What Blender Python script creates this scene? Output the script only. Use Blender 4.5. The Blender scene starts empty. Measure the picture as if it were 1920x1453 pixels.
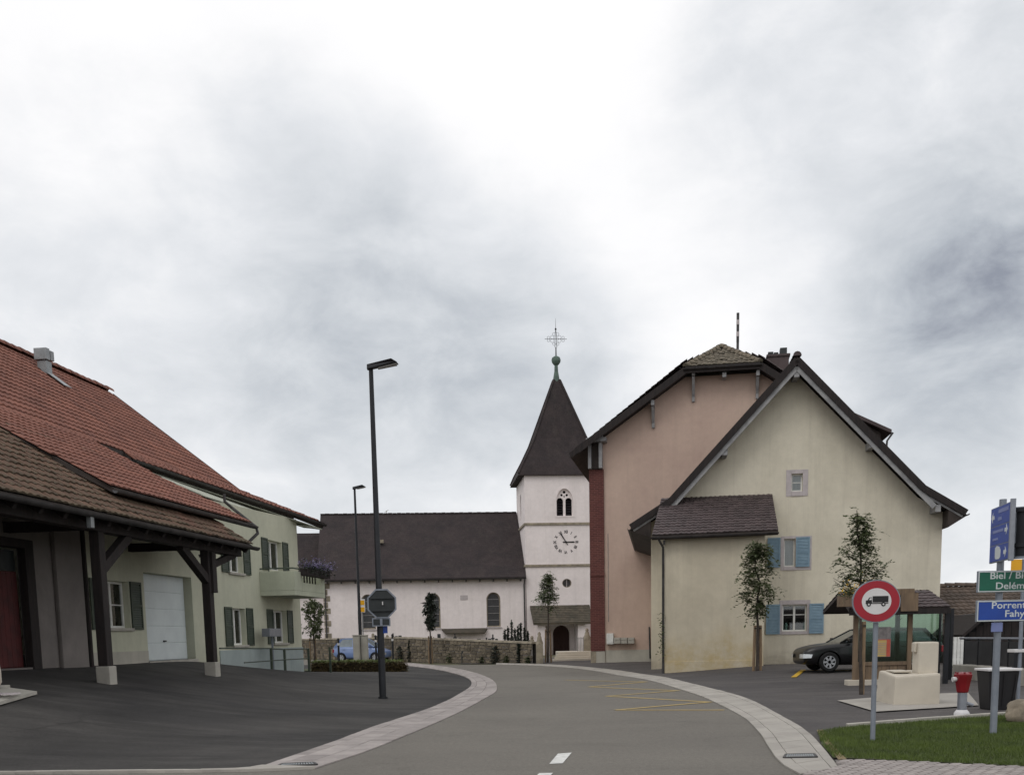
import bpy, bmesh, math, random
import numpy as np
from mathutils import Vector, Matrix, noise as mnoise
from mathutils.geometry import tessellate_polygon
random.seed(7)
RNG = np.random.default_rng(7)
scene = bpy.context.scene
COL = scene.collection
rad = math.radians

# ------------------------------------------------------------------ camera
FOC, CX, CY = 2000.0, 960.0, 1471.0            # in pixels of the 1920 wide photograph
PITCH, ROLL, EYE = rad(8.0), -0.02, 1.5
CROT = Matrix.Rotation(math.pi/2 - PITCH, 3, 'X') @ Matrix.Rotation(ROLL, 3, 'Z')
CPOS = Vector((0, 0, EYE))
cam_data = bpy.data.cameras.new('camera')
cam = bpy.data.objects.new('camera', cam_data)
COL.objects.link(cam)
cam_data.sensor_width = 36.0
cam_data.sensor_fit = 'HORIZONTAL'
cam_data.lens = 36.0*FOC/1920.0
cam_data.shift_y = (CY - 726.5)/1920.0
cam_data.clip_start = 0.1
cam_data.clip_end = 3000
cam.matrix_world = Matrix.Translation(CPOS) @ CROT.to_4x4()
scene.camera = cam

def ray(px, py):
    return CROT @ Vector(((px-CX)/FOC, -(py-CY)/FOC, -1.0))
def P(px, py, Y):
    d = ray(px, py); return CPOS + d*(Y/d.y)
def G(px, py, z=0.0):
    d = ray(px, py); return CPOS + d*((z-EYE)/d.z)
def project(p):
    q = CROT.transposed() @ (Vector(p) - CPOS)
    return (CX + FOC*q.x/-q.z, CY - FOC*q.y/-q.z, -q.z)

# ------------------------------------------------------------------ sky and sun
SUN_AZ, SUN_EL = rad(215.0), rad(48.0)         # from behind the camera, to the left
scene.view_settings.view_transform = 'Standard'
scene.view_settings.look = 'None'
scene.view_settings.exposure = 0.14
scene.view_settings.gamma = 1.0
scene.view_settings.use_curve_mapping = False
world = bpy.data.worlds.new('World'); scene.world = world
world.use_nodes = True

class NT:
    """small helper for node trees"""
    def __init__(self, tree): self.t = tree; self.n = tree.nodes; self.l = tree.links
    def add(self, typ, **kw):
        n = self.n.new(typ)
        for k, v in kw.items():
            if k.startswith('i_'):
                key = k[2:]; key = int(key) if key.isdigit() else key.replace('_', ' ')
                n.inputs[key].default_value = v
            else: setattr(n, k, v)
        return n
    def link(self, a, b): self.l.new(a, b)
    def math(self, op, a, b=None, clamp=False):
        n = self.n.new('ShaderNodeMath'); n.operation = op; n.use_clamp = clamp
        for i, v in enumerate((a, b)):
            if v is None: continue
            if isinstance(v, (int, float)): n.inputs[i].default_value = v
            else: self.l.new(v, n.inputs[i])
        return n.outputs[0]
    def mix(self, fac, a, b, blend='MIX'):
        n = self.n.new('ShaderNodeMix'); n.data_type = 'RGBA'; n.blend_type = blend
        for i, v in ((0, fac), (6, a), (7, b)):
            if isinstance(v, (int, float)): n.inputs[i].default_value = v
            elif isinstance(v, (tuple, list)): n.inputs[i].default_value = (*v[:3], 1)
            else: self.l.new(v, n.inputs[i])
        return n.outputs[2]
    def maprange(self, v, a, b, c, d, smooth=False):
        n = self.n.new('ShaderNodeMapRange'); n.clamp = True
        if smooth: n.interpolation_type = 'SMOOTHSTEP'
        self.l.new(v, n.inputs[0])
        for i, x in enumerate((a, b, c, d)): n.inputs[i+1].default_value = x
        return n.outputs[0]
    def noise(self, vec, scale, detail=4, rough=.55, dist=0.0):
        n = self.n.new('ShaderNodeTexNoise')
        n.inputs['Scale'].default_value = scale; n.inputs['Detail'].default_value = detail
        n.inputs['Roughness'].default_value = rough; n.inputs['Distortion'].default_value = dist
        if vec is not None: self.l.new(vec, n.inputs['Vector'])
        return n.outputs[0]

def build_sky():
    W = NT(world.node_tree); W.n.clear()
    out = W.add('ShaderNodeOutputWorld'); bg = W.add('ShaderNodeBackground')
    bg.inputs['Strength'].default_value = 0.1
    W.link(bg.outputs[0], out.inputs[0])
    sky = W.add('ShaderNodeTexSky'); sky.sky_type = 'NISHITA'; sky.sun_disc = False
    sky.sun_elevation = SUN_EL; sky.sun_rotation = SUN_AZ
    tc = W.add('ShaderNodeTexCoord'); gen = tc.outputs['Generated']
    sep = W.add('ShaderNodeSeparateXYZ'); W.link(gen, sep.inputs[0])
    # cloud texture on the view direction, flattened a little like real cumulus
    mp = W.add('ShaderNodeMapping'); mp.inputs['Scale'].default_value = (1.0, 1.0, 1.7); W.link(gen, mp.inputs[0])
    n1 = W.noise(mp.outputs[0], 4.2, 9, .56, .25)
    n2 = W.noise(mp.outputs[0], 10.5, 8, .58, .35)
    n3 = W.noise(mp.outputs[0], 26.0, 6, .6, .2)
    shape = W.math('ADD', W.math('ADD', W.math('MULTIPLY', W.math('SUBTRACT', n1, .5), .80), W.math('MULTIPLY', W.math('SUBTRACT', n2, .5), .46)), W.math('MULTIPLY', W.math('SUBTRACT', n3, .5), .16))
    # the cloud masses of this day: (pixel x, y), angular radius, darkness (+ grey, - white)
    masses = [((900, 310), 11.0, .22), ((1130, 420), 9.0, .18), ((560, 480), 9.0, .16), ((300, 430), 10.0, .34), ((90, 420), 7.0, .12), ((740, 530), 8.0, .18),
              ((1720, 90), 10.0, .44), ((1760, 730), 7.5, .44), ((1930, 420), 7.0, .30), ((1560, 60), 6.0, .16), ((1900, 640), 6.0, .25),
              ((560, 120), 13.0, -.36), ((1180, 40), 11.0, -.34), ((980, 40), 10, -.12), ((1795, 280), 4.2, -.28), ((1420, 520), 6.0, -.16),
              ((80, 560), 6.0, -.14), ((420, 800), 8.0, .10), ((850, 860), 9.0, .22), ((1650, 560), 3.5, -.10), ((1850, 930), 6.0, -.08),
              ((840, 620), 7.5, .12), ((1280, 600), 6.0, -.14), ((200, 150), 9.0, -.14)]
    acc = None
    for (px, py), r, amt in masses:
        d = ray(px, py).normalized()
        vm = W.add('ShaderNodeVectorMath', operation='DOT_PRODUCT'); W.link(gen, vm.inputs[0]); vm.inputs[1].default_value = d
        v = W.maprange(vm.outputs['Value'], math.cos(rad(r*1.45)), 1.0, 0.0, amt*.62, True)
        acc = v if acc is None else W.math('ADD', acc, v)
    ragged = W.math('ADD', W.math('MULTIPLY', W.math('SUBTRACT', n2, .5), 1.5), .95)
    tot = W.math('ADD', W.math('MULTIPLY', shape, .56), W.math('MULTIPLY', acc, ragged))
    ramp = W.add('ShaderNodeValToRGB'); e = ramp.color_ramp.elements
    W.link(W.maprange(tot, -.45, .80, 0, 1), ramp.inputs[0])
    stops = [(0.0, (10.6, 10.5, 10.4)), (.30, (9.3, 9.25, 9.3)), (.46, (7.5, 7.65, 7.9)), (.62, (6.1, 6.35, 6.65)), (.80, (4.6, 4.9, 5.3)), (1.0, (2.7, 2.9, 3.4))]
    while len(e) < len(stops): e.new(.5)
    for el, (p, c) in zip(e, stops): el.position = p; el.color = (*c, 1)
    col = W.mix(0.955, sky.outputs[0], ramp.outputs[0])
    W.link(col, bg.inputs['Color'])
build_sky()
sun_data = bpy.data.lights.new('sun', 'SUN'); sun_data.energy = 0.55; sun_data.angle = rad(28); sun_data.color = (1.0, .965, .91)
sun = bpy.data.objects.new('sun', sun_data); COL.objects.link(sun)
sd = Vector((math.sin(SUN_AZ)*math.cos(SUN_EL), math.cos(SUN_AZ)*math.cos(SUN_EL), math.sin(SUN_EL)))
sun.rotation_euler = sd.to_track_quat('Z', 'Y').to_euler()

# ------------------------------------------------------------------ materials
def lin(c):
    return tuple(((v/255)/12.92 if v/255 <= .04045 else ((v/255+.055)/1.055)**2.4) for v in c)

def new_mat(name):
    m = bpy.data.materials.new(name); m.use_nodes = True
    t = NT(m.node_tree); b = t.n['Principled BSDF']
    return m, t, b

def mat(name, c1, c2=None, scale=6.0, rough=.8, bump=0.0, bscale=60.0, metal=0.0, detail=5, per_object=0.0, spec=None, fine=.0, lo=.35, hi=.65, coat=0.0, vec='Object', stretch=None):
    """procedural surface: two tones blended by noise, fine grain, relief, a change of tone from piece to piece"""
    m, t, b = new_mat(name)
    c1 = lin(c1); c2 = lin(c2) if c2 else tuple(x*.8 for x in c1)
    tc = t.add('ShaderNodeTexCoord'); v = tc.outputs[vec]
    if stretch:
        mp = t.add('ShaderNodeMapping'); mp.inputs['Scale'].default_value = stretch; t.link(v, mp.inputs[0]); v = mp.outputs[0]
    n = t.noise(v, scale, detail, .6)
    col = t.mix(t.maprange(n, lo, hi, 0, 1), c1, c2)
    if fine:
        g = t.noise(v, bscale*1.7, 3, .7)
        k = t.maprange(g, .25, .75, 1-fine, 1+fine)
        cc = t.add('ShaderNodeCombineXYZ'); [t.link(k, cc.inputs[i]) for i in range(3)]
        col = t.mix(1.0, col, cc.outputs[0], 'MULTIPLY')
    if per_object:
        oi = t.add('ShaderNodeObjectInfo'); at = t.add('ShaderNodeAttribute', attribute_name='rnd')
        r = t.math('FRACT', t.math('ADD', oi.outputs['Random'], at.outputs['Fac']))
        k = t.maprange(r, 0, 1, 1-per_object, 1+per_object)
        cc = t.add('ShaderNodeCombineXYZ'); [t.link(k, cc.inputs[i]) for i in range(3)]
        col = t.mix(1.0, col, cc.outputs[0], 'MULTIPLY')
    t.link(col, b.inputs['Base Color'])
    b.inputs['Roughness'].default_value = rough; b.inputs['Metallic'].default_value = metal
    if spec is not None: b.inputs['Specular IOR Level'].default_value = spec
    if coat: b.inputs['Coat Weight'].default_value = coat; b.inputs['Coat Roughness'].default_value = .05
    if bump:
        bp = t.add('ShaderNodeBump'); bp.inputs['Strength'].default_value = bump; bp.inputs['Distance'].default_value = .02
        t.link(t.noise(v, bscale, 4, .65), bp.inputs['Height']); t.link(bp.outputs[0], b.inputs['Normal'])
    return m

def plaster(name, c1, c2, streak=None, streak_amt=.35, base=None, base_h=1.5, bump=.35):
    """old render: cloudy tone, vertical rain streaks, low blotches (stains, on some walls painted contact shade), rough grain"""
    m, t, b = new_mat(name)
    tc = t.add('ShaderNodeTexCoord'); v = tc.outputs['Object']
    col = t.mix(t.maprange(t.noise(v, .55, 6, .62, .4), .34, .66, 0, 1), lin(c1), lin(c2))
    mp = t.add('ShaderNodeMapping'); mp.inputs['Scale'].default_value = (1.7, 1.7, .10); t.link(v, mp.inputs[0])
    if streak:
        s = t.maprange(t.noise(mp.outputs[0], 1.3, 8, .72, .2), .49, .82, 0, streak_amt*.8)
        col = t.mix(s, col, lin(streak))
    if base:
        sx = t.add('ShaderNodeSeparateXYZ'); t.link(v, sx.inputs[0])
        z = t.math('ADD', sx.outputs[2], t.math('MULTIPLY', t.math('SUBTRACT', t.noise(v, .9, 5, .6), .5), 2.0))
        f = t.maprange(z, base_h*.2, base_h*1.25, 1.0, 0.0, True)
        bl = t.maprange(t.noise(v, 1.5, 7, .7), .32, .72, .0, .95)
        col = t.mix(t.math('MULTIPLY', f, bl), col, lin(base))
    g = t.math('MULTIPLY', t.maprange(t.noise(v, 38, 4, .7), .25, .75, .93, 1.07), t.maprange(t.noise(v, 3.5, 6, .68), .3, .7, .945, 1.05))
    cc = t.add('ShaderNodeCombineXYZ'); [t.link(g, cc.inputs[i]) for i in range(3)]
    col = t.mix(1.0, col, cc.outputs[0], 'MULTIPLY')
    t.link(col, b.inputs['Base Color']); b.inputs['Roughness'].default_value = .93; b.inputs['Specular IOR Level'].default_value = .2
    bp = t.add('ShaderNodeBump'); bp.inputs['Strength'].default_value = bump; bp.inputs['Distance'].default_value = .012
    t.link(t.math('ADD', t.noise(v, 55, 5, .7), t.math('MULTIPLY', t.noise(v, 2.2, 3, .5), 1.5)), bp.inputs['Height']); t.link(bp.outputs[0], b.inputs['Normal'])
    return m

def asphalt(name, c1, c2, patch=.5, crack=None):
    m, t, b = new_mat(name)
    tc = t.add('ShaderNodeTexCoord'); v = tc.outputs['Object']
    col = t.mix(t.maprange(t.noise(v, .22, 7, .62, .6), .36, .64, 0, 1), lin(c1), lin(c2))
    mp = t.add('ShaderNodeMapping'); mp.inputs['Scale'].default_value = (.35, 1.6, 1); mp.inputs['Rotation'].default_value = (0, 0, .5); t.link(v, mp.inputs[0])
    w = t.maprange(t.noise(mp.outputs[0], 1.1, 6, .6, .3), .3, .7, 1-.16*patch, 1+.16*patch)
    g = t.maprange(t.noise(v, 85, 3, .8), .25, .75, .62, 1.38)
    g2 = t.maprange(t.noise(v, 17, 4, .7), .25, .75, .80, 1.20)
    k = t.math('MULTIPLY', t.math('MULTIPLY', w, g), g2)
    mq = t.add('ShaderNodeMapping'); mq.inputs['Scale'].default_value = (.5, 3.2, 1); mq.inputs['Rotation'].default_value = (0, 0, -.35); t.link(v, mq.inputs[0])
    k = t.math('MULTIPLY', k, t.maprange(t.noise(mq.outputs[0], 1.4, 7, .66, .2), .55, .80, 1.0, 1.0+.38*patch))
    k = t.math('MULTIPLY', k, t.maprange(t.noise(v, .8, 6, .7, .5), .54, .72, 1.0, .84))
    if crack:
        vo = t.add('ShaderNodeTexVoronoi', feature='DISTANCE_TO_EDGE'); vo.inputs['Scale'].default_value = crack
        wv = t.add('ShaderNodeMapping'); t.link(v, wv.inputs[0])
        nn = t.add('ShaderNodeTexNoise'); nn.inputs['Scale'].default_value = 1.6; nn.inputs['Detail'].default_value = 5; t.link(v, nn.inputs['Vector'])
        mx = t.add('ShaderNodeMix', data_type='VECTOR'); mx.inputs[0].default_value = .35
        t.link(v, mx.inputs[4]); t.link(nn.outputs['Color'], mx.inputs[5]); t.link(mx.outputs[1], vo.inputs['Vector'])
        keep = t.maprange(t.noise(v, .4, 2), .5, .6, 0, 1)
        cr = t.math('MULTIPLY', t.maprange(vo.outputs['Distance'], 0, .012, .3, 0), keep)
        k = t.math('MULTIPLY', k, t.math('SUBTRACT', 1.0, cr))
    cc = t.add('ShaderNodeCombineXYZ'); [t.link(k, cc.inputs[i]) for i in range(3)]
    col = t.mix(1.0, col, cc.outputs[0], 'MULTIPLY')
    t.link(col, b.inputs['Base Color']); b.inputs['Roughness'].default_value = .9; b.inputs['Specular IOR Level'].default_value = .25
    bp = t.add('ShaderNodeBump'); bp.inputs['Strength'].default_value = .5; bp.inputs['Distance'].default_value = .01
    t.link(t.noise(v, 120, 3, .7), bp.inputs['Height']); t.link(bp.outputs[0], b.inputs['Normal'])
    return m

def leafmat(name, c1, c2, trans=.25):
    m, t, b = new_mat(name)
    at = t.add('ShaderNodeAttribute', attribute_name='rnd')
    tc = t.add('ShaderNodeTexCoord')
    f = t.math('ADD', t.math('MULTIPLY', at.outputs['Fac'], .7), t.math('MULTIPLY', t.noise(tc.outputs['Object'], 3.0, 3), .4), True)
    col = t.mix(f, lin(c1), lin(c2)); t.link(col, b.inputs['Base Color'])
    b.inputs['Roughness'].default_value = .6
    tr = t.add('ShaderNodeBsdfTranslucent'); t.link(col, tr.inputs[0])
    mx = t.add('ShaderNodeMixShader'); mx.inputs[0].default_value = trans
    t.link(b.outputs[0], mx.inputs[1]); t.link(tr.outputs[0], mx.inputs[2])
    t.link(mx.outputs[0], t.n['Material Output'].inputs[0])
    return m

def glassmat(name, tint=(220, 228, 225), refl=.05, dark=0.0):
    m, t, b = new_mat(name)
    tr = t.add('ShaderNodeBsdfTransparent'); tr.inputs[0].default_value = (*lin(tint), 1)
    gl = t.add('ShaderNodeBsdfGlossy'); gl.inputs['Roughness'].default_value = .03
    fr = t.add('ShaderNodeFresnel'); fr.inputs[0].default_value = 1.5
    k = t.math('ADD', fr.outputs[0], refl, True)
    mx = t.add('ShaderNodeMixShader'); t.link(k, mx.inputs[0]); t.link(tr.outputs[0], mx.inputs[1]); t.link(gl.outputs[0], mx.inputs[2])
    t.link(mx.outputs[0], t.n['Material Output'].inputs[0])
    return m

M = {}
M['road'] = asphalt('road_asphalt', (106, 102, 96), (114, 110, 103), .25)
M['fore'] = asphalt('forecourt_asphalt', (44, 43, 43), (68, 66, 64), 1.7, .35)
M['park'] = asphalt('parking_asphalt', (74, 71, 71), (88, 84, 82), 1.0)
M['earth'] = mat('earth', (92, 84, 66), (76, 80, 52), .8, .95, .4, 30)
M['slab'] = mat('pale_stone_slab', (166, 161, 153), (148, 143, 136), 1.2, .85, .25, 70, per_object=.07, fine=.10)
M['sett'] = mat('pink_grey_sett', (158, 150, 146), (140, 133, 130), 3, .85, .3, 60, per_object=.16, fine=.1)
M['joint'] = mat('joint_mortar', (112, 106, 102), (92, 88, 84), 4, .95, .3, 50)
M['white_line'] = mat('white_road_paint', (222, 222, 218), (190, 190, 186), 9, .7, .2, 80, fine=.12)
M['yellow_line'] = mat('worn_yellow_paint', (176, 150, 86), (142, 128, 94), 5, .8, .2, 80, fine=.25, lo=.3, hi=.7)
M['yellow_fresh'] = mat('yellow_paint', (205, 165, 30), (175, 140, 40), 6, .7, .1, 60)
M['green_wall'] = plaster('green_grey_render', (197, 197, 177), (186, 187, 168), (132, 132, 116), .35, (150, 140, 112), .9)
M['socle'] = plaster('blue_grey_socle', (164, 174, 172), (150, 160, 160), (120, 126, 124), .3)
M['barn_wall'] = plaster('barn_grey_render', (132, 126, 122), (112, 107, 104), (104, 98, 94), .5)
M['cream'] = plaster('cream_render', (216, 209, 191), (204, 197, 179), (150, 142, 128), .45, (158, 148, 130), .7)  # grey-brown blotches at the foot paint in contact shade
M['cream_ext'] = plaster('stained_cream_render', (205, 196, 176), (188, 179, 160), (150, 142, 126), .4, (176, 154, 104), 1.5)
M['pink'] = plaster('pink_render', (198, 175, 160), (188, 164, 151), (150, 130, 120), .35, (156, 142, 128), .9)  # low base tone stands in for contact shade at the ground
M['white_wall'] = plaster('church_white_render', (236, 227, 225), (226, 217, 215), (174, 168, 160), .34, (180, 172, 160), .8)  # contact shade along the wall foot is put into the base colour
M['base_grey'] = plaster('grey_base_render', (188, 184, 172), (168, 164, 154), (130, 126, 118), .4)
M['brick_red'] = None
M['tile_red'] = mat('red_clay_tile', (128, 82, 67), (110, 70, 59), 1.3, .8, .3, 40, per_object=.22, fine=.12)
M['tile_old'] = mat('old_mossy_tile', (98, 70, 57), (74, 66, 50), .9, .88, .4, 35, per_object=.22, fine=.15, lo=.38, hi=.6)
M['tile_dark'] = mat('dark_brown_tile', (78, 66, 66), (64, 54, 54), 1.5, .75, .3, 40, per_object=.25, fine=.12)
M['tile_moss'] = mat('mossy_grey_tile', (118, 106, 92), (84, 80, 66), 2.0, .9, .4, 35, per_object=.25, fine=.15)
M['under'] = mat('roof_boarding', (66, 58, 54), (48, 42, 40), 2, .9, .2, 30)
M['soffit'] = mat('pale_soffit_boards', (170, 172, 158), (150, 152, 140), 2, .85, .15, 40)
M['timber_dark'] = mat('dark_old_timber', (44, 36, 34), (28, 24, 24), 3, .85, .5, 25, stretch=(6, 6, .6))
M['timber_grey'] = mat('grey_painted_wood', (156, 156, 156), (128, 128, 130), 3, .8, .3, 30)
M['timber_new'] = mat('shelter_timber', (126, 106, 84), (102, 86, 70), 2, .8, .3, 30, stretch=(5, 5, .6))
M['stake'] = mat('stake_wood', (140, 118, 92), (110, 92, 72), 4, .85, .3, 40, stretch=(8, 8, .8))
M['bark'] = mat('young_bark', (74, 66, 58), (52, 46, 42), 12, .9, .4, 60)
M['shutter_green'] = mat('grey_green_shutter_paint', (68, 78, 66), (56, 66, 56), 4, .6, .15, 40)
M['shutter_blue'] = mat('blue_shutter_paint', (128, 154, 170), (114, 140, 158), 5, .65, .15, 40)
M['white_paint'] = mat('white_window_paint', (226, 226, 222), (210, 210, 206), 6, .5)
M['garage'] = mat('pale_garage_door', (214, 222, 222), (204, 212, 213), 2, .5)
M['barn_red'] = mat('red_barn_paint', (84, 28, 28), (62, 22, 22), 3, .7, .2, 30)
M['surround'] = mat('lilac_grey_surround', (190, 182, 182), (174, 166, 166), 5, .9, .2, 60)
M['sandstone'] = mat('old_sandstone', (160, 150, 132), (126, 118, 104), 3, .92, .5, 30, fine=.12)
M['stone'] = mat('wall_stone', (124, 112, 94), (80, 75, 65), 3, .92, .6, 30, per_object=.38, fine=.18)
M['concrete'] = mat('pale_concrete', (200, 192, 177), (186, 178, 164), 1.4, .9, .2, 60, fine=.06)
M['concrete_grey'] = mat('grey_concrete', (178, 174, 164), (156, 152, 144), 2, .9, .25, 50, fine=.08)
M['balcony'] = plaster('balcony_concrete', (188, 192, 172), (172, 176, 158), (124, 124, 108), .5)
M['steel'] = mat('galvanised_steel', (150, 154, 162), (134, 138, 146), 5, .45, .1, 50, metal=.6)
M['steel_pole'] = mat('grey_pole_paint', (136, 142, 152), (120, 126, 136), 4, .5, .1, 50, metal=.25)
M['dark_metal'] = mat('dark_blue_grey_metal', (34, 36, 41), (26, 28, 32), 3, .5, .1, 40, metal=.3)
M['lamp_glass'] = mat('lamp_diffuser', (150, 150, 145), (130, 130, 126), 4, .3)
M['gutter'] = mat('weathered_gutter_metal', (78, 76, 76), (56, 54, 54), 3, .6, .1, 40, metal=.4)
M['gutter_pale'] = mat('pale_zinc', (150, 154, 156), (128, 132, 134), 4, .5, .1, 40, metal=.4)
M['black'] = mat('matt_black', (16, 16, 18), (12, 12, 14), 4, .9)
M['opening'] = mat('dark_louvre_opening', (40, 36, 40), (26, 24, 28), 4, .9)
M['leaded'] = mat('leaded_window', (66, 66, 68), (50, 52, 54), 9, .35, .2, 20)
M['door_wood'] = mat('red_brown_door', (70, 44, 40), (52, 34, 32), 4, .7, .2, 30, stretch=(8, 8, 1))
M['copper'] = mat('green_copper', (92, 112, 102), (72, 88, 82), 3, .7, .1, 40)
M['iron'] = mat('wrought_iron', (52, 52, 54), (40, 40, 42), 5, .6, 0, 40, metal=.4)
M['iron_grey'] = mat('grey_wrought_iron', (150, 148, 148), (120, 118, 118), 5, .6, 0, 40, metal=.3)
M['red_paint'] = mat('red_enamel', (128, 20, 30), (112, 16, 26), 3, .35, spec=.5)
M['sign_red'] = mat('sign_red', (158, 20, 40), (148, 18, 38), 5, .4)
M['sign_white'] = mat('sign_white', (214, 212, 212), (204, 202, 202), 5, .4)
M['sign_blue'] = mat('sign_blue', (26, 70, 160), (24, 64, 150), 5, .4)
M['sign_blue2'] = mat('sign_blue_shaded', (34, 70, 158), (30, 64, 148), 5, .4)
M['sign_green'] = mat('sign_green', (14, 100, 78), (12, 92, 72), 5, .4)
M['sign_yellow'] = mat('sign_yellow', (232, 170, 20), (220, 160, 20), 5, .4)
M['sign_black'] = mat('sign_black', (18, 18, 22), (14, 14, 18), 5, .5)
M['sign_back'] = mat('sign_back_grey', (54, 58, 59), (42, 46, 47), 4, .6, metal=.2)
M['sign_text'] = mat('sign_lettering', (206, 212, 214), (198, 204, 206), 5, .4)
M['sign_ghost'] = mat('worn_sign_lettering', (120, 130, 176), (110, 122, 170), 5, .5)
M['car_black'] = mat('black_car_paint', (12, 12, 15), (9, 9, 11), 3, .35, spec=.4, coat=.25)
M['car_blue'] = mat('blue_car_paint', (112, 134, 178), (104, 126, 170), 3, .3, spec=.5, coat=.8)
M['tyre'] = mat('tyre_rubber', (24, 24, 25), (18, 18, 19), 8, .9)
M['rim'] = mat('alloy_rim', (176, 178, 182), (158, 160, 164), 5, .35, metal=.2)
M['headlamp'] = mat('headlamp_glass', (210, 214, 216), (186, 190, 194), 8, .15, metal=.3)
M['car_glass'] = glassmat('car_glass', (120, 140, 134), .08)
M['car_glass_opaque'] = mat('car_window_glass', (54, 62, 64), (44, 52, 54), 3, .06, spec=.8)
M['car_glass_pale'] = mat('pale_reflection_window', (120, 130, 134), (100, 110, 114), 3, .05, spec=.9)  # light reflected in the glass is painted into this pale tone
M['pane'] = glassmat('window_glass', (240, 244, 244), .04)
M['shelter_glass'] = glassmat('greenish_shelter_glass', (206, 230, 221), .03)
M['curtain'] = mat('net_curtain', (206, 206, 204), (176, 178, 178), 4, .9, .3, 20, stretch=(14, 14, .4))
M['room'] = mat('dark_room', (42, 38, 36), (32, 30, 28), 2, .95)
M['leaf'] = leafmat('young_tree_leaf', (50, 60, 40), (112, 120, 84), .4)
M['leaf_pale'] = leafmat('pale_tree_leaf', (58, 72, 48), (122, 132, 98))
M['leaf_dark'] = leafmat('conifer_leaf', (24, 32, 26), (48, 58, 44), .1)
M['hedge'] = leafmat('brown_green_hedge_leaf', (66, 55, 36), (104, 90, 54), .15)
M['hedge_top'] = leafmat('green_hedge_shoot', (74, 86, 42), (112, 124, 66), .2)
M['grass'] = leafmat('grass_blade', (52, 66, 26), (102, 120, 50), .2)
M['turf'] = mat('turf_soil', (56, 66, 32), (70, 74, 40), 2.0, .95, .4, 40)
M['flower_y'] = leafmat('yellow_petal', (214, 164, 16), (240, 196, 40), .2)
M['flower_v'] = leafmat('violet_petal', (92, 84, 122), (140, 130, 168), .2)
M['poster_grey'] = mat('poster_grey', (140, 134, 132), (96, 92, 92), 6, .6)
M['poster_yellow'] = mat('poster_yellow', (190, 172, 96), (184, 140, 108), 3, .6)
M['poster_orange'] = mat('poster_orange', (190, 90, 66), (168, 66, 52), 4, .6)
M['bin'] = mat('dark_bin_plastic', (26, 25, 28), (20, 19, 22), 3, .7)
M['render_dark'] = mat('dark_fence_panel', (58, 58, 60), (46, 46, 48), 1.5, .85, .2, 30)
M['tile_porch'] = mat('dark_porch_tile', (86, 78, 66), (66, 62, 52), 1.5, .9, .4, 35, per_object=.2, fine=.15)
M['tile_brown'] = mat('weathered_brown_tile', (92, 78, 68), (74, 64, 56), .9, .88, .4, 35, per_object=.2, fine=.15)
M['dry_earth'] = mat('dry_worn_earth', (142, 122, 92), (110, 98, 70), 3.0, .95, .5, 40, fine=.2)
M['boulder'] = mat('boulder', (152, 140, 122), (96, 88, 76), 2.2, .9, .6, 14, fine=.15)

def brickmat():
    m, t, b = new_mat('red_brick')
    tc = t.add('ShaderNodeTexCoord')
    br = t.add('ShaderNodeTexBrick'); br.inputs['Scale'].default_value = 1.0
    br.inputs['Brick Width'].default_value = .26; br.inputs['Row Height'].default_value = .085; br.inputs['Mortar Size'].default_value = .012
    br.inputs['Color1'].default_value = (*lin((98, 58, 52)), 1); br.inputs['Color2'].default_value = (*lin((80, 48, 44)), 1); br.inputs['Mortar'].default_value = (*lin((120, 78, 72)), 1)
    mp = t.add('ShaderNodeMapping'); mp.inputs['Rotation'].default_value = (rad(90), 0, 0); t.link(tc.outputs['Object'], mp.inputs[0]); t.link(mp.outputs[0], br.inputs['Vector'])
    col = t.mix(t.maprange(t.noise(tc.outputs['Object'], 1.3, 5), .35, .65, 0, .35), br.outputs[0], lin((84, 40, 40)))
    t.link(col, b.inputs['Base Color']); b.inputs['Roughness'].default_value = .9
    bp = t.add('ShaderNodeBump'); bp.inputs['Strength'].default_value = .4; bp.inputs['Distance'].default_value = .01; t.link(br.outputs['Fac'], bp.inputs['Height']); bp.invert = True
    t.link(bp.outputs[0], b.inputs['Normal'])
    return m
M['brick_red'] = brickmat()

def churchroof():
    """small flat tiles too far away to tell apart: fine courses as relief and tone"""
    m, t, b = new_mat('church_roof_tile')
    tc = t.add('ShaderNodeTexCoord'); v = tc.outputs['Object']
    col = t.mix(t.maprange(t.noise(v, .7, 7, .65, .4), .34, .66, 0, 1), lin((61, 53, 53)), lin((49, 44, 45)))
    mp = t.add('ShaderNodeMapping'); mp.inputs['Scale'].default_value = (1.4, 1.4, .25); t.link(v, mp.inputs[0])
    col = t.mix(t.maprange(t.noise(mp.outputs[0], 1.2, 6, .7), .5, .75, 0, .45), col, lin((72, 66, 62)))
    g = t.math('MULTIPLY', t.maprange(t.noise(v, 11, 5, .8), .25, .75, .68, 1.32), t.maprange(t.noise(v, 2.6, 6, .7), .3, .7, .86, 1.14))
    cc = t.add('ShaderNodeCombineXYZ'); [t.link(g, cc.inputs[i]) for i in range(3)]
    col = t.mix(1.0, col, cc.outputs[0], 'MULTIPLY')
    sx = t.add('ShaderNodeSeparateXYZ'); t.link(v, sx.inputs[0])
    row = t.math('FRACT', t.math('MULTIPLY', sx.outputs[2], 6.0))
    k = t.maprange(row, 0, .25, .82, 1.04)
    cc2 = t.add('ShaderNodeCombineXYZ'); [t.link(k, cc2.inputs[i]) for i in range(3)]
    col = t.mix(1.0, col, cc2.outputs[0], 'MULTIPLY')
    t.link(col, b.inputs['Base Color']); b.inputs['Roughness'].default_value = .85; b.inputs['Specular IOR Level'].default_value = .25
    bp = t.add('ShaderNodeBump'); bp.inputs['Strength'].default_value = .6; bp.inputs['Distance'].default_value = .03
    t.link(t.math('ADD', row, t.noise(v, 14, 4, .7)), bp.inputs['Height']); t.link(bp.outputs[0], b.inputs['Normal'])
    return m
M['church_roof'] = churchroof()

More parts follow.
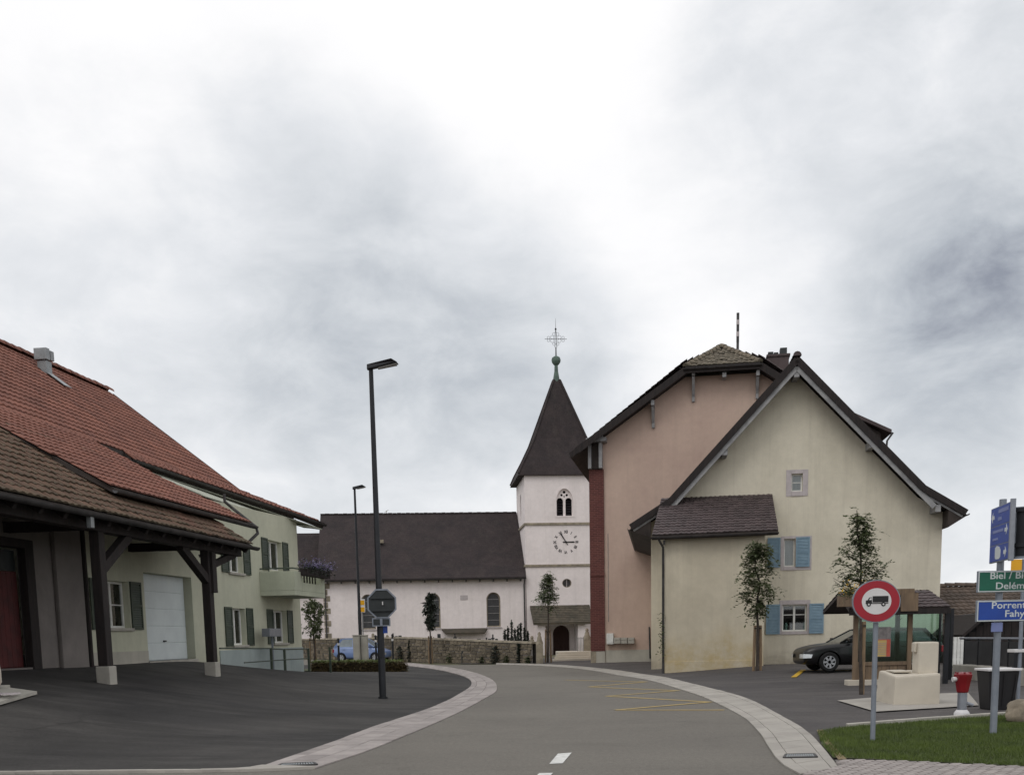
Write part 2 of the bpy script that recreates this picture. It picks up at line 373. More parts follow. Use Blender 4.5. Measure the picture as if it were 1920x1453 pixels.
# ------------------------------------------------------------------ geometry helpers
class Fr:
    """a local frame (origin on the ground, turned about z) with pixel -> local plane look-up"""
    def __init__(self, o, a=0.0):
        self.o = Vector(o); self.a = a
        self.m = Matrix.Translation(self.o) @ Matrix.Rotation(a, 4, 'Z')
        self.inv = self.m.inverted()
    def px(self, x, y, axis, val):
        d = self.inv.to_3x3() @ ray(x, y); c = self.inv @ CPOS
        return c + d*((val - c[axis])/d[axis])
    def w(self, p): return self.m @ Vector(p)

FRAMES = {}
def thing(name, label, cat, fr, group=None):
    o = bpy.data.objects.new(name, None); COL.objects.link(o)
    o.location = fr.o; o.rotation_euler = (0, 0, fr.a); o.empty_display_size = .2
    o['label'] = label; o['category'] = cat
    if group: o['group'] = group
    return o
def tag(o, label=None, cat=None, group=None, kind=None):
    if label: o['label'] = label
    if cat: o['category'] = cat
    if group: o['group'] = group
    if kind: o['kind'] = kind
    return o

class MB:
    def __init__(self): self.v = []; self.f = []; self.r = []; self.cur = 0.0
    def add(self, vs, fs, r=None):
        n = len(self.v); self.v += [tuple(p) for p in vs]
        for f in fs: self.f.append(tuple(i+n for i in f)); self.r.append(self.cur if r is None else r)
        return self
    def quad(self, a, b, c, d): return self.add([a, b, c, d], [(0, 1, 2, 3)])
    def box(self, a, b):
        x0, x1 = sorted((a[0], b[0])); y0, y1 = sorted((a[1], b[1])); z0, z1 = sorted((a[2], b[2]))
        vs = [(x0, y0, z0), (x1, y0, z0), (x1, y1, z0), (x0, y1, z0), (x0, y0, z1), (x1, y0, z1), (x1, y1, z1), (x0, y1, z1)]
        return self.add(vs, [(0, 3, 2, 1), (4, 5, 6, 7), (0, 1, 5, 4), (1, 2, 6, 5), (2, 3, 7, 6), (3, 0, 4, 7)])
    def beam(self, p, q, w, h, up=(0, 0, 1)):
        p, q = Vector(p), Vector(q); d = (q-p).normalized(); up = Vector(up)
        if abs(d.dot(up)) > .98: up = Vector((0, 1, 0))
        s = d.cross(up).normalized()*(w/2); u = s.cross(d).normalized()*(h/2)
        vs = [p-s-u, p+s-u, p+s+u, p-s+u, q-s-u, q+s-u, q+s+u, q-s+u]
        return self.add(vs, [(0, 1, 2, 3)[::-1], (4, 5, 6, 7), (0, 1, 5, 4), (1, 2, 6, 5), (2, 3, 7, 6), (3, 0, 4, 7)])
    def prism(self, pts, vec):
        pts = [Vector(p) for p in pts]; vec = Vector(vec); n = len(pts)
        top = [p+vec for p in pts]
        tri = tessellate_polygon([pts])
        self.add(pts+top, [t[::-1] for t in tri] + [tuple(i+n for i in t) for t in tri] + [(i, (i+1) % n, (i+1) % n+n, i+n) for i in range(n)])
        return self
    def plate(self, outer, holes, tofn, depth):
        """flat wall plate with openings; tofn(u, v, d) gives the local point at depth d"""
        loops = [outer] + holes
        flat = [p for l in loops for p in l]
        tri = tessellate_polygon([[Vector((u, v, 0)) for u, v in l] for l in loops])
        n = len(flat)
        self.add([tofn(u, v, 0) for u, v in flat] + [tofn(u, v, depth) for u, v in flat], [t for t in tri] + [tuple(i+n for i in t[::-1]) for t in tri])
        k = len(self.v) - 2*n
        s = 0
        for l in loops:
            m = len(l)
            for i in range(m):
                a, b = s+i, s+(i+1) % m
                self.f.append((k+a, k+b, k+n+b, k+n+a)); self.r.append(self.cur)
            s += m
        return self
    def cyl(self, p, q, r1, r2=None, n=10, cap=True):
        r2 = r1 if r2 is None else r2
        p, q = Vector(p), Vector(q); d = (q-p).normalized()
        a = Vector((1, 0, 0)) if abs(d.x) < .9 else Vector((0, 1, 0))
        s = d.cross(a).normalized(); t = d.cross(s)
        vs = []
        for c, r in ((p, r1), (q, r2)):
            for i in range(n):
                th = 2*math.pi*i/n; vs.append(c + s*math.cos(th)*r + t*math.sin(th)*r)
        fs = [(i, (i+1) % n, n+(i+1) % n, n+i) for i in range(n)]
        if cap: fs += [tuple(range(n))[::-1], tuple(range(n, 2*n))]
        return self.add(vs, fs)
    def tube(self, pts, r, n=8):
        pts = [Vector(p) for p in pts]
        rs = r if isinstance(r, (list, tuple)) else [r]*len(pts)
        vs = []; prev = None
        for i, p in enumerate(pts):
            d = (pts[min(i+1, len(pts)-1)] - pts[max(i-1, 0)]).normalized()
            if prev is None:
                a = Vector((1, 0, 0)) if abs(d.x) < .9 else Vector((0, 1, 0)); s = d.cross(a).normalized()
            else: s = (prev - d*prev.dot(d)).normalized()
            prev = s; t = d.cross(s)
            vs += [p + s*math.cos(2*math.pi*k/n)*rs[i] + t*math.sin(2*math.pi*k/n)*rs[i] for k in range(n)]
        fs = []
        for i in range(len(pts)-1):
            for k in range(n): fs.append((i*n+k, i*n+(k+1) % n, (i+1)*n+(k+1) % n, (i+1)*n+k))
        fs += [tuple(range(n))[::-1], tuple(range((len(pts)-1)*n, len(pts)*n))]
        return self.add(vs, fs)
    def lathe(self, prof, c=(0, 0, 0), n=16):
        c = Vector(c); vs = []
        for r, z in prof: vs += [c + Vector((r*math.cos(2*math.pi*i/n), r*math.sin(2*math.pi*i/n), z)) for i in range(n)]
        fs = []
        for j in range(len(prof)-1):
            for i in range(n): fs.append((j*n+i, j*n+(i+1) % n, (j+1)*n+(i+1) % n, (j+1)*n+i))
        fs += [tuple(range(n))[::-1], tuple(range((len(prof)-1)*n, len(prof)*n))]
        return self.add(vs, fs)
    def mesh(self, name, mt, bevel=0.0, smooth=False, fix=True):
        me = bpy.data.meshes.new(name); me.from_pydata(self.v, [], self.f)
        if bevel or fix:
            bm = bmesh.new(); bm.from_mesh(me)
            if fix: bmesh.ops.recalc_face_normals(bm, faces=bm.faces)
            if bevel:
                es = [e for e in bm.edges if len(e.link_faces) == 2 and e.calc_face_angle(0) > .5]
                bmesh.ops.bevel(bm, geom=es, offset=bevel, segments=2, affect='EDGES', profile=.6)
            bm.to_mesh(me); bm.free()
        elif any(self.r):
            a = me.attributes.new('rnd', 'FLOAT', 'FACE'); a.data.foreach_set('value', self.r)
        if mt is not None: me.materials.append(mt)
        if smooth:
            me.polygons.foreach_set('use_smooth', [True]*len(me.polygons))
            try: me.set_sharp_from_angle(angle=rad(38))
            except Exception: pass
        return me
    def build(self, name, mt, parent=None, **kw):
        label = kw.pop('label', None)
        o = bpy.data.objects.new(name, self.mesh(name, mt, **kw)); COL.objects.link(o)
        if parent is not None: o.parent = parent
        if label: o['label'] = label
        return o

def bx(name, mt, parent, a, b, bevel=.006, **kw): return MB().box(a, b).build(name, mt, parent, bevel=bevel, **kw)

def inst(name, me, parent, mtx):
    o = bpy.data.objects.new(name, me); COL.objects.link(o); o.parent = parent; o.matrix_local = mtx
    return o

def bulk(name, base_v, base_f, mats, mt, parent, kind='stuff', jitter=True):
    """many copies of one small piece joined into one mesh"""
    bv = np.array(base_v); n = len(bv); N = len(mats)
    if not N: return None
    A = np.array([[list(r) for r in m] for m in mats])
    V = np.einsum('nij,vj->nvi', A[:, :3, :3], bv) + A[:, None, :3, 3]
    F = [tuple(i + k*n for i in f) for k in range(N) for f in base_f]
    me = bpy.data.meshes.new(name); me.from_pydata(V.reshape(-1, 3).tolist(), [], F)
    a = me.attributes.new('rnd', 'FLOAT', 'FACE'); a.data.foreach_set('value', np.repeat(RNG.random(N), len(base_f)).astype(np.float32))
    me.materials.append(mt)
    o = bpy.data.objects.new(name, me); COL.objects.link(o)
    if parent is not None: o.parent = parent
    if kind: o['kind'] = kind
    return o

def in_view(w, margin=30):
    x, y, d = project(w); return d > .5 and -margin < x < 1920+margin and -margin < y < 1453+margin

def pieces(name, stuff, base_v, base_f, mats, mt, parent, fr, limit=300):
    """nearest pieces in view as parts of their own, the rest joined"""
    key = []
    for i, m in enumerate(mats):
        w = fr.m @ m.to_translation()
        key.append(((w-CPOS).length if in_view(w) else 1e6, i))
    key.sort()
    own = [i for d, i in key[:limit] if d < 1e6]; ownset = set(own)
    mb = MB(); mb.add(base_v, base_f); me = mb.mesh(name, mt, fix=False)
    for i in own: inst(name, me, parent, mats[i])
    bulk(stuff, base_v, base_f, [m for i, m in enumerate(mats) if i not in ownset], mt, parent)

def tile_shape(w, l, lift=.035, th=.025, roll=.03, seg=5):
    """interlocking clay tile: x across, y up the slope, z off the roof; lower end lifted over the next course"""
    v = []; f = []
    prof = [(-w/2 + w*i/(seg-1), roll*max(0.0, math.sin(math.pi*2*(i/(seg-1))-.6))) for i in range(seg)]
    for y, z in ((-l*.5, lift), (l*.62, .006)):
        v += [(x, y, z+h) for x, h in prof]
    v += [(x, -l*.5, lift-th) for x, h in prof]
    for i in range(seg-1):
        f.append((i, i+1, seg+i+1, seg+i)); f.append((2*seg+i, 2*seg+i+1, i+1, i))
    f.append((2*seg, 0, seg)); f.append((seg-1, 3*seg-1, 2*seg-1))
    return v, f
def flat_tile(w, l, lift=.03, th=.02):
    v = [(-w/2, -l*.5, lift), (w/2, -l*.5, lift), (w/2, l*.62, .006), (-w/2, l*.62, .006), (-w/2, -l*.5, lift-th), (w/2, -l*.5, lift-th)]
    return v, [(0, 1, 2, 3), (4, 5, 1, 0), (4, 0, 3), (1, 5, 2)]

def tile_grid(a, b, c, d, w, l, keep=None, off=.0, jit=.006):
    """matrices for tiles on the quad a-b (eave, left to right) d-c (top)"""
    a, b, c, d = map(Vector, (a, b, c, d))
    nu = max(1, round(max((b-a).length, (c-d).length)/w)); nv = max(1, round(((d-a).length+(c-b).length)/2/l))
    out = []
    for j in range(nv):
        t = (j+.5)/nv
        for i in range(nu):
            s = (i+.5)/nu
            p0 = a.lerp(b, s); p1 = d.lerp(c, s); p = p0.lerp(p1, t)
            if keep and not keep(p): continue
            u = (b-a).lerp(c-d, t); vv = (p1-p0).normalized(); u = (u - vv*u.dot(vv)).normalized(); nn = u.cross(vv)
            k = 1 + random.uniform(-.02, .02); th = random.uniform(-.012, .012)
            u2 = u*math.cos(th)+vv*math.sin(th); v2 = vv*math.cos(th)-u*math.sin(th)
            q = p + nn*(off + random.uniform(0, jit))
            m = Matrix((( u2.x*k, v2.x*k, nn.x, q.x), (u2.y*k, v2.y*k, nn.y, q.y), (u2.z*k, v2.z*k, nn.z, q.z), (0, 0, 0, 1)))
            out.append(m)
    return out

def ridge_caps(name, p, q, mt, parent, r=.14, l=.42):
    p, q = Vector(p), Vector(q); n = max(1, int((q-p).length/l)); d = (q-p).normalized()
    s = d.cross(Vector((0, 0, 1))).normalized(); u = s.cross(d)
    mb = MB(); k = 7; vs = []
    for y, rr in ((-.5, 1.12), (.5, .95)):
        for i in range(k):
            a = math.pi*(i/(k-1)); vs.append((math.cos(a)*r*rr, y*l*1.08, math.sin(a)*r*rr))
    fs = [(i, i+1, k+i+1, k+i) for i in range(k-1)] + [tuple(range(k))]
    me = MB().add(vs, fs).mesh(name, mt, fix=False)
    for i in range(n):
        c = p + d*((i+.5)*(q-p).length/n) + u*random.uniform(-.01, .01)
        m = Matrix(((s.x, d.x, u.x, c.x), (s.y, d.y, u.y, c.y), (s.z, d.z, u.z, c.z), (0, 0, 0, 1)))
        inst(name, me, parent, m)

def text_mesh(txt, size, bold=.012):
    cu = bpy.data.curves.new('text', 'FONT'); cu.body = txt; cu.size = size; cu.extrude = .0015; cu.resolution_u = 3; cu.offset = size*bold
    o = bpy.data.objects.new('text', cu); COL.objects.link(o)
    dg = bpy.context.evaluated_depsgraph_get(); dg.update()
    me = bpy.data.meshes.new_from_object(o.evaluated_get(dg))
    bpy.data.objects.remove(o); bpy.data.curves.remove(cu)
    return me
def lettering(txt, size, mt, parent, loc, rot=(rad(90), 0, 0), sx=1.0, name='lettering'):
    me = text_mesh(txt, size); me.name = name; me.materials.clear(); me.materials.append(mt)
    o = bpy.data.objects.new(name, me); COL.objects.link(o); o.parent = parent; o.location = loc; o.rotation_euler = rot; o.scale = (sx, 1, 1)
    return o

# ------------------------------------------------------------------ terrain
FARM_O = P(275, 1240, 28.0)
FARM = Fr((FARM_O.x, FARM_O.y, 0), -rad(7.9))
_cp = [(0, 5, 0), (0, 15, 0), (0, 25, 0), (0, 35, 0), (0, 45, 0), (-2, 11, 0), (-6, 11.2, .0), (-9, 12, .12), (6, 11, 0), (5, 20, 0), (7, 25, 0), (8, 30, .02), (10, 15, 0), (9, 20, 0), (14, 20, .05), (0, 56, 0), (-7, 67, 0), (2, 70, 0), (0, 82, 0), (-15, 82, .1), (-3.2, 26, 0.0), (-3.4, 18, .03)]
def _fl(x, y, z):
    w = FARM.w((x, y, 0)); _cp.append((w.x, w.y, z))
for y, z in ((-12, 1.0), (-8, 1.02), (-4, 1.01), (0, 1.0), (3, .95), (4.7, .79), (8, .55), (12.4, .3)): _fl(0, y, z)
_fl(2.0, -5.78, .69); _fl(2.0, -.49, .63); _fl(-6, 0, 1.3); _fl(-6, 12, .6); _fl(2, -12, .66)
for px, py, Y in ((1247, 1262, 39.0), (1430, 1245, 39.2), (1500, 1243, 42.4), (1700, 1240, 42.2), (1557, 1261, 33.4), (1720, 1256, 33.4), (1160, 1240, 53.0), (1790, 1262, 33.0)):
    w = P(px, py, Y); _cp.append((w.x, w.y, w.z))
for px, py in ((578, 1258), (748, 1258), (1600, 1287), (1770, 1300)):
    w = G(px, py); _cp.append((w.x, w.y, 0))
_cp = np.array(_cp, float)
def _phi(r2): return np.where(r2 > 1e-12, .5*r2*np.log(np.maximum(r2, 1e-12)), 0.0)
_d2 = ((_cp[:, None, :2]-_cp[None, :, :2])**2).sum(-1)
_n = len(_cp); _A = np.zeros((_n+3, _n+3)); _A[:_n, :_n] = _phi(_d2) + np.eye(_n)*2.0
_A[:_n, _n] = 1; _A[:_n, _n+1:] = _cp[:, :2]; _A[_n:, :_n] = _A[:_n, _n:].T
_wt = np.linalg.solve(_A, np.concatenate([_cp[:, 2], [0, 0, 0]]))
def Hn(xy):
    xy = np.asarray(xy, float); d2 = ((xy[:, None, :]-_cp[None, :, :2])**2).sum(-1)
    h = _phi(d2) @ _wt[:_n] + _wt[_n] + xy @ _wt[_n+1:]
    x, y = xy[:, 0], xy[:, 1]
    k = np.clip((34-np.abs(x))/14, 0, 1)*np.clip((98-y)/16, 0, 1)*np.clip((y+4)/10, 0, 1)
    return np.clip(h, -.25, 1.5)*k
def H(x, y): return float(Hn([(x, y)])[0])
def Gr(px, py):
    z = 0.0
    for _ in range(12):
        w = G(px, py, z); z = .5*z + .5*H(w.x, w.y)
    w = G(px, py, z); return Vector((w.x, w.y, H(w.x, w.y)))

def drape(name, poly, off, mt, step=1.0, kind='structure'):
    bm = bmesh.new()
    vs = [bm.verts.new((p[0], p[1], 0)) for p in poly]
    f = bm.faces.new(vs); bmesh.ops.triangulate(bm, faces=[f])
    xs = [v.co.x for v in bm.verts]; ys = [v.co.y for v in bm.verts]
    for ax, lo, hi in ((0, min(xs), max(xs)), (1, min(ys), max(ys))):
        k = math.ceil(lo/step)
        while k*step < hi:
            no = (1, 0, 0) if ax == 0 else (0, 1, 0); co = (k*step, 0, 0) if ax == 0 else (0, k*step, 0)
            bmesh.ops.bisect_plane(bm, geom=bm.verts[:]+bm.edges[:]+bm.faces[:], plane_co=co, plane_no=no); k += 1
    bm.verts.ensure_lookup_table()
    z = Hn([(v.co.x, v.co.y) for v in bm.verts])
    for v, h in zip(bm.verts, z): v.co.z = h + off
    bmesh.ops.recalc_face_normals(bm, faces=bm.faces)
    if sum(f.normal.z for f in bm.faces) < 0: bmesh.ops.reverse_faces(bm, faces=bm.faces)
    me = bpy.data.meshes.new(name); bm.to_mesh(me); bm.free(); me.materials.append(mt)
    o = bpy.data.objects.new(name, me); COL.objects.link(o)
    if kind: o['kind'] = kind
    return o

def spline(pts, n):
    """even samples along a smooth curve through the points"""
    pts = [Vector((p[0], p[1])) for p in pts]; out = []
    q = [pts[0]*2-pts[1]] + pts + [pts[-1]*2-pts[-2]]
    for i in range(1, len(q)-2):
        p0, p1, p2, p3 = q[i-1:i+3]
        for k in range(24):
            t = k/24
            out.append(.5*((2*p1) + (p2-p0)*t + (2*p0-5*p1+4*p2-p3)*t*t + (3*p1-p0-3*p2+p3)*t**3))
    out.append(pts[-1])
    L = [0]
    for a, b in zip(out, out[1:]): L.append(L[-1]+(b-a).length)
    res = []; j = 0
    for i in range(n):
        s = L[-1]*i/(n-1)
        while j < len(L)-2 and L[j+1] < s: j += 1
        t = (s-L[j])/max(1e-9, L[j+1]-L[j]); res.append(out[j].lerp(out[j+1], min(1, t)))
    return res

def ground_sheet():
    xs = sorted(set([-900, -500, -250, -140, -90, -60] + list(np.arange(-45, 46, 1.0)) + [60, 90, 140, 250, 500, 900]))
    ys = sorted(set([-300, -120, -50, -20, -10] + list(np.arange(-4, 101, 1.0)) + [120, 160, 240, 400, 700, 1200]))
    xy = [(x, y) for y in ys for x in xs]; z = Hn(xy)
    nx = len(xs)
    f = [(j*nx+i, j*nx+i+1, (j+1)*nx+i+1, (j+1)*nx+i) for j in range(len(ys)-1) for i in range(nx-1)]
    me = bpy.data.meshes.new('ground'); me.from_pydata([(x, y, h-.05) for (x, y), h in zip(xy, z)], [], f); me.materials.append(M['earth'])
    o = bpy.data.objects.new('ground', me); COL.objects.link(o); o['kind'] = 'structure'
ground_sheet()

gp = lambda pts: [Gr(*p) for p in pts]
# kerb lines of the road, read off the photograph and carried on out of the frame
L_in = gp([(490, 1438), (620, 1393), (700, 1363), (800, 1330), (856, 1304), (883, 1285), (876, 1271), (846, 1261), (805, 1253), (755, 1247), (700, 1243)])
L_out = gp([(592, 1441), (700, 1404), (800, 1363), (872, 1330), (912, 1308), (932, 1292), (922, 1274), (890, 1261), (835, 1250), (765, 1242.5), (700, 1239)])
R_in = gp([(1500, 1453), (1462, 1430), (1440, 1400), (1420, 1370), (1380, 1337), (1290, 1297), (1200, 1272), (1100, 1255.5), (1010, 1248), (930, 1245.5)])
R_out = gp([(1572, 1440), (1541, 1400), (1508, 1368), (1460, 1340), (1390, 1306), (1300, 1282.5), (1200, 1263), (1100, 1250.5), (1010, 1244.8), (930, 1243)])
li, lo = spline(L_in, 91), spline(L_out, 91)
ri, ro = spline(R_in, 61), spline(R_out, 61)

road = [Vector((-30, 7)), Vector((4.6, 7))] + [Vector((3.4, 9.2))] + ri + [Vector((-3.5, 58)), Vector((-12, 72)), Vector((-26, 88)), Vector((-34, 84)), Vector((-20, 66))] + lo[::-1] + [Gr(420, 1447), Gr(0, 1452), Vector((-30, 13.5))]
drape('road', road, 0.0, M['road'], .75)
drape('road', [(-30, 7), (-30, -6), (6, -6), (4.6, 7)], 0.0, M['road'], 1.5)
fore = [Vector((-34, 14.2))] + [Gr(0, 1449.5), Gr(420, 1445)] + li + [Vector((-18, 64)), Vector((-30, 60))]
drape('forecourt', fore, -.012, M['fore'], .75)
park = [Vector((9.5, 12.2)), Vector((30, 14)), Vector((30, 46)), Vector((16, 54)), Vector((3, 70)), Vector((-3, 60))] + ro[::-1][:]
drape('parking_area', park, -.02, M['park'], .75)

def slab_strip(name, a, b, rows, mt, gap, top, group_n, th=.06, stagger=False):
    """a run of laid stones between two curves; each stone a part of the channel"""
    root = drape(name, [p for p in a] + [p for p in b[::-1]], .002, M['joint'], .75)
    n = len(a)-1; k = 0
    for i in range(n):
        for r, (s0, s1) in enumerate(rows):
            if k >= 300: break
            q = []
            for pa, pb in ((a[i], b[i]), (a[i+1], b[i+1])):
                q.append((pa.lerp(pb, s0), pa.lerp(pb, s1)))
            c = [q[0][0], q[0][1], q[1][1], q[1][0]]; m = sum(c, Vector((0, 0)))/4
            c = [p + (m-p).normalized()*gap for p in c]
            dz = random.uniform(0, .006)
            vt = [Vector((p.x, p.y, H(p.x, p.y)+top+dz)) for p in c]; vb = [v - Vector((0, 0, th)) for v in vt]
            ins = [v + (sum(vt, Vector())/4 - v).normalized()*.012 + Vector((0, 0, .004)) for v in vt]
            o = MB().add(vb+vt+ins, [(8, 9, 10, 11), (4, 5, 9, 8), (5, 6, 10, 9), (6, 7, 11, 10), (7, 4, 8, 11), (0, 1, 5, 4), (1, 2, 6, 5), (2, 3, 7, 6), (3, 0, 4, 7)]).build('paving_slab', mt, root, fix=True)
            k += 1
    return root
slab_strip('gutter', li, lo, [(0, .22), (.22, .61), (.61, 1.0)], M['sett'], .007, .012, 'l')
slab_strip('gutter', ri, ro, [(0, .24), (.24, .82), (.82, 1.0)], M['slab'], .009, .012, 'r')
kl = spline([Gr(592, 1441.5), Gr(520, 1445), Gr(420, 1447.5), Gr(200, 1450), Gr(-60, 1452), Gr(-300, 1454)], 26)
ku = spline([Gr(490, 1438.5), Gr(470, 1442), Gr(420, 1445.2), Gr(200, 1448), Gr(-60, 1450), Gr(-300, 1452)], 26)
slab_strip('kerb', ku, kl, [(0, 1)], M['slab'], .006, .03, 'k', th=.1)

# footpath of small setts and the lawn at the corner
path = [Gr(1500, 1453), Gr(1572, 1440), Gr(1566, 1424), Gr(1700, 1428), Gr(1920, 1438.5), Gr(2300, 1450), Vector((12, 9)), Vector((4.6, 7)), Vector((3.4, 9.2))]
fp = drape('footpath', path, .004, M['joint'], .75)
def inside(p, poly):
    c = False; n = len(poly)
    for i in range(n):
        a, b = poly[i], poly[(i+1) % n]
        if (a[1] > p[1]) != (b[1] > p[1]) and p[0] < (b[0]-a[0])*(p[1]-a[1])/(b[1]-a[1])+a[0]: c = not c
    return c
sw, sl, sh = .135, .10, .02
sv = [(x*sw/2*.9, y*sl/2*.88, 0) for x, y in ((-1, -1), (1, -1), (1, 1), (-1, 1))] + [(x*sw/2*.8, y*sl/2*.76, sh) for x, y in ((-1, -1), (1, -1), (1, 1), (-1, 1))]
sf = [(4, 5, 6, 7), (0, 1, 5, 4), (1, 2, 6, 5), (2, 3, 7, 6), (3, 0, 4, 7)]
sm = []
for j in range(60):
    for i in range(80):
        x = 2.6 + i*sw + (j % 2)*sw/2; y = 7.6 + j*sl + .025*math.sin(x*.9)
        if inside((x, y), path) and inside((x+.06, y+.04), path) and inside((x-.06, y-.04), path):
            sm.append(Matrix.Translation((x, y, H(x, y)+.003+random.uniform(0, .004))) @ Matrix.Rotation(random.uniform(-.06, .06), 4, 'Z'))
pieces('paving_sett', 'paving_setts', sv, sf, sm, M['sett'], fp, Fr((0, 0, 0)), 300)

lawn = [Gr(1562, 1420), Gr(1540, 1395), Gr(1533, 1369), Gr(1600, 1363), Gr(1700, 1355), Gr(1860, 1344), Gr(2000, 1332), Gr(2300, 1322), Gr(2500, 1449), Gr(2200, 1446), Gr(1920, 1436), Gr(1700, 1426)]
drape('lawn', lawn, .004, M['turf'], .75)
we = spline([Gr(1572, 1425), Gr(1556, 1405), Gr(1541, 1385), Gr(1531, 1369)], 12); wi = spline([Gr(1588, 1424), Gr(1566, 1402), Gr(1551, 1384), Gr(1543, 1368)], 12)
drape('worn_edge', we + wi[::-1], .010, M['dry_earth'], .75)
def grass():
    vs = []; fs = []; rn = []
    xs = [p[0] for p in lawn]; ys = [p[1] for p in lawn]
    x0, x1, y0, y1 = min(xs), min(max(xs), 8.8), min(ys), max(ys)
    n = 0
    while n < 90000:
        x = random.uniform(x0, x1); y = random.uniform(y0, y1)
        if not inside((x, y), lawn): continue
        n += 1
        k = mnoise.noise((x*1.3, y*1.3, 0)); k2 = mnoise.noise((x*5, y*5, 3))
        edge = min((Vector((x, y)) - Vector((p[0], p[1]))).length for p in lawn[:3])
        h = random.uniform(.025, .055)*(1+.5*k)
        if edge < .35 and random.random() > edge/.35: continue
        a = random.uniform(0, 6.28); lx, ly = random.gauss(0, .018), random.gauss(0, .018); w = .004
        z = H_cache(x, y)+.003; b = len(vs)
        vs += [(x-math.cos(a)*w, y-math.sin(a)*w, z), (x+math.cos(a)*w, y+math.sin(a)*w, z), (x+lx, y+ly, z+h)]
        fs.append((b, b+1, b+2)); rn.append(min(1, max(0, .4+.5*k+.35*k2+random.uniform(-.3, .3))))
    me = bpy.data.meshes.new('grass'); me.from_pydata(vs, [], fs)
    at = me.attributes.new('rnd', 'FLOAT', 'FACE'); at.data.foreach_set('value', rn); me.materials.append(M['grass'])
    o = bpy.data.objects.new('grass', me); COL.objects.link(o); o['kind'] = 'stuff'
_hc = {}
def H_cache(x, y):
    k = (int(x*2), int(y*2))
    if k not in _hc: _hc[k] = [H((k[0]+i)/2, (k[1]+j)/2) for j in (0, 1) for i in (0, 1)]
    a, b, c, d = _hc[k]; s, t = x*2-k[0], y*2-k[1]
    return (a*(1-s)+b*s)*(1-t)+(c*(1-s)+d*s)*t
grass()
le = spline([Gr(1590, 1363.5), Gr(1700, 1354.5), Gr(1860, 1343.5), Gr(1940, 1338)], 9)
lf = [p + Vector((0, .12)) for p in le]
slab_strip('lawn_edging', le, lf, [(0, 1)], M['concrete_grey'], .006, .05, 'e', th=.1)

# fountain pad
drape('paved_pad', [Gr(1570, 1313), Gr(1642, 1334), Gr(1835, 1322), Gr(1815, 1298), Gr(1700, 1302)], .006, M['slab'], .75)

# road paint
def paint(name, p, q, w, mt, off=.006):
    p, q = Vector((p[0], p[1])), Vector((q[0], q[1])); d = (q-p).normalized(); s = Vector((-d.y, d.x))*w/2
    return drape(name, [p-s, q-s, q+s, p+s], off, mt, .75)
zz = gp([(1358, 1331), (1155, 1331), (1332, 1316), (1138, 1305), (1272, 1294.5), (1105, 1287.5), (1212, 1278), (1060, 1274.5)])
for i, (p, q) in enumerate(zip(zz, zz[1:])): paint('bus_stop_marking', p, q, .17, M['yellow_line'], .006 + .002*(i % 2))
drape('lane_dash', gp([(1030, 1432), (1055, 1431), (1072, 1411), (1046, 1413)]), .006, M['white_line'])
a, b = Gr(1004, 1459), Gr(1034, 1458.5); c, d = Gr(1046, 1448.5), Gr(1016, 1449.5)
drape('lane_dash', [Gr(990, 1470), Gr(1016, 1469), Gr(1037, 1449), Gr(1011, 1449.5)], .006, M['white_line'])
paint('parking_marking', Gr(1488, 1269), Gr(1506, 1255), .16, M['yellow_fresh'], .0)
paint('parking_marking', Gr(1506, 1256), Gr(1600, 1256), .10, M['yellow_fresh'], -.004)

# gully gratings
def grate(a, b, c, d, label):
    p = [Gr(*x) for x in (a, b, c, d)]; cen = sum(p, Vector())/4; fr = Fr(cen)
    t = thing('gully_grate', label, 'drain grate', fr)
    q = [x-cen for x in p]
    f = MB()
    for i in range(4): f.beam(q[i]+Vector((0, 0, .022)), q[(i+1) % 4]+Vector((0, 0, .022)), .03, .03)
    f.build('frame', M['gutter'], t)
    MB().quad(*[x+Vector((0, 0, .0135)) for x in q]).build('pit', M['black'], t)
    for i in range(1, 13):
        s = i/13; MB().beam(q[0].lerp(q[1], s)+Vector((0, 0, .024)), q[3].lerp(q[2], s)+Vector((0, 0, .024)), .018, .02).build('bar', M['gutter_pale'], t)
grate((1470, 1424), (1531, 1423), (1526, 1417), (1474, 1418), 'slotted iron drain grate in the pale gutter beside the lawn')
grate((520, 1440), (594, 1437), (588, 1433), (530, 1435.5), 'slotted iron drain grate at the near end of the left gutter')

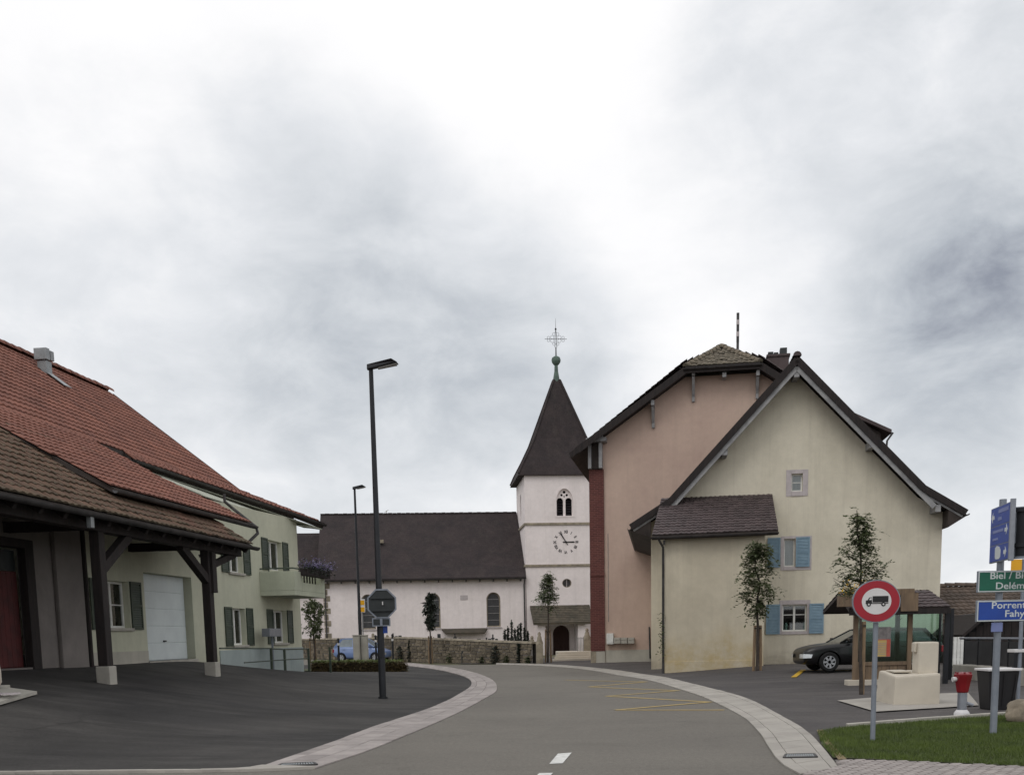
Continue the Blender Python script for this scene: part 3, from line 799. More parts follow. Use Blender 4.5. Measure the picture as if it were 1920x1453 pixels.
# ------------------------------------------------------------------ wall openings
def ring(mb, pt, u0, u1, z0, z1, d0, d1, w):
    mb.box(pt(u0, z0, d0), pt(u0+w, z1, d1)); mb.box(pt(u1-w, z0, d0), pt(u1, z1, d1))
    mb.box(pt(u0+w, z0, d0), pt(u1-w, z0+w, d1)); mb.box(pt(u0+w, z1-w, d0), pt(u1-w, z1, d1))
def window(parent, pt, u0, u1, z0, z1, rec=.16, leaves=2, bars=1, curtain=True, sill=True, fm='white_paint', sm='concrete_grey', bar_at=None, fw=.055, label=None):
    mb = MB(); w = fw
    ring(mb, pt, u0, u1, z0, z1, -rec-.06, -rec, w)
    for i in range(1, leaves):
        c = u0+(u1-u0)*i/leaves; mb.box(pt(c-w*.7, z0+w, -rec-.055), pt(c+w*.7, z1-w, -rec+.004))
    win = mb.build('window', M[fm], parent, bevel=.004, label=label)
    for i in range(leaves):
        a = u0+(u1-u0)*i/leaves+w*.75; b = u0+(u1-u0)*(i+1)/leaves-w*.75
        MB().box(pt(a, z0+w*.8, -rec-.035), pt(b, z1-w*.8, -rec-.028)).build('pane', M['pane'], win)
        for k in range(bars):
            zz_ = z0+(z1-z0)*(bar_at if bar_at else (k+1)/(bars+1))
            MB().box(pt(a, zz_-.014, -rec-.05), pt(b, zz_+.014, -rec-.012)).build('glazing_bar', M[fm], win)
    if curtain:
        c = MB(); n = 26; vs = []
        for i in range(n+1):
            u = u0+(u1-u0)*i/n; d = -rec-.16+.02*math.sin(i*2.1)
            vs += [pt(u, z0+.02, d), pt(u, z1-.02, d)]
        c.add(vs, [(2*i, 2*i+2, 2*i+3, 2*i+1) for i in range(n)]); c.build('curtain', M['curtain'], win, fix=False)
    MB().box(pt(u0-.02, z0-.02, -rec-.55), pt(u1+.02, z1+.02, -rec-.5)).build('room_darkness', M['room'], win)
    if sill: MB().box(pt(u0-.07, z0-.075, -rec+.002), pt(u1+.07, z0-.002, .07)).build('sill', M[sm], win, bevel=.01)
    return win
def shutter(parent, pt, u0, u1, z0, z1, d=.012, mt='shutter_green', label=None):
    mb = MB(); w = .055; t = .032
    ring(mb, pt, u0, u1, z0, z1, d, d+t, w)
    zm = (z0+z1)/2; mb.box(pt(u0+w, zm-w/2, d), pt(u1-w, zm+w/2, d+t))
    mb.box(pt(u0+w, z0+w, d+.002), pt(u1-w, zm-w/2, d+.008)); mb.box(pt(u0+w, zm+w/2, d+.002), pt(u1-w, z1-w, d+.008))
    n = int((z1-z0-.16)/.055)
    for i in range(n):
        z = z0+w+.03+(z1-z0-2*w-.06)*(i+.5)/n
        if abs(z-zm) < .05: continue
        a, b, c, e = pt(u0+w, z-.018, d+.026), pt(u1-w, z-.018, d+.026), pt(u1-w, z+.016, d+.008), pt(u0+w, z+.016, d+.008)
        mb.quad(a, b, c, e)
    for z in (z0+.15*(z1-z0), z0+.85*(z1-z0)): mb.box(pt(u0-.02, z-.015, d+t), pt(u0+.06, z+.015, d+t+.006))
    return mb.build('shutter', M[mt], parent, label=label)

# ------------------------------------------------------------------ farmhouse on the left
farm = thing('farmhouse', 'long farmhouse with red tiled roof, timber porch, pale garage door and grey green shutters', 'house', FARM)
Wp = lambda u, z, d: (d, u, z)
fx = lambda x, y, ax=0, v=0.0: FARM.px(x, y, ax, v)
def span(x0, y0, x1, y1):
    a, b = fx(x0, y0), fx(x1, y1); return min(a.y, b.y), max(a.y, b.y), min(a.z, b.z), max(a.z, b.z)
# openings: u along the wall, z up
g0, g1 = fx(268, 1073), fx(358, 1081); gb = fx(280, 1239.6)
GAR = (g0.y, g1.y, 1.0, 3.30)
W1 = span(197, 1178, 240, 1097); W1 = (W1[0], W1[1], 1.86, 3.0)
W2 = (fx(434, 1140).y, fx(459, 1140).y, fx(446, 1209).z, fx(440, 1140).z)
W3 = (fx(511, 1145).y, fx(536, 1145).y, fx(522, 1205).z, fx(515, 1144).z)
W4 = (fx(427, 1020).y, fx(453, 1020).y, fx(440, 1073).z, fx(434, 1021).z)
W5 = (fx(501, 1012).y, fx(527, 1012).y, fx(515, 1069).z, fx(505, 1012).z)
W6 = (fx(313, 1020).y, fx(330, 1020).y, fx(322, 1025).z, fx(320, 1007).z)
DOOR = (-8.2, fx(64, 1140).y, 1.02, fx(40, 1035).z+.1)
holes = [[(a, c), (b, c), (b, d), (a, d)] for a, b, c, d in (GAR, W1, W2, W3, W4, W5, W6)]
s_u = 4.7
wt = lambda u, v, d: (-d, u, v)
split = fx(160, 1150).y
WALL_TOP = [(split, .1), (12.4, .1), (12.4, 5.86), (-1.4, 5.48), (split, 5.48)]
MB().plate(WALL_TOP, holes, wt, .3).build('wall', M['green_wall'], farm)
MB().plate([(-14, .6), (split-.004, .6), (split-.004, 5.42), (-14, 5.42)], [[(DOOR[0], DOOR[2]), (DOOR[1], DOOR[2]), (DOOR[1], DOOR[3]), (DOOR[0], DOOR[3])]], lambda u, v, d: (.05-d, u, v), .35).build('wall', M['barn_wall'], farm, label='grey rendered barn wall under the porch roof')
MB().box((-14, 12.0, 0), (-.302, 12.4, 5.75)).build('gable_wall', M['green_wall'], farm)
MB().prism([(-14.3, 12.1, 5.7), (-.31, 12.1, 5.7), (-.02, 12.1, 5.95), (-2.5, 12.1, 6.92), (-7.4, 12.1, 10.65)], (0, .29, 0)).build('gable_wall', M['green_wall'], farm)
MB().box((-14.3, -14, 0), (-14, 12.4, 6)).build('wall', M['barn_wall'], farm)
bwl = MB().box((.06, -11.6, .5), (2.3, -11.5, 4.0)).build('unseen_shade_wall', M['timber_dark'], farm)  # unseen boarded wall, added out of frame to darken the porch
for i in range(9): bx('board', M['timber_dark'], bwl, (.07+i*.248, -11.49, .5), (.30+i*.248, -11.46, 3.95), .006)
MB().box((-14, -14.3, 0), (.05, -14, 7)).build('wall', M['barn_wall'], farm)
# wall base
sb = [fx(412, 1245), fx(412, 1216), fx(570, 1215), fx(570, 1262)]
MB().box((.003, 4.72, .1), (.03, 12.42, (sb[2].z+sb[1].z)/2)).build('socle', M['socle'], farm, bevel=.008)
pier0, pier1 = fx(104, 1200).y, split
MB().box((.052, pier0, .6), (.16, pier1-.25, 5.2)).build('pilaster', M['barn_wall'], farm, bevel=.03)
MB().box((.003, split+.02, .9), (.02, GAR[0]-.02, 1.28)).build('wall_base', M['base_grey'], farm)
# doors
gd = bx('garage_door', M['garage'], farm, (-.30, GAR[0]+.002, GAR[2]), (-.25, GAR[1]-.002, GAR[3]-.002))
for i in range(5):
    z = GAR[2]+.02+i*(GAR[3]-GAR[2]-.02)/5
    bx('panel', M['garage'], gd, (-.252, GAR[0]+.03, z), (-.235, GAR[1]-.03, z+(GAR[3]-GAR[2])/5-.025), .006)
bx('handle', M['dark_metal'], gd, (-.236, (GAR[0]+GAR[1])/2-.08, 1.5), (-.20, (GAR[0]+GAR[1])/2+.08, 1.54))
bx('threshold', M['concrete_grey'], farm, (-.3, GAR[0]-.05, .85), (.06, GAR[1]+.05, 1.0), .01)
bd = bx('barn_door', M['barn_red'], farm, (-.22, DOOR[0], DOOR[2]), (-.17, DOOR[1]-.28, DOOR[3]-.5), .004, label='red barn door')
y = DOOR[0]+.01
while y < DOOR[1]-.45:
    bx('plank', M['barn_red'], bd, (-.172, y, DOOR[2]+.02), (-.145, y+.165, DOOR[3]-.52), .006); y += .172
bx('door_light', M['sign_back'], farm, (-.2, DOOR[0], DOOR[3]-.49), (-.17, DOOR[1]-.3, DOOR[3]-.06))
mb = MB(); mb.box((-.1, DOOR[1]-.30, .95), (.08, DOOR[1]+.02, DOOR[3])); mb.box((-.1, DOOR[0]-.25, DOOR[3]-.02), (.08, DOOR[1]+.02, DOOR[3]+.16)); mb.build('door_frame', M['timber_dark'], farm, bevel=.01)
# windows and shutters
window(farm, Wp, *W1, curtain=True); shutter(farm, Wp, W1[1]+.05, W1[1]+.62, W1[2]-.04, W1[3]+.02); shutter(farm, Wp, W1[0]-.62, W1[0]-.05, W1[2]-.04, W1[3]+.02)
for (a, b, c, d), lw in ((W2, .56), (W3, .56), (W4, .56), (W5, .56)):
    window(farm, Wp, a, b, c, d, leaves=2, bars=0, sill=(c < 4.3 and (a, b) != (W5[0], W5[1])))
    shutter(farm, Wp, a-lw-.05, a-.05, c-.03, d+.03); shutter(farm, Wp, b+.05, b+lw+.05, c-.03, d+.03)
window(farm, Wp, *W6, leaves=1, bars=0, curtain=False)

# roofs
XE, ZE, YF = .7, 5.80, 13.4
rk_far, rg_far = Vector((-2.5, YF, 7.1)), Vector((-7.4, YF, 10.88))
MS = (7.1-4.80)/(1.62+2.5)
mz = lambda x: 4.80 + MS*(1.62-x)
e1n = None
for k in range(400):                                   # where the upper eave starts: on the lower slope
    x = -2.5+4*k/400; q = fx(245, 858, 0, x)
    if q.z - mz(x) < .02 and x > -2.3: e1n = q; break
if e1n is None: e1n = Vector((.3, -1.6, mz(.3)))
A = [Vector((-2.5, -14, 7.1)), rk_far, rg_far, Vector((-7.4, -14, 10.88))]
F = [e1n, Vector((XE, YF, ZE)), rk_far, Vector((-2.5, e1n.y, 7.1))]
ylim = 3.7
mcut = fx(0, 800, 0, -.6)
mA, mB = None, None
def m_plane(px, py):
    best = None
    for k in range(600):
        x = -2.5+4.4*k/600; q = fx(px, py, 0, x)
        if best is None or abs(q.z-mz(x)) < best[0]: best = (abs(q.z-mz(x)), q)
    return best[1]
mA, mB = m_plane(300, 897), m_plane(463, 974)
def m_keep(p):
    if p.y > mA.y-.1 and p.x < mA.x+(mB.x-mA.x)*(p.y-mA.y)/(mB.y-mA.y): return False
    if p.y >= -4.2: return True
    lim = 1.7 + (p.y+4.2)*(2.6/max(.5, -4.2-mcut.y)); return p.x < lim
Mq = [Vector((1.62, -14, 4.80)), Vector((1.62, ylim, 4.80)), Vector((-2.5, ylim, 7.1)), Vector((-2.5, -14, 7.1))]
PZ, PX = 4.02, 2.42
PS = .655
pz = lambda x: PZ + PS*(PX-x)
Pq = [Vector((PX, -12, PZ)), Vector((PX, 1.6, PZ-.01)), Vector((-1.2, 1.6, pz(-1.2)-.02)), Vector((-1.2, -12, pz(-1.2)-.02))]
down = Vector((0, 0, -.16))
sl_ = MB().prism(A, down); sl_.prism([Vector((-7.4, YF, 10.88)), Vector((-7.4, -14, 10.88)), Vector((-15.2, -14, 5.6)), Vector((-15.2, YF, 5.6))], down); sl_.build('roof', M['under'], farm)
MB().add(F + [p+Vector((0, 0, -.17)) for p in F], [(0, 1, 2), (0, 2, 3), (6, 5, 4), (7, 6, 4), (0, 4, 5, 1), (1, 5, 6, 2), (2, 6, 7, 3), (3, 7, 4, 0)]).build('eave_roof', M['under'], farm)
yb = mcut.y
MB().prism([Vector((1.62, -4.2, 4.80)), Vector((1.62, ylim, 4.80)), Vector((mB.x, mB.y, mz(mB.x))), Vector((mA.x, mA.y, mz(mA.x))), Vector((-2.5, mA.y-.02, 7.1)), Vector((-2.5, -14, 7.1)), Vector((-.95, -14, mz(-.95))), Vector((-.95, yb, mz(-.95)))], Vector((0, 0, -.12))).build('lower_roof', M['under'], farm)
MB().prism(Pq, Vector((0, 0, -.10))).build('porch_roof', M['under'], farm)
tv, tf = tile_shape(.245, .30)
tm = tile_grid(*A, .235, .335) + tile_grid(*F, .235, .335, off=.01)
TM = tile_grid(*Mq, .235, .335, keep=lambda p: m_keep(p), off=.02)
pieces('roof_tile', 'roof_tiles', tv, tf, tm + TM, M['tile_red'], farm, FARM, 150)
TP = tile_grid(*Pq, .225, .30, off=.012, jit=.02)
pieces('porch_roof_tile', 'porch_roof_tiles', tv, tf, TP, M['tile_old'], farm, FARM, 300)
ridge_caps('ridge_tile', (-7.4, -2, 10.93), (-7.4, YF, 10.93), M['tile_red'], farm)
vt = MB()
for p, q in ((rg_far, rk_far), (rk_far, Vector((XE, YF, ZE)))):
    vt.beam(p+Vector((0, .03, -.1)), q+Vector((0, .03, -.1)), .05, .24)
vt.build('verge_board', M['timber_dark'], farm)
# soffit under the far eave, eaves boards, gutters
MB().prism([e1n+Vector((-.0, .1, -.22)), Vector((XE-.04, YF-.02, ZE-.2)), Vector((-.05, YF-.02, ZE-.12)), Vector((-.05, e1n.y+.1, ZE-.06))], (0, 0, -.03)).build('soffit', M['soffit'], farm)
MB().prism([(-.1, 12.42, ZE-.1), (XE-.04, 12.42, ZE-.22), (XE-.04, YF-.03, ZE-.22), (-.1, YF-.03, ZE-.1)], (0, 0, -.03)).build('soffit', M['soffit'], farm)
def gutter(p, q, parent, r=.075, mt='gutter'):
    p, q = Vector(p), Vector(q); d = (q-p).normalized(); s = d.cross(Vector((0, 0, 1))).normalized(); vs = []; n = 9
    for c in (p, q):
        for rr in (r, r*.86):
            for i in range(n):
                a = math.pi + math.pi*i/(n-1); vs.append(c + s*math.cos(a)*rr + Vector((0, 0, math.sin(a)*rr)))
    fs = []
    for i in range(n-1):
        fs.append((i, i+1, 2*n+i+1, 2*n+i)); fs.append((n+i, 3*n+i, 3*n+i+1, n+i+1))
        fs.append((i, n+i, n+i+1, i+1)); fs.append((2*n+i, 2*n+i+1, 3*n+i+1, 3*n+i))
    fs += [(0, 2*n, 3*n, n), (n-1, 2*n-1, 4*n-1, 3*n-1)]
    return MB().add(vs, fs).build('rain_gutter', M[mt], parent, smooth=True)
gutter(e1n+Vector((.08, -.1, -.06)), (XE+.08, YF+.05, ZE-.05), farm)
gutter((1.62+.08, -4.3, 4.74), (1.62+.08, ylim+.15, 4.74), farm)
gutter((PX+.08, -12, PZ-.06), (PX+.08, 1.75, PZ-.06), farm, .085, 'gutter')
for y in (-6.9,): bx('gutter_bracket', M['gutter_pale'], farm, (PX+.0, y, PZ-.34), (PX+.10, y+.12, PZ-.1), .01)
# rain pipe from the upper eave down over the lower gutter
RP = fx(421, 936, 0, XE+.08)
MB().tube([(XE+.08, RP.y, ZE-.1), (XE+.08, RP.y, ZE-.32), (.95, RP.y+.15, ZE-.5), (1.62+.1, ylim+.1, 4.72), (1.75, ylim+.12, 4.55), (1.6, ylim-.3, 4.25), (.9, ylim-1.0, 3.95), (.5, ylim-1.2, 3.85)], .045, 8).build('rain_pipe', M['gutter'], farm, smooth=True)
MB().tube([(.13, split-.12, 4.6), (.13, split-.12, .95)], .06, 8).build('rain_pipe', M['timber_dark'], farm, smooth=True)
# wall strip under the upper eave
# porch timbers
px_ = 2.0
yp = [-5.78, -.49]
for y, zb in zip(yp, (.69, .63)):
    po = MB().box((px_-.105, y-.12, zb+.34), (px_+.105, y+.12, 3.72)).build('porch_post', M['timber_dark'], farm, bevel=.015)
    MB().box((px_-.15, y-.15, zb-.15), (px_+.15, y+.15, zb+.34)).build('stone_base', M['concrete_grey'], po, bevel=.02)
MB().box((px_-.13, -12, 3.72), (px_+.13, 1.55, 4.0)).build('porch_beam', M['timber_dark'], farm, bevel=.012)
b1 = fx(205, 1062, 0, px_); b1b = fx(237, 984, 0, px_)
MB().beam((px_, yp[0]+.1, b1.z-.05), (px_, b1b.y, 3.74), .18, .2).build('brace', M['timber_dark'], farm, bevel=.01)
b2 = fx(388, 1085, 0, px_); b2b = fx(336, 1005, 0, px_)
MB().beam((px_, yp[1]-.1, b2.z-.02), (px_, b2b.y, 3.74), .18, .2).build('brace', M['timber_dark'], farm, bevel=.01)
MB().beam((px_, yp[1]+.1, b2.z+.3), (px_, 1.3, 3.76), .14, .16).build('brace', M['timber_dark'], farm, bevel=.01)
MB().box((px_-.02, yp[1]-.02, 2.7), (px_+.17, yp[1]+.22, 3.7)).build('brace_block', M['timber_dark'], farm)
for y in np.arange(-11.5, 1.6, .8):
    MB().beam((PX-.05, y, PZ-.17), (-.6, y, pz(-.6)-.17), .11, .13).build('rafter', M['timber_dark'], farm)
for y in (-11, -5.78, -.49): MB().box((.0, y-.1, 3.76), (px_, y+.1, 3.96)).build('tie_beam', M['timber_dark'], farm)
# roof vent near the ridge
c = fx(78, 690, 1, 7.0); xv = -6.55
zt_ = 10.88-(xv+7.4)*-1*(-.771)
VY = fx(84, 690, 0, xv).y-7.06; cv = MB(); cv.box((xv-.16, 6.9, zt_-.3), (xv+.16, 7.22, zt_+.36)); ch = cv.build('roof_vent', M['gutter_pale'], farm, bevel=.01); ch.location.y = VY
mb = MB(); mb.box((xv-.22, 6.84, zt_+.38), (xv+.22, 7.05, zt_+.74)); mb.box((xv-.2, 7.09, zt_+.40), (xv+.22, 7.3, zt_+.70)); mb.build('vent_hood', M['gutter_pale'], ch, bevel=.015)
MB().prism([(xv+.1, 6.85, zt_+.02), (xv+.1, 7.3, zt_+.02), (xv+.75, 7.3, zt_-.46), (xv+.75, 6.85, zt_-.46)], (0, 0, .02)).build('flashing', M['gutter_pale'], ch)

# balcony
ya = fx(487, 1090).y; zb0 = fx(487, 1117).z; zb1 = fx(487, 1072).z
BO, YL = 1.22, 3.25
bal = MB(); bal.box((.002, ya, zb0), (BO, ya+YL, zb0+.16)); bal.build('balcony_slab', M['balcony'], farm, bevel=.012)
bal = MB(); bal.box((.002, ya, zb0+.162), (BO, ya+.12, zb1)); bal.box((BO-.12, ya+.122, zb0+.162), (BO, ya+.75, zb1)); bal.box((BO-.12, ya+.752, zb0+.162), (BO, ya+YL-.4, zb0+.45)); bal.box((BO-.12, ya+YL-.4, zb0+.164), (BO, ya+YL, zb1)); bal.box((.002, ya+YL-.12, zb0+.162), (BO-.122, ya+YL, zb1))
bal.build('balcony_parapet', M['balcony'], farm, bevel=.012)
rl = MB(); rl.tube([(.0, ya+.06, zb1+.1), (BO-.06, ya+.06, zb1+.1), (BO-.06, ya+YL-.06, zb1+.1), (0, ya+YL-.06, zb1+.1)], .025)
for x in (.3, .9): rl.box((x, ya+.05, zb1), (x+.03, ya+.07, zb1+.1))
rl.build('balcony_rail', M['shutter_green'], farm)
for i in range(6):
    y = ya+.85+i*.3; bx('baluster', M['timber_dark'], farm, (BO-.09, y, zb0+.452), (BO-.05, y+.05, zb1+.08), .004)
fb = thing('flower_box', 'dark flower box of violet blooms along the farmhouse balcony rail', 'flower box', Fr(FARM.w((BO+.1, ya+YL/2, zb1)), FARM.a))
bx('box', M['timber_dark'], fb, (-.12, -1.0, -.12), (.14, YL/2-.05, .1))
def leafspray(name, mt, parent, n, sampler, size):
    vs = []; fs = []; rn = []
    for i in range(n):
        c, dn = sampler(); c = Vector(c)
        d = Vector((random.gauss(0, 1), random.gauss(0, 1), random.gauss(-.15, .45))).normalized(); s_ = d.cross(Vector((0, 0, 1))).normalized(); L_ = size*random.uniform(1.1, 2.0); tone = dn + random.uniform(-.2, .2)
        k_ = random.choice((3, 4, 5))
        for q in range(k_*2+1):
            f = (q//2+1)/(k_+.5); p = c + d*L_*f - Vector((0, 0, L_*.28*f*f)); sd2 = 0 if q == k_*2 else (1 if q % 2 else -1)
            o = (d*.45 + s_*sd2*1.0 + Vector((0, 0, random.uniform(-.35, .15)))).normalized(); l = size*random.uniform(.5, .8); w = o.cross(Vector((random.gauss(0, .4), random.gauss(0, .4), 1))).normalized()*l*.33; b = len(vs)
            vs += [p, p+o*l*.5+w, p+o*l, p+o*l*.5-w]; fs.append((b, b+1, b+2, b+3)); rn.append(min(1, max(0, tone+random.uniform(-.12, .12))))
    me = bpy.data.meshes.new(name); me.from_pydata(vs, [], fs)
    at = me.attributes.new('rnd', 'FLOAT', 'FACE'); at.data.foreach_set('value', rn); me.materials.append(mt)
    o = bpy.data.objects.new(name, me); COL.objects.link(o); o.parent = parent
    return o
def leafblob(name, mt, parent, n, sampler, size, aspect=.55, flat=.4):
    vs = []; fs = []; rn = []
    for i in range(n):
        c, dn = sampler(); c = Vector(c)
        a = Vector((random.gauss(0, 1), random.gauss(0, 1), random.gauss(0, flat))).normalized()
        b = a.cross(Vector((random.gauss(0, .5), random.gauss(0, .5), 1))).normalized()
        s = size*random.uniform(.6, 1.3); k = len(vs)
        m = c + a*s*.5 + Vector((0, 0, random.uniform(-.1, .1)*s))
        vs += [c, m + b*s*aspect*.5, c + a*s - Vector((0, 0, s*.12)), m - b*s*aspect*.5]
        fs.append((k, k+1, k+2, k+3)); rn.append(min(1, max(0, dn + random.uniform(-.25, .25))))
    me = bpy.data.meshes.new(name); me.from_pydata(vs, [], fs)
    at = me.attributes.new('rnd', 'FLOAT', 'FACE'); at.data.foreach_set('value', rn); me.materials.append(mt)
    o = bpy.data.objects.new(name, me); COL.objects.link(o)
    if parent is not None: o.parent = parent
    return o
def sbox(): return (random.uniform(-.22, .35), random.uniform(-1.05, YL/2+.05), .1+abs(random.gauss(0, .14))-.15*(random.random() < .3)), random.random()
leafblob('foliage', M['leaf_dark'], fb, 900, sbox, .09)
leafblob('blossom', M['flower_v'], fb, 700, lambda: ((random.uniform(-.22, .38), random.uniform(-1.05, YL/2+.05), .18+abs(random.gauss(0, .13))), random.random()), .07)

# grey letter box board standing by the far ground floor window
q0 = fx(491, 1178, 0, .35); q1 = fx(517, 1193, 0, .35)
lb = thing('meter_box', 'pale grey box on a post before the farmhouse ground floor window', 'cabinet', Fr(FARM.w((.45, (q0.y+q1.y)/2, 0)), FARM.a))
bx('case', M['steel'], lb, (-.14, -.55, q1.z), (.14, .55, q0.z), .015)
bx('post', M['steel_pole'], lb, (-.03, -.03, .35), (.03, .03, q1.z))

# ramp railing beside the farmhouse
rlf = Fr(FARM.w((1.0, 7, 0)), FARM.a)
rail = thing('ramp_railing', 'green metal ramp railing beside the blue grey base of the farmhouse', 'railing', rlf)
def rpt(px, py, X): return rlf.inv @ FARM.w(FARM.px(px, py, 0, X))
posts_px = [((506, 1214), (510, 1253)), ((531, 1216), (535, 1256)), ((577, 1215), (580, 1258)), ((617, 1213), (620, 1258))]
tops = []
for k, (t_, b_) in enumerate(posts_px):
    X = 1.0 if k < 2 else .9
    t3 = rpt(*t_, X); b3 = rpt(*b_, X); tops.append((t3, b3))
    MB().box((b3.x-.035, b3.y-.035, b3.z-.1), (b3.x+.035, b3.y+.035, t3.z)).build('post', M['shutter_green'], rail)
a0 = rpt(412, 1215, 1.0); a1 = rpt(458, 1242, 1.0)
MB().tube([a0, tops[0][0]+Vector((0, 0, -.02)), tops[1][0]+Vector((0, 0, -.02)), tops[2][0]+Vector((0, 0, -.02))], .022).build('top_rail', M['shutter_green'], rail)
MB().tube([a1, Vector((a1.x, tops[0][1].y, a1.z)), Vector((a1.x, tops[1][1].y, a1.z)), Vector((tops[2][0].x, tops[2][0].y, a1.z-.02))], .018).build('mid_rail', M['shutter_green'], rail)

# things under the porch at the left edge
cp = Gr(2, 1290); fr = Fr(cp)
st = thing('stone_bollard', 'cream rounded stone bollard under the porch at the left edge', 'bollard', fr)
MB().lathe([(.0, .5), (.09, .49), (.145, .42), (.16, .3), (.16, .12), (.13, .06)][::-1], (-.15, 0, 0), 18).build('bollard_body', M['concrete'], st, smooth=True)
MB().box((-.4, -.18, -.02), (.08, .18, .06)).build('foot', M['concrete_grey'], st, bevel=.01)
sl0 = [Gr(-60, 1301), Gr(20, 1296), Gr(70, 1303), Gr(0, 1324), Gr(-80, 1330)]; c0 = sum(sl0, Vector())/5
cw = thing('gravel_tray', 'flat stone tray with loose pale gravel on the dark forecourt', 'tray', Fr(c0))
MB().prism([p-c0+Vector((0, 0, .02)) for p in sl0], (0, 0, .05)).build('slab', M['concrete_grey'], cw)
gv = [Matrix.Translation((sum((sl0[i] for i in (0, 1, 2, 3, 4)), Vector())/5-c0) + Vector((random.uniform(-.7, .35), random.uniform(-.25, .3), .075))) @ Matrix.Rotation(random.uniform(0, 6), 4, 'Z') for i in range(160)]
bulk('gravel', [(x*.03, y*.025, z*.02) for x, y, z in ((-1, -1, 0), (1, -1, 0), (1, 1, 0), (-1, 1, 0), (-.6, -.6, 1), (.6, -.6, 1), (.6, .6, 1), (-.6, .6, 1))], [(4, 5, 6, 7), (0, 1, 5, 4), (1, 2, 6, 5), (2, 3, 7, 6), (3, 0, 4, 7)], gv, M['surround'], cw)

# ------------------------------------------------------------------ church
co = P(988, 1232, 82.0); CH = Fr((co.x, co.y, 0), rad(5))
church = thing('church', 'white village church with clock tower, pointed spire and long dark nave roof', 'church', CH)
cxp = lambda x, y, ax=1, v=0.0: CH.px(x, y, ax, v)
def arch(u0, u1, z0, z1, n=9, pointed=False):
    r = (u1-u0)/2; c = (u0+u1)/2; pts = [(u0, z0), (u1, z0)]
    if pointed:
        zs = z1 - r*1.55
        for i in range(n+1):
            t = i/n; pts.append((u1 - r*(1-math.cos(t*math.pi/2)), zs + (z1-zs)*math.sin(t*math.pi/2)))
        for i in range(1, n+1):
            t = 1-i/n; pts.append((u0 + r*(1-math.cos(t*math.pi/2)), zs + (z1-zs)*math.sin(t*math.pi/2)))
    else:
        for i in range(n*2+1):
            t = math.pi*i/(2*n); pts.append((c+r*math.cos(t), z1-r+r*math.sin(t)))
    return pts
wf = lambda u, v, d: (u, d, v)
TW, TD, TZ = 5.95, 6.3, 13.35
cl = cxp(1061, 1016); bc = cxp(1057.5, 943)
bel = (bc.x-.64, bc.x+.64, cxp(1057, 967).z, cxp(1057, 916).z)
oc = cxp(1062, 1093); ocr = .36
dr = (cxp(1036, 1200).x, cxp(1067, 1200).x, -.1, cxp(1050, 1172).z)
holes = [arch(*bel, pointed=True), [(oc.x+ocr*math.cos(a), oc.z+ocr*.92*math.sin(a)) for a in [2*math.pi*i/20 for i in range(20)]], arch(*dr)]
MB().plate([(0, -.3), (TW, -.3), (TW, TZ), (0, TZ)], holes, lambda u, v, d: (u+.04, d, v), .45).build('tower_wall', M['white_wall'], church)
l_open = arch(TD*.5-.45, TD*.5+.45, bel[2], bel[3], pointed=True)
MB().plate([(.452, 0), (TD, 0), (TD, TZ), (.452, TZ)], [l_open], lambda u, v, d: (.04+d, u, v), .4).build('tower_wall', M['white_wall'], church)
MB().box((TW+.04-.4, .452, 0), (TW+.04, TD, TZ)).build('tower_wall', M['white_wall'], church)
MB().box((.442, TD-.4, 0), (TW-.37, TD, TZ)).build('tower_wall', M['white_wall'], church)
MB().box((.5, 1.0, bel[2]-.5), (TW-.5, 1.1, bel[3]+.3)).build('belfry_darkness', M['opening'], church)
# string courses
for zc in (cxp(1040, 982).z, cxp(1040, 1060).z):
    mb = MB(); mb.box((-.05, -.09, zc-.09), (TW+.13, -.002, zc+.09)); mb.box((-.05, 0, zc-.09), (.038, TD+.05, zc+.09)); mb.build('string_course', M['sandstone'], church, bevel=.02)
# belfry window: tracery and mullion
bw = MB()
u0, u1, z0, z1 = bel
oy = .16
outer = arch(u0+.002, u1-.002, z0, z1-.003, pointed=True)
zs = z0 + (z1-z0)*.60
def circ(c, z, r, n=10): return [(c+r*math.cos(2*math.pi*i/n), z+r*math.sin(2*math.pi*i/n)) for i in range(n)]
uc = (u0+u1)/2
lights = [arch(u0+.07, uc-.09, z0+.03, zs+.14, 5), arch(uc+.09, u1-.07, z0+.03, zs+.14, 5), circ(uc, zs+.56, .11), circ(uc-.2, zs+.34, .09), circ(uc+.2, zs+.34, .09), circ(uc, zs+.24, .06)]
bwo = MB().plate(outer, lights, lambda u, v, d: (u+.04, oy+d, v), .1).build('belfry_window', M['white_wall'], church)
for s in (0, 1):
    for i in range(7):
        z = z0+.1+i*.19; a, b = (u0+.1, uc-.075) if s == 0 else (uc+.075, u1-.1)
        MB().prism([(a+.04, oy+.16, z), (b+.04, oy+.16, z), (b+.04, oy+.30, z+.14), (a+.04, oy+.30, z+.14)], (0, .02, 0)).build('louvre', M['opening'], bwo)
fr_o = arch(u0-.12, u1+.12, z0-.10, z1+.15, pointed=True)
MB().plate(fr_o, [arch(u0-.002, u1+.002, z0, z1+.002, pointed=True)], lambda u, v, d: (u+.04, -.03+d, v), .028).build('window_surround', M['white_wall'], church)
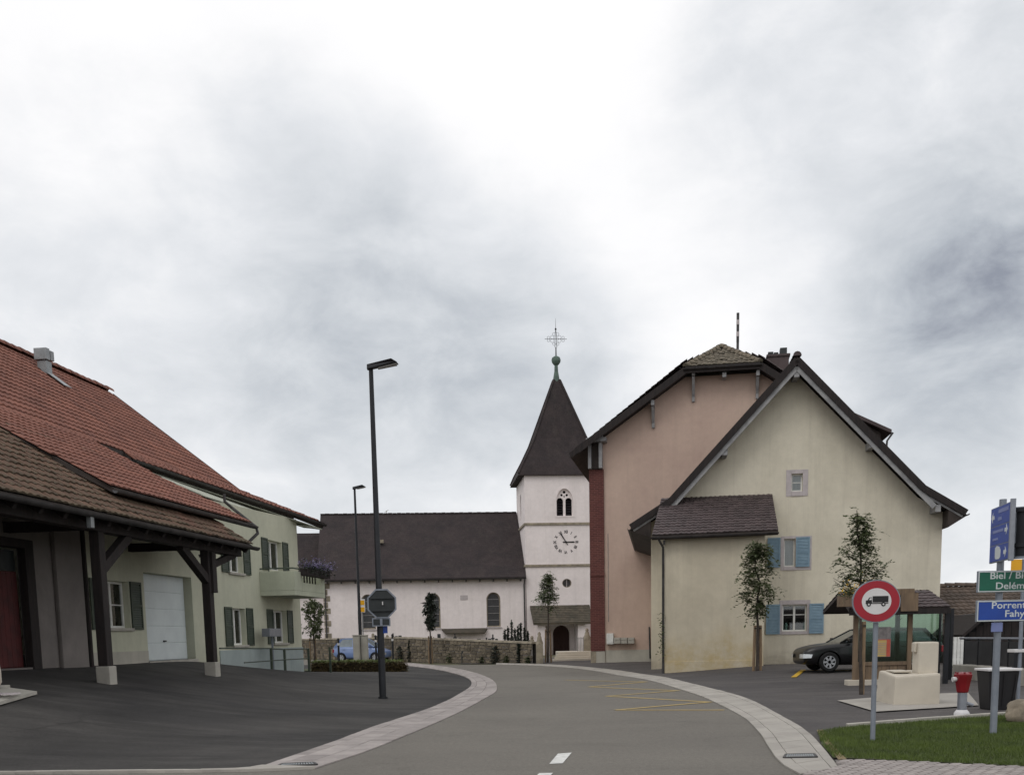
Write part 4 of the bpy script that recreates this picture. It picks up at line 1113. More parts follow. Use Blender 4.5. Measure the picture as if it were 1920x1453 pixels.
# round window
ocw = MB().plate(circ(oc.x, oc.z, ocr-.004, 20), [circ(oc.x, oc.z, ocr-.06, 20)], lambda u, v, d: (u+.04, .12+d, (v-oc.z)*.92+oc.z), .08).build('round_window', M['sandstone'], church)
mb = MB(); mb.add([(u+.04, .19, (v-oc.z)*.92+oc.z) for u, v in circ(oc.x, oc.z, ocr-.05, 20)], [tuple(range(20))]); mb.build('pane', M['leaded'], ocw)
mb = MB(); mb.box((oc.x+.02, .13, oc.z-ocr*.85), (oc.x+.06, .17, oc.z+ocr*.85)); mb.build('mullion', M['surround'], ocw)
# clock without a dial: numerals and hands on the wall
ck = bpy.data.objects.new('clock', MB().cyl((cl.x, -.004, cl.z), (cl.x, -.07, cl.z), .07, n=12).mesh('clock', M['sign_black'])); COL.objects.link(ck); ck.parent = church
R_, SQ = .84, .90
for i, t_ in enumerate(['XII', 'I', 'II', 'III', 'IIII', 'V', 'VI', 'VII', 'VIII', 'IX', 'X', 'XI']):
    a = math.pi/2 - i*math.pi/6
    me = text_mesh(t_, .30, .035); me.materials.clear(); me.materials.append(M['sign_black'])
    xs = [v.co.x for v in me.vertices]; ys = [v.co.y for v in me.vertices]; mx_, my_ = (min(xs)+max(xs))/2, (min(ys)+max(ys))/2
    for v in me.vertices: v.co.x = (v.co.x-mx_)*.80; v.co.y -= my_
    rot = Matrix.Rotation(math.pi/2-(math.pi/2-a)*1 - math.pi/2 + 0, 4, 'Z') if False else Matrix.Rotation(a-math.pi/2, 4, 'Z')
    o = bpy.data.objects.new('numeral', me); COL.objects.link(o); o.parent = ck
    o.matrix_local = Matrix.Translation((cl.x+R_*math.cos(a), -.006, cl.z+R_*SQ*math.sin(a))) @ Matrix.Rotation(math.pi/2, 4, 'X') @ rot
def hand(ang, l, w, y, tail):
    a = math.pi/2-rad(ang); d = Vector((math.cos(a), 0, math.sin(a)*SQ)); s = Vector((-math.sin(a), 0, math.cos(a)*SQ))
    c = Vector((cl.x, y, cl.z))
    MB().prism([c-d*tail-s*w*.7, c-d*tail+s*w*.7, c+d*l*.6+s*w, c+d*l*.8+s*w*1.3, c+d*l, c+d*l*.8-s*w*1.3, c+d*l*.6-s*w], (0, .012, 0)).build('hand', M['sign_black'], ck)
hand(-29, .88, .042, -.05, .28); hand(90, .70, .05, -.035, .24)
# spire with a flared foot
ex = .44
sx, sy = (TW/2+.04), TD/2
prof = [(TW/2+ex, TZ-.12), (TW/2+ex-.05, TZ+.02), (TW/2+.12, TZ+.62), (TW/2-.42, TZ+1.6), (1.98, TZ+2.75), (.22, 20.75)]
ct = Vector((sx-.04, sy, 0))
vs = []; 
for r, z in prof: vs += [(ct.x-r, ct.y-r, z), (ct.x+r, ct.y-r, z), (ct.x+r, ct.y+r, z), (ct.x-r, ct.y+r, z)]
fs = [(0, 3, 2, 1)]
for j in range(len(prof)-1):
    for i in range(4): fs.append((j*4+i, j*4+(i+1) % 4, (j+1)*4+(i+1) % 4, (j+1)*4+i))
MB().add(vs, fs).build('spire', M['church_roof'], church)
mb = MB()
for i in range(4):
    for j in range(1, len(prof)-1): mb.beam(vs[j*4+i], vs[(j+1)*4+i], .16, .14)
mb.build('hip_tiles', M['church_roof'], church)
fin = MB().lathe([(.30, 20.35), (.24, 20.9), (.15, 21.4), (.13, 21.85), (.2, 21.9), (.33, 22.08), (.36, 22.25), (.3, 22.42), (.14, 22.52), (.05, 22.56)], ct, 14).build('finial', M['copper'], church, smooth=True)
cr = MB(); z0c = 22.5
cr.cyl((ct.x, ct.y, z0c), (ct.x, ct.y, 23.15), .05, .04); cr.tube([(ct.x, ct.y, 23.1), (ct.x-.07, ct.y, 23.2), (ct.x-.06, ct.y, 23.8), (ct.x-.03, ct.y, 24.3), (ct.x, ct.y, 24.42)], .022, 6)
cr.tube([(ct.x, ct.y, 23.1), (ct.x+.07, ct.y, 23.2), (ct.x+.06, ct.y, 23.8), (ct.x+.03, ct.y, 24.3), (ct.x, ct.y, 24.42)], .022, 6)
cr.lathe([(.01, 24.4), (.07, 24.46), (.07, 24.54), (.01, 24.6)], ct, 8); cr.cyl((ct.x, ct.y, 24.55), (ct.x, ct.y, 25.3), .018, .006, 6)
cr.tube([(ct.x-.85, ct.y, 23.78), (ct.x+.85, ct.y, 23.78)], .016, 6)
for s in (-1, 1):
    for dx, rr in ((.28, .13), (.56, .10)):
        for w_ in (-1, 1):
            c = Vector((ct.x+s*dx, ct.y, 23.78+w_*rr)); cr.tube([c+Vector((rr*math.cos(a), 0, rr*math.sin(a))) for a in [i*math.pi/5 for i in range(11)]], .011, 5)
for w_ in (-1, 1):
    for s in (-1, 1):
        c = Vector((ct.x+s*.14, ct.y, 23.78+w_*.36)); cr.tube([c+Vector((.11*math.cos(a), 0, .11*math.sin(a))) for a in [i*math.pi/5 for i in range(11)]], .011, 5)
cr.build('cross', M['iron'], fin)
# porch over the door
pz0, pz1 = 2.32, 3.64
pr = MB().prism([(.30, -.0, pz1), (4.85, -.0, pz1), (4.72, -2.2, pz0), (.30, -2.2, pz0)], (0, 0, -.14)).build('porch_roof', M['tile_porch'], church)
pv, pf = flat_tile(.19, .26)
pt = tile_grid((.30, -2.2, pz0), (4.72, -2.2, pz0), (4.85, 0, pz1), (.30, 0, pz1), .185, .25, off=.005)
bulk('porch_tiles', pv, pf, pt, M['tile_porch'], church)
for x in (.95, 3.95): MB().box((x-.28, -1.9, -.3), (x+.28, -.01, pz0-.02)).build('porch_wall', M['white_wall'], church)
d_ = MB(); d_.box((dr[0]-.1, .3, -.2), (dr[1]+.2, .36, dr[3]+.1)); do = d_.build('door', M['door_wood'], church)
for i in range(6):
    u = dr[0]+.06+i*(dr[1]-dr[0])/6; bx('plank', M['door_wood'], do, (u, .27, 0), (u+(dr[1]-dr[0])/6-.02, .305, dr[3]-.05), .008)
# nave
NX0, NZ, RY, RZ = -15.15, 5.9, 6.0, 11.22
nh = []
wz0, wz1 = cxp(926, 1175).z, cxp(926, 1110).z
for px in (690.5, 812.5, 925.5):
    u = cxp(px, 1140).x; nh.append((u-.53, u+.53, wz0, wz1))
MB().plate([(NX0, -.2), (.0, -.2), (.0, NZ), (NX0, NZ)], [arch(*h) for h in nh], lambda u, v, d: (u, .02+d, v), .5).build('nave_wall', M['white_wall'], church)
MB().prism([(NX0, .53, 0), (NX0, 2*RY, 0), (NX0, 2*RY, NZ), (NX0, RY, RZ-.3), (NX0, .53, NZ)], (.45, 0, 0)).build('gable_wall', M['white_wall'], church)
MB().box((NX0+.46, 2*RY-.45, 0), (0, 2*RY, NZ)).build('nave_wall', M['white_wall'], church)
for h in nh:
    w = MB(); w.plate(arch(h[0]+.01, h[1]-.01, h[2]+.01, h[3]-.01), [arch(h[0]+.09, h[1]-.09, h[2]+.09, h[3]-.09)], lambda u, v, d: (u, .24+d, v), .07)
    wo = w.build('window', M['sandstone'], church)
    pts = arch(h[0]+.05, h[1]-.05, h[2]+.05, h[3]-.05); MB().add([(u, .29, v) for u, v in pts], [tuple(range(len(pts)))]).build('pane', M['leaded'], wo)
    for k in range(1, 5):
        z = h[2]+(h[3]-h[2])*k/5; MB().box((h[0]+.05, .25, z-.02), (h[1]-.05, .28, z+.02)).build('glazing_bar', M['iron_grey'], wo)
    MB().box((h[0]-.08, -.05, h[2]-.1), (h[1]+.08, .2, h[2]-.004)).build('sill', M['surround'], wo)
ev = -.45; ez = NZ-.1
sl = (RZ-ez)/(RY-ev)
kx = .0
rp = [(NX0-.45, ev, ez), (NX0-.45, 1.0, ez+(1.0-ev)*sl*.93), (NX0-.45, RY, RZ), (NX0-.45, 2*RY-ev, ez)]
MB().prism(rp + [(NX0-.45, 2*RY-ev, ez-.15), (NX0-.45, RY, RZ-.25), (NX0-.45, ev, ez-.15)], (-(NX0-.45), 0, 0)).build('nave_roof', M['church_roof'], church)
rc = MB()
for i in range(44):
    x = NX0-.45+i*(-NX0+.42)/44; rc.box((x, RY-.13, RZ-.06), (x+.335, RY+.13, RZ+.05+.015*(i % 2)))
rc.build('ridge_tiles', M['church_roof'], church)
gutter((NX0-.45, ev-.06, ez-.07), (.0, ev-.06, ez-.07), church, .09)
for i in range(15): bx('gutter_bracket', M['gutter'], church, (NX0+.3+i*1.03, ev-.02, ez-.3), (NX0+.38+i*1.03, .019, ez-.16))
for x in (-.12, NX0+.12): MB().tube([(x, ev-.05, ez-.15), (x, -.08, ez-.55), (x, -.08, -.2)], .055, 8).build('rain_pipe', M['gutter'], church, smooth=True)
for i in range(12): bx('quoin', M['sandstone'], church, (NX0-.02, -.012, .1+i*.46), (NX0+(.48 if i % 2 else .3), .019, .5+i*.46), .02)
v_ = cxp(712, 1016, 1, 3.0); mb = MB(); mb.box((v_.x-.12, 2.6, v_.z-.1), (v_.x+.3, 3.0, v_.z+.14)); mb.build('roof_vent', M['sandstone'], church)
v_ = cxp(725, 965, 1, RY); mb = MB(); mb.box((v_.x-.02, RY-.02, RZ), (v_.x+.02, RY+.02, RZ+.25)); mb.beam((v_.x-.15, RY, RZ+.12), (v_.x+.15, RY, RZ+.3), .04, .03); mb.build('roof_hook', M['sandstone'], church)
# small lean-to roof on the nave wall
a, b = cxp(828, 1181), cxp(914, 1181)
cn = MB().prism([(a.x, -.0, a.z+.1), (b.x, -.0, a.z+.1), (b.x-.25, -.7, a.z-.22), (a.x+.3, -.7, a.z-.22)], (0, 0, -.1)).build('memorial_canopy', M['tile_porch'], church)
# plaque
a = cxp(870, 1120); bx('plaque', M['surround'], church, (a.x-.28, -.012, a.z-.17), (a.x+.28, .018, a.z+.17))
# choir, lower, at the far left
MB().box((-24, 1.6, 0), (NX0-.012, 9.5, 5.2)).build('choir_wall', M['white_wall'], church)
MB().prism([(-24.4, 1.1, 5.0), (-24.4, 5.6, 9.75), (-24.4, 10, 5.0)], (24.4+NX0-.47, 0, 0)).build('choir_roof', M['church_roof'], church)

# ------------------------------------------------------------------ pink house
po_ = P(1118, 1240, 53.0); PK = Fr((po_.x, po_.y, 0), -rad(10))
pink = thing('pink_house', 'tall pink rendered house with half hipped roof, grey brackets and red brick corner strip', 'house', PK)
pk = lambda x, y, ax=1, v=0.0: PK.px(x, y, ax, v)
PW, PD = 12.3, 13.0
xc = 6.0
EL = pk(1097, 828, 1, -.8); H1 = pk(1285, 690, 1, -.8); H2 = pk(1425, 680, 1, -.8)
hz = (H1.z+H2.z)/2; hx0, hx1 = H1.x, 2*xc-H1.x
eX, eZ = -.75, 10.2
rs = (hz-eZ)/(hx0-eX)
def rz(x): return eZ + rs*((x if x < xc else 2*xc-x)-eX)
pts = [(-.2, -.2), (PW-.1, -.2), (PW-.1, rz(PW-.1)-.24), (hx1, hz-.24), (hx0, hz-.24), (-.2, rz(-.2)-.24)]
MB().plate(pts, [], wf, .4).build('front_wall', M['pink'], pink)
MB().box((-.2, .402, 0), (.2, PD, rz(-.2)-.2)).build('side_wall', M['pink'], pink)
MB().box((PW-.5, .402, 0), (PW-.1, PD, rz(-.2)-.2)).build('side_wall', M['pink'], pink)
MB().box((.202, PD-.4, 0), (PW-.502, PD, rz(-.2)+.5)).build('back_wall', M['pink'], pink)
MB().box((.46, -.022, -.1), (PW-.1, -.002, .66)).build('base_course', M['base_grey'], pink, bevel=.006)
# roof: two long slopes, a hip at the front
ry = pk(1360, 657, 1, 3.0)
RZp = rz(xc)+.42; hy = 2.3
fo = -.85
Lq = [Vector((eX, fo, eZ)), Vector((hx0, fo, hz)), Vector((xc, hy, RZp)), Vector((xc, PD+.6, RZp)), Vector((eX, PD+.6, eZ))]
Rq = [Vector((2*xc-p.x, p.y, p.z)) for p in Lq]
Hq = [Vector((hx0, fo, hz)), Vector((hx1, fo, hz)), Vector((xc, hy, RZp))]
for q in (Lq, Rq): MB().prism(q, (0, 0, -.2)).build('roof', M['under'], pink)
MB().prism(Hq, (0, 0, -.2)).build('hip_roof', M['under'], pink)
MB().prism([(eX, fo, eZ-.01), (eX-.32, fo, eZ-.26), (eX-.32, PD+.6, eZ-.26), (eX, PD+.6, eZ-.01)], (0, 0, -.14)).build('eave_roof', M['under'], pink)
bv_, bf_ = tile_shape(.24, .32)
hx_t = []
for j in range(9):
    t = (j+.5)/9; nrow = int((hx1-hx0)*(1-t)/.22)
    a = Vector((hx0, fo, hz)).lerp(Vector((xc, hy, RZp)), t); b = Vector((hx1, fo, hz)).lerp(Vector((xc, hy, RZp)), t)
    vv = (Vector((xc, hy, RZp))-Vector((xc, fo, hz))).normalized(); u = Vector((1, 0, 0)); nn = u.cross(vv)
    for i in range(nrow):
        p = a.lerp(b, (i+.5)/nrow) + nn*(.02+random.uniform(0, .03))
        hx_t.append(Matrix(((u.x, vv.x, nn.x, p.x), (u.y, vv.y, nn.y, p.y), (u.z, vv.z, nn.z, p.z), (0, 0, 0, 1))))
pieces('roof_tile', 'roof_tiles', bv_, bf_, hx_t, M['tile_moss'], pink, PK, 300)
lt = tile_grid(Lq[4], Lq[0]+Vector((0, 0, 0)), Vector((xc, fo, RZp)), Vector((xc, PD+.6, RZp)), .24, .33, keep=lambda p: (p.y-fo)/(hy-fo+.01) > (p.x-hx0)/(xc-hx0) if p.x > hx0 else True)
bulk('slope_tiles', bv_, bf_, lt, M['tile_dark'], pink)
rt_ = tile_grid(Rq[0], Rq[4], Vector((xc, PD+.6, RZp)), Vector((xc, fo, RZp)), .24, .33, keep=lambda p: (p.y-fo)/(hy-fo+.01) > (hx1-p.x)/(hx1-xc) if p.x < hx1 else True)
bulk('slope_tiles', bv_, bf_, rt_, M['tile_dark'], pink)
ridge_caps('hip_tile', Vector((hx0, fo, hz+.05)), Vector((xc, hy, RZp+.07)), M['tile_moss'], pink, .13, .36)
ridge_caps('hip_tile', Vector((hx1, fo, hz+.05)), Vector((xc, hy, RZp+.07)), M['tile_moss'], pink, .13, .36)
fa = MB(); fa.beam(Lq[0]+Vector((0, -.03, -.12)), Lq[1]+Vector((0, -.03, -.12)), .05, .3); fa.beam(Rq[0]+Vector((0, -.03, -.12)), Rq[1]+Vector((0, -.03, -.12)), .05, .3)
fa.beam((eX-.32, fo-.03, eZ-.34), (eX, fo-.03, eZ-.12), .05, .24)
fa.beam((hx0, fo-.04, hz-.12), (hx1, fo-.04, hz-.12), .05, .3); fa.build('verge_board', M['timber_dark'], pink)
gutter((hx0-.1, fo-.1, hz-.06), (hx1+.1, fo-.1, hz-.06), pink, .09)
# brackets
def bracket(x, zt, zb, w=.13, lab=None):
    mb = MB(); mb.box((x-w/2, -.14, zb), (x+w/2, -.003, zt-.25)); mb.box((x-w/2-.01, -.78, zt-.24), (x+w/2+.01, -.003, zt)); 
    mb.beam((x, -.10, zb+.25), (x, -.62, zt-.26), w*.8, .12, up=(1, 0, 0)); mb.build('bracket', M['timber_grey'], pink, bevel=.012)
for (x0, y0), (x1, y1) in (((1300, 700), (1303, 754)), ((1224, 748), (1227, 803)), ((1421, 692), (1424, 748))):
    a = pk(x0, y0, 1, -.5); b = pk(x1, y1, 1, 0); bracket(a.x, rz(a.x)-.34, b.z)
a = pk(1358, 695, 1, -.5); MB().box((a.x-.09, -.75, hz-.5), (a.x+.09, -.003, hz-.3)).build('purlin_end', M['timber_grey'], pink, bevel=.01)
# brick strip at the corner with its timber head
MB().box((-.26, -.10, .62), (.44, -.003, 9.28)).build('brick_pilaster', M['brick_red'], pink)
MB().box((-.262, -.14, 4.25), (.46, -.102, 4.4)).build('band', M['brick_red'], pink)
MB().box((-.26, -.1, -.1), (.0, -.003, .615)).build('pilaster_base', M['sandstone'], pink); MB().box((.005, -.09, -.1), (.44, -.003, .615)).build('pilaster_base', M['base_grey'], pink)
mb = MB(); mb.box((-.27, -.45, 9.3), (-.12, -.004, 10.45)); mb.box((.24, -.45, 9.3), (.40, -.004, 10.5)); mb.box((-.35, -.62, 10.5), (.62, -.004, 10.68)); mb.box((.32, -.4, 10.69), (.44, -.004, 11.0))
mb.build('corner_bracket', M['timber_grey'], pink, bevel=.012)
MB().box((-.11, -.2, 9.3), (.235, -.004, 10.49)).build('bracket_back', M['under'], pink)
# chimney and mast
cz = pk(1458, 665, 1, 4.5); cz0 = pk(1438, 690, 1, 4.5); cz1 = pk(1478, 668, 1, 4.5)
chim = MB().box((cz0.x, 4.0, RZp-2.2), (cz1.x, 5.0, cz1.z-.1)).build('chimney', M['tile_dark'], pink, bevel=.015)
MB().box((cz0.x-.06, 3.94, cz1.z-.1), (cz1.x+.06, 5.06, cz1.z+.02)).build('chimney_cap', M['tile_dark'], chim, bevel=.02)
for dx, h, w in ((.16, .18, .26), (.42, .14, .22), (.78, .34, .34)):
    MB().box((cz0.x+dx-w/2, 4.2, cz1.z+.02), (cz0.x+dx+w/2, 4.7, cz1.z+.02+h)).build('chimney_pot', M['sign_back'], chim, bevel=.02)
a = pk(1381, 587, 1, 2.6); b = pk(1383, 662, 1, 2.6)
ms = MB(); n = 9
for i in range(n):
    z0_ = b.z-.6+(a.z-b.z+.6)*i/n; ms.cyl((b.x, 2.6, z0_), (b.x, 2.6, z0_+(a.z-b.z+.6)/n*.985), .065 if i % 2 else .07)
mst = ms.build('roof_pole', M['gutter'], pink)
for i in (2, 5, 7): MB().cyl((b.x, 2.6, b.z-.6+(a.z-b.z+.6)*i/n), (b.x, 2.6, b.z-.6+(a.z-b.z+.6)*(i+.8)/n), .075).build('band', M['surround'], mst)
# letter boxes on the wall
a = pk(1138, 1187); b = pk(1151, 1207)
lbx = thing('letter_box', 'white upright letter box on the pink wall beside the brick strip', 'letter box', Fr(PK.w((a.x, 0, 0)), PK.a), 'letter boxes on the pink wall')
bx('case', M['white_paint'], lbx, (0, -.3, b.z), (b.x-a.x, -.003, a.z), .01); bx('flap', M['white_paint'], lbx, (.03, -.315, b.z+.06), (b.x-a.x-.03, -.302, b.z+.14), .004)
for i, (x0, x1) in enumerate(((1152, 1164.5), (1165.5, 1177), (1178, 1190))):
    a = pk(x0, 1195); b = pk(x1, 1206)
    l = thing('letter_box', ['grey letter box next to the white one on the pink wall', 'middle of the three small grey letter boxes on the pink wall', 'rightmost of the three small grey letter boxes on the pink wall'][i], 'letter box', Fr(PK.w((a.x, 0, 0)), PK.a), 'letter boxes on the pink wall')
    bx('case', M['concrete_grey'], l, (0, -.32, b.z), (b.x-a.x, -.003, a.z), .01); bx('flap', M['concrete_grey'], l, (.03, -.335, a.z-.12), (b.x-a.x-.03, -.322, a.z-.05), .004)
MB().tube([pk(1217.5, 1175)+Vector((0, -.06, 0)), pk(1219, 1234)+Vector((0, -.06, 0))], .035).build('rain_pipe', M['gutter'], pink)
MB().tube([pk(1140, 1000)+Vector((0, -.02, 0)), pk(1141, 1165)+Vector((0, -.02, 0))], .012, 5).build('cable', M['timber_grey'], pink)

# ------------------------------------------------------------------ cream house with the annex
cr_o = P(1433, 1243, 42.2); CRM = Fr((cr_o.x, cr_o.y, 0), -rad(8))
cream = thing('cream_house', 'cream gabled house with blue shutters and a stained tile roofed annex', 'house', CRM)
cm = lambda x, y, ax=1, v=0.0: CRM.px(x, y, ax, v)
CD = 12.5
prof = [(-5.18, 5.58), (-3.67, 6.50), (.96, 11.42), (5.59, 6.64), (7.13, 5.70)]
def cz_(x):
    for (x0, z0), (x1, z1) in zip(prof, prof[1:]):
        if x <= x1: return z0+(z1-z0)*(x-x0)/(x1-x0)
    return prof[-1][1]
CL, CR = -4.41, 6.52
w1 = (cm(1484, 905).x, cm(1505, 905).x, cm(1494, 921).z, cm(1494, 888).z)
w2 = (cm(1470, 1030).x, cm(1491, 1030).x, cm(1480, 1062).z, cm(1480, 1010).z)
w3 = (cm(1467, 1150).x, cm(1513, 1150).x, cm(1490, 1183).z, cm(1490, 1133).z)
tt = .30
wpts = [(CL, -.2), (CR, -.2), (CR, cz_(CR)-tt), (5.59, cz_(5.59)-tt), (.96, 11.42-tt), (-3.67, 6.50-tt), (CL, cz_(CL)-tt)]
MB().plate(wpts, [[(a, c), (b, c), (b, d), (a, d)] for a, b, c, d in (w1, w2, w3)], wf, .45).build('front_wall', M['cream'], cream)
MB().box((CL, .452, -.2), (CL+.4, CD, cz_(CL)-tt)).build('side_wall', M['cream'], cream)
MB().box((CR-.4, .452, -.2), (CR, CD, cz_(CR)-tt)).build('side_wall', M['cream'], cream)
MB().box((CL+.402, CD-.4, 0), (CR-.402, CD, 6)).build('back_wall', M['cream'], cream)
CW = lambda u, z, d: (u, -d, z)
window(cream, CW, *w1, leaves=1, bars=1, bar_at=.52, curtain=True, sill=False)
window(cream, CW, *w2, leaves=1, bars=0, curtain=True, sill=False)
window(cream, CW, *w3, leaves=2, bars=1, bar_at=.62, curtain=False, sill=False)
def surround(w, l, r, t, b, d=.018):
    mb = MB(); mb.box(CW(w[0]-l, w[2]-b, .002), CW(w[0]-.002, w[3]+t, d)); mb.box(CW(w[1]+.002, w[2]-b, .002), CW(w[1]+r, w[3]+t, d)); mb.box(CW(w[0], w[3]+.002, .002), CW(w[1], w[3]+t, d)); mb.box(CW(w[0], w[2]-b, .002), CW(w[1], w[2]-.002, d+.02))
    mb.build('window_surround', M['surround'], cream, bevel=.006)
surround(w1, .2, .2, .15, .18); surround(w2, .12, .62, .10, .14); surround(w3, .12, .12, .17, .12)
for (a, b, c, d) in (w2,):
    x0 = cm(1439, 1030).x; x1 = cm(1463, 1030).x; shutter(cream, CW, x0, x1, c-.02, d+.05, .045, 'shutter_blue'); x0 = cm(1492, 1030).x; x1 = cm(1518, 1030).x; shutter(cream, CW, x0, x1, c-.02, d+.05, .045, 'shutter_blue')
for (a, b, c, d) in (w3,):
    x0 = cm(1436, 1160).x; x1 = cm(1462, 1160).x; shutter(cream, CW, x0, x1, c-.1, d+.02, .045, 'shutter_blue'); x0 = cm(1517, 1160).x; x1 = cm(1544, 1160).x; shutter(cream, CW, x0, x1, c-.1, d+.02, .045, 'shutter_blue')
# roof
fo = -.9
def rq(i): 
    (x0, z0), (x1, z1) = prof[i], prof[i+1]
    return [Vector((x0, fo, z0)), Vector((x1, fo, z1)), Vector((x1, CD+.5, z1)), Vector((x0, CD+.5, z0))]
for i in range(4): MB().prism(rq(i), (0, 0, -.2)).build('roof', M['under'], cream)
for i in range(4):
    q = rq(i)
    q = [q[3], q[0], q[1], q[2]] if i < 2 else [q[1], q[2], q[3], q[0]]
    bulk('roof_tiles', bv_, bf_, tile_grid(*q, .24, .33), M['tile_dark'], cream)
ridge_caps('ridge_tile', (.96, fo-.05, 11.48), (.96, CD+.5, 11.48), M['tile_dark'], cream)
vb = MB(); bb = MB()
for i in range(4):
    a, b = Vector((prof[i][0], fo-.03, prof[i][1])), Vector((prof[i+1][0], fo-.03, prof[i+1][1]))
    vb.beam(a+Vector((0, 0, -.08)), b+Vector((0, 0, -.08)), .06, .24)
for i in (1, 2):
    a, b = Vector((prof[i][0], fo+.03, prof[i][1])), Vector((prof[i+1][0], fo+.03, prof[i+1][1]))
    ea = a + (a-b)*(.09 if i == 1 else 0); eb = b + (b-a)*(.09 if i == 2 else 0)
    bb.beam(ea+Vector((0, 0, -.33)), eb+Vector((0, 0, -.33)), .05, .2)
for (i, j) in ((1, 0), (3, 4)):
    a, b = Vector((prof[i][0], fo+.06, prof[i][1])), Vector((prof[j][0], fo+.06, prof[j][1]))
    bb.beam(a+Vector((0, 0, -.27)), a.lerp(b, .93)+Vector((0, 0, -.27)), .04, .08)
vb.build('verge_tiles', M['timber_dark'], cream); bb.build('barge_board', M['timber_grey'], cream, bevel=.006)
for x, z in ((.96, 10.87), (cm(1358, 845, 1, -.45).x, cm(1358, 850, 1, -.45).z), (cm(1632, 832, 1, -.45).x, cm(1632, 836, 1, -.45).z), (cm(1754, 950, 1, -.45).x, cm(1754, 955, 1, -.45).z)):
    MB().box((x-.1, -.86, z-.13), (x+.1, -.004, z+.13)).build('purlin_end', M['timber_grey'], cream, bevel=.01)
for s in (0, 1):
    x0, z0 = prof[0] if s == 0 else prof[4]; xi = CL if s == 0 else CR
    MB().prism([(x0, fo+.05, z0-.2), (xi, fo+.05, cz_(xi)-.95), (xi, fo+.05, cz_(xi)-.3)], (0, CD, 0)).build('soffit', M['under'], cream)
gutter((prof[4][0]+.06, fo, prof[4][1]-.1), (prof[4][0]+.06, CD+.5, prof[4][1]-.1), cream); gutter((prof[0][0]-.06, fo, prof[0][1]-.1), (prof[0][0]-.06, CD+.5, prof[0][1]-.1), cream)
# shed dormer on the right slope
d0 = cm(1588, 770, 1, 1.2); d1 = cm(1672, 808, 1, 1.2)
dm = MB().prism([(d0.x-.1, 1.2, d0.z+.1), (d1.x, 1.2, d1.z+.06), (d1.x, 4.8, d1.z+.06), (d0.x-.1, 4.8, d0.z+.1)], (0, 0, -.14)).build('dormer_roof', M['tile_dark'], cream)
MB().prism([(d0.x+.1, 1.5, cz_(d0.x+.1)-.1), (d1.x-.35, 1.5, cz_(d1.x-.35)-.1), (d1.x-.35, 1.5, d1.z-.0), (d0.x+.1, 1.5, d0.z-.05)], (0, 3.0, 0)).build('dormer_wall', M['under'], cream)
MB().tube([(d1.x+.05, 1.2, d1.z-.06), (d1.x-.15, 1.25, d1.z-.35), (d1.x-.2, 1.3, cz_(d1.x-.2)+.05)], .04, 7).build('rain_pipe', M['gutter'], cream)
MB().box((d0.x+.55, 1.48, d0.z-.35), (d0.x+.75, 1.499, d0.z-.28)).build('dormer_window', M['white_paint'], cream)
# annex
AX0, AX1, AY = cm(1246, 1130, 1, -3.5).x, cm(1433, 1130, 1, -3.5).x, -3.5
az = 4.98
MB().box((AX0, AY, -.3), (AX1, AY+.35, az)).build('annex_front', M['cream_ext'], cream, bevel=.02)
MB().prism([(AX0, AY+.352, -.3), (AX0, -.003, -.3), (AX0, -.003, 6.42), (AX0, AY+.352, 5.1)], (.3, 0, 0)).build('annex_side', M['cream_ext'], cream)
MB().prism([(AX1, AY+.352, -.3), (AX1, -.003, -.3), (AX1, -.003, 6.42), (AX1, AY+.352, 5.1)], (-.3, 0, 0)).build('annex_side', M['cream_ext'], cream)
MB().box((AX0+.01, AY-.025, -.2), (AX1-.01, AY-.002, .42)).build('base_course', M['cream_ext'], cream, bevel=.008)
e0, e1 = Vector((AX0-.45, AY-.4, 4.89)), Vector((AX1+.41, AY-.4, 4.93))
t0, t1 = Vector((AX0+.25, -.02, 6.62)), Vector((.2, -.02, 6.63))
t0 = cm(1235, 937, 1, -.02)*1; t0 = Vector((-4.0, -.02, 6.62))
MB().prism([e0, e1, t1, t0], (0, 0, -.14)).build('annex_roof', M['under'], cream)
fv, ff = tile_shape(.20, .27, .035, .025, .018, 4)
pieces('annex_tile', 'annex_tiles', fv, ff, tile_grid(e0, e1, t1, t0, .195, .29, off=.01, jit=.012), M['tile_dark'], cream, CRM, 300)
gutter(e0+Vector((-.05, -.06, -.05)), e1+Vector((.02, -.06, -.05)), cream, .06)
MB().tube([(AX0-.25, AY-.46, 4.84), (AX0-.05, AY-.2, 4.5), (AX0-.05, AY-.05, 4.2), (AX0-.05, AY-.05, -.1)], .045, 8).build('rain_pipe', M['gutter'], cream, smooth=True)
MB().box((AX0-.05, AY-.3, e0.z-.3), (AX0+.02, AY, e0.z-.15)).build('flashing', M['gutter'], cream)
# creeper on the annex corner
def creep(): z = random.uniform(.4, 2.3); return (AX0-.08+random.gauss(0, .06), AY-.03+random.gauss(0, .03), z), random.random()
cre = thing('creeper', 'thin green creeper by the rain pipe on the annex corner', 'plant', Fr(CRM.w((AX0-.1, AY-.1, 0)), CRM.a))
leafblob('foliage', M['leaf'], cre, 160, lambda: ((random.gauss(0, .07), random.gauss(-.02, .04), random.uniform(.5, 2.2)), random.random()), .09)

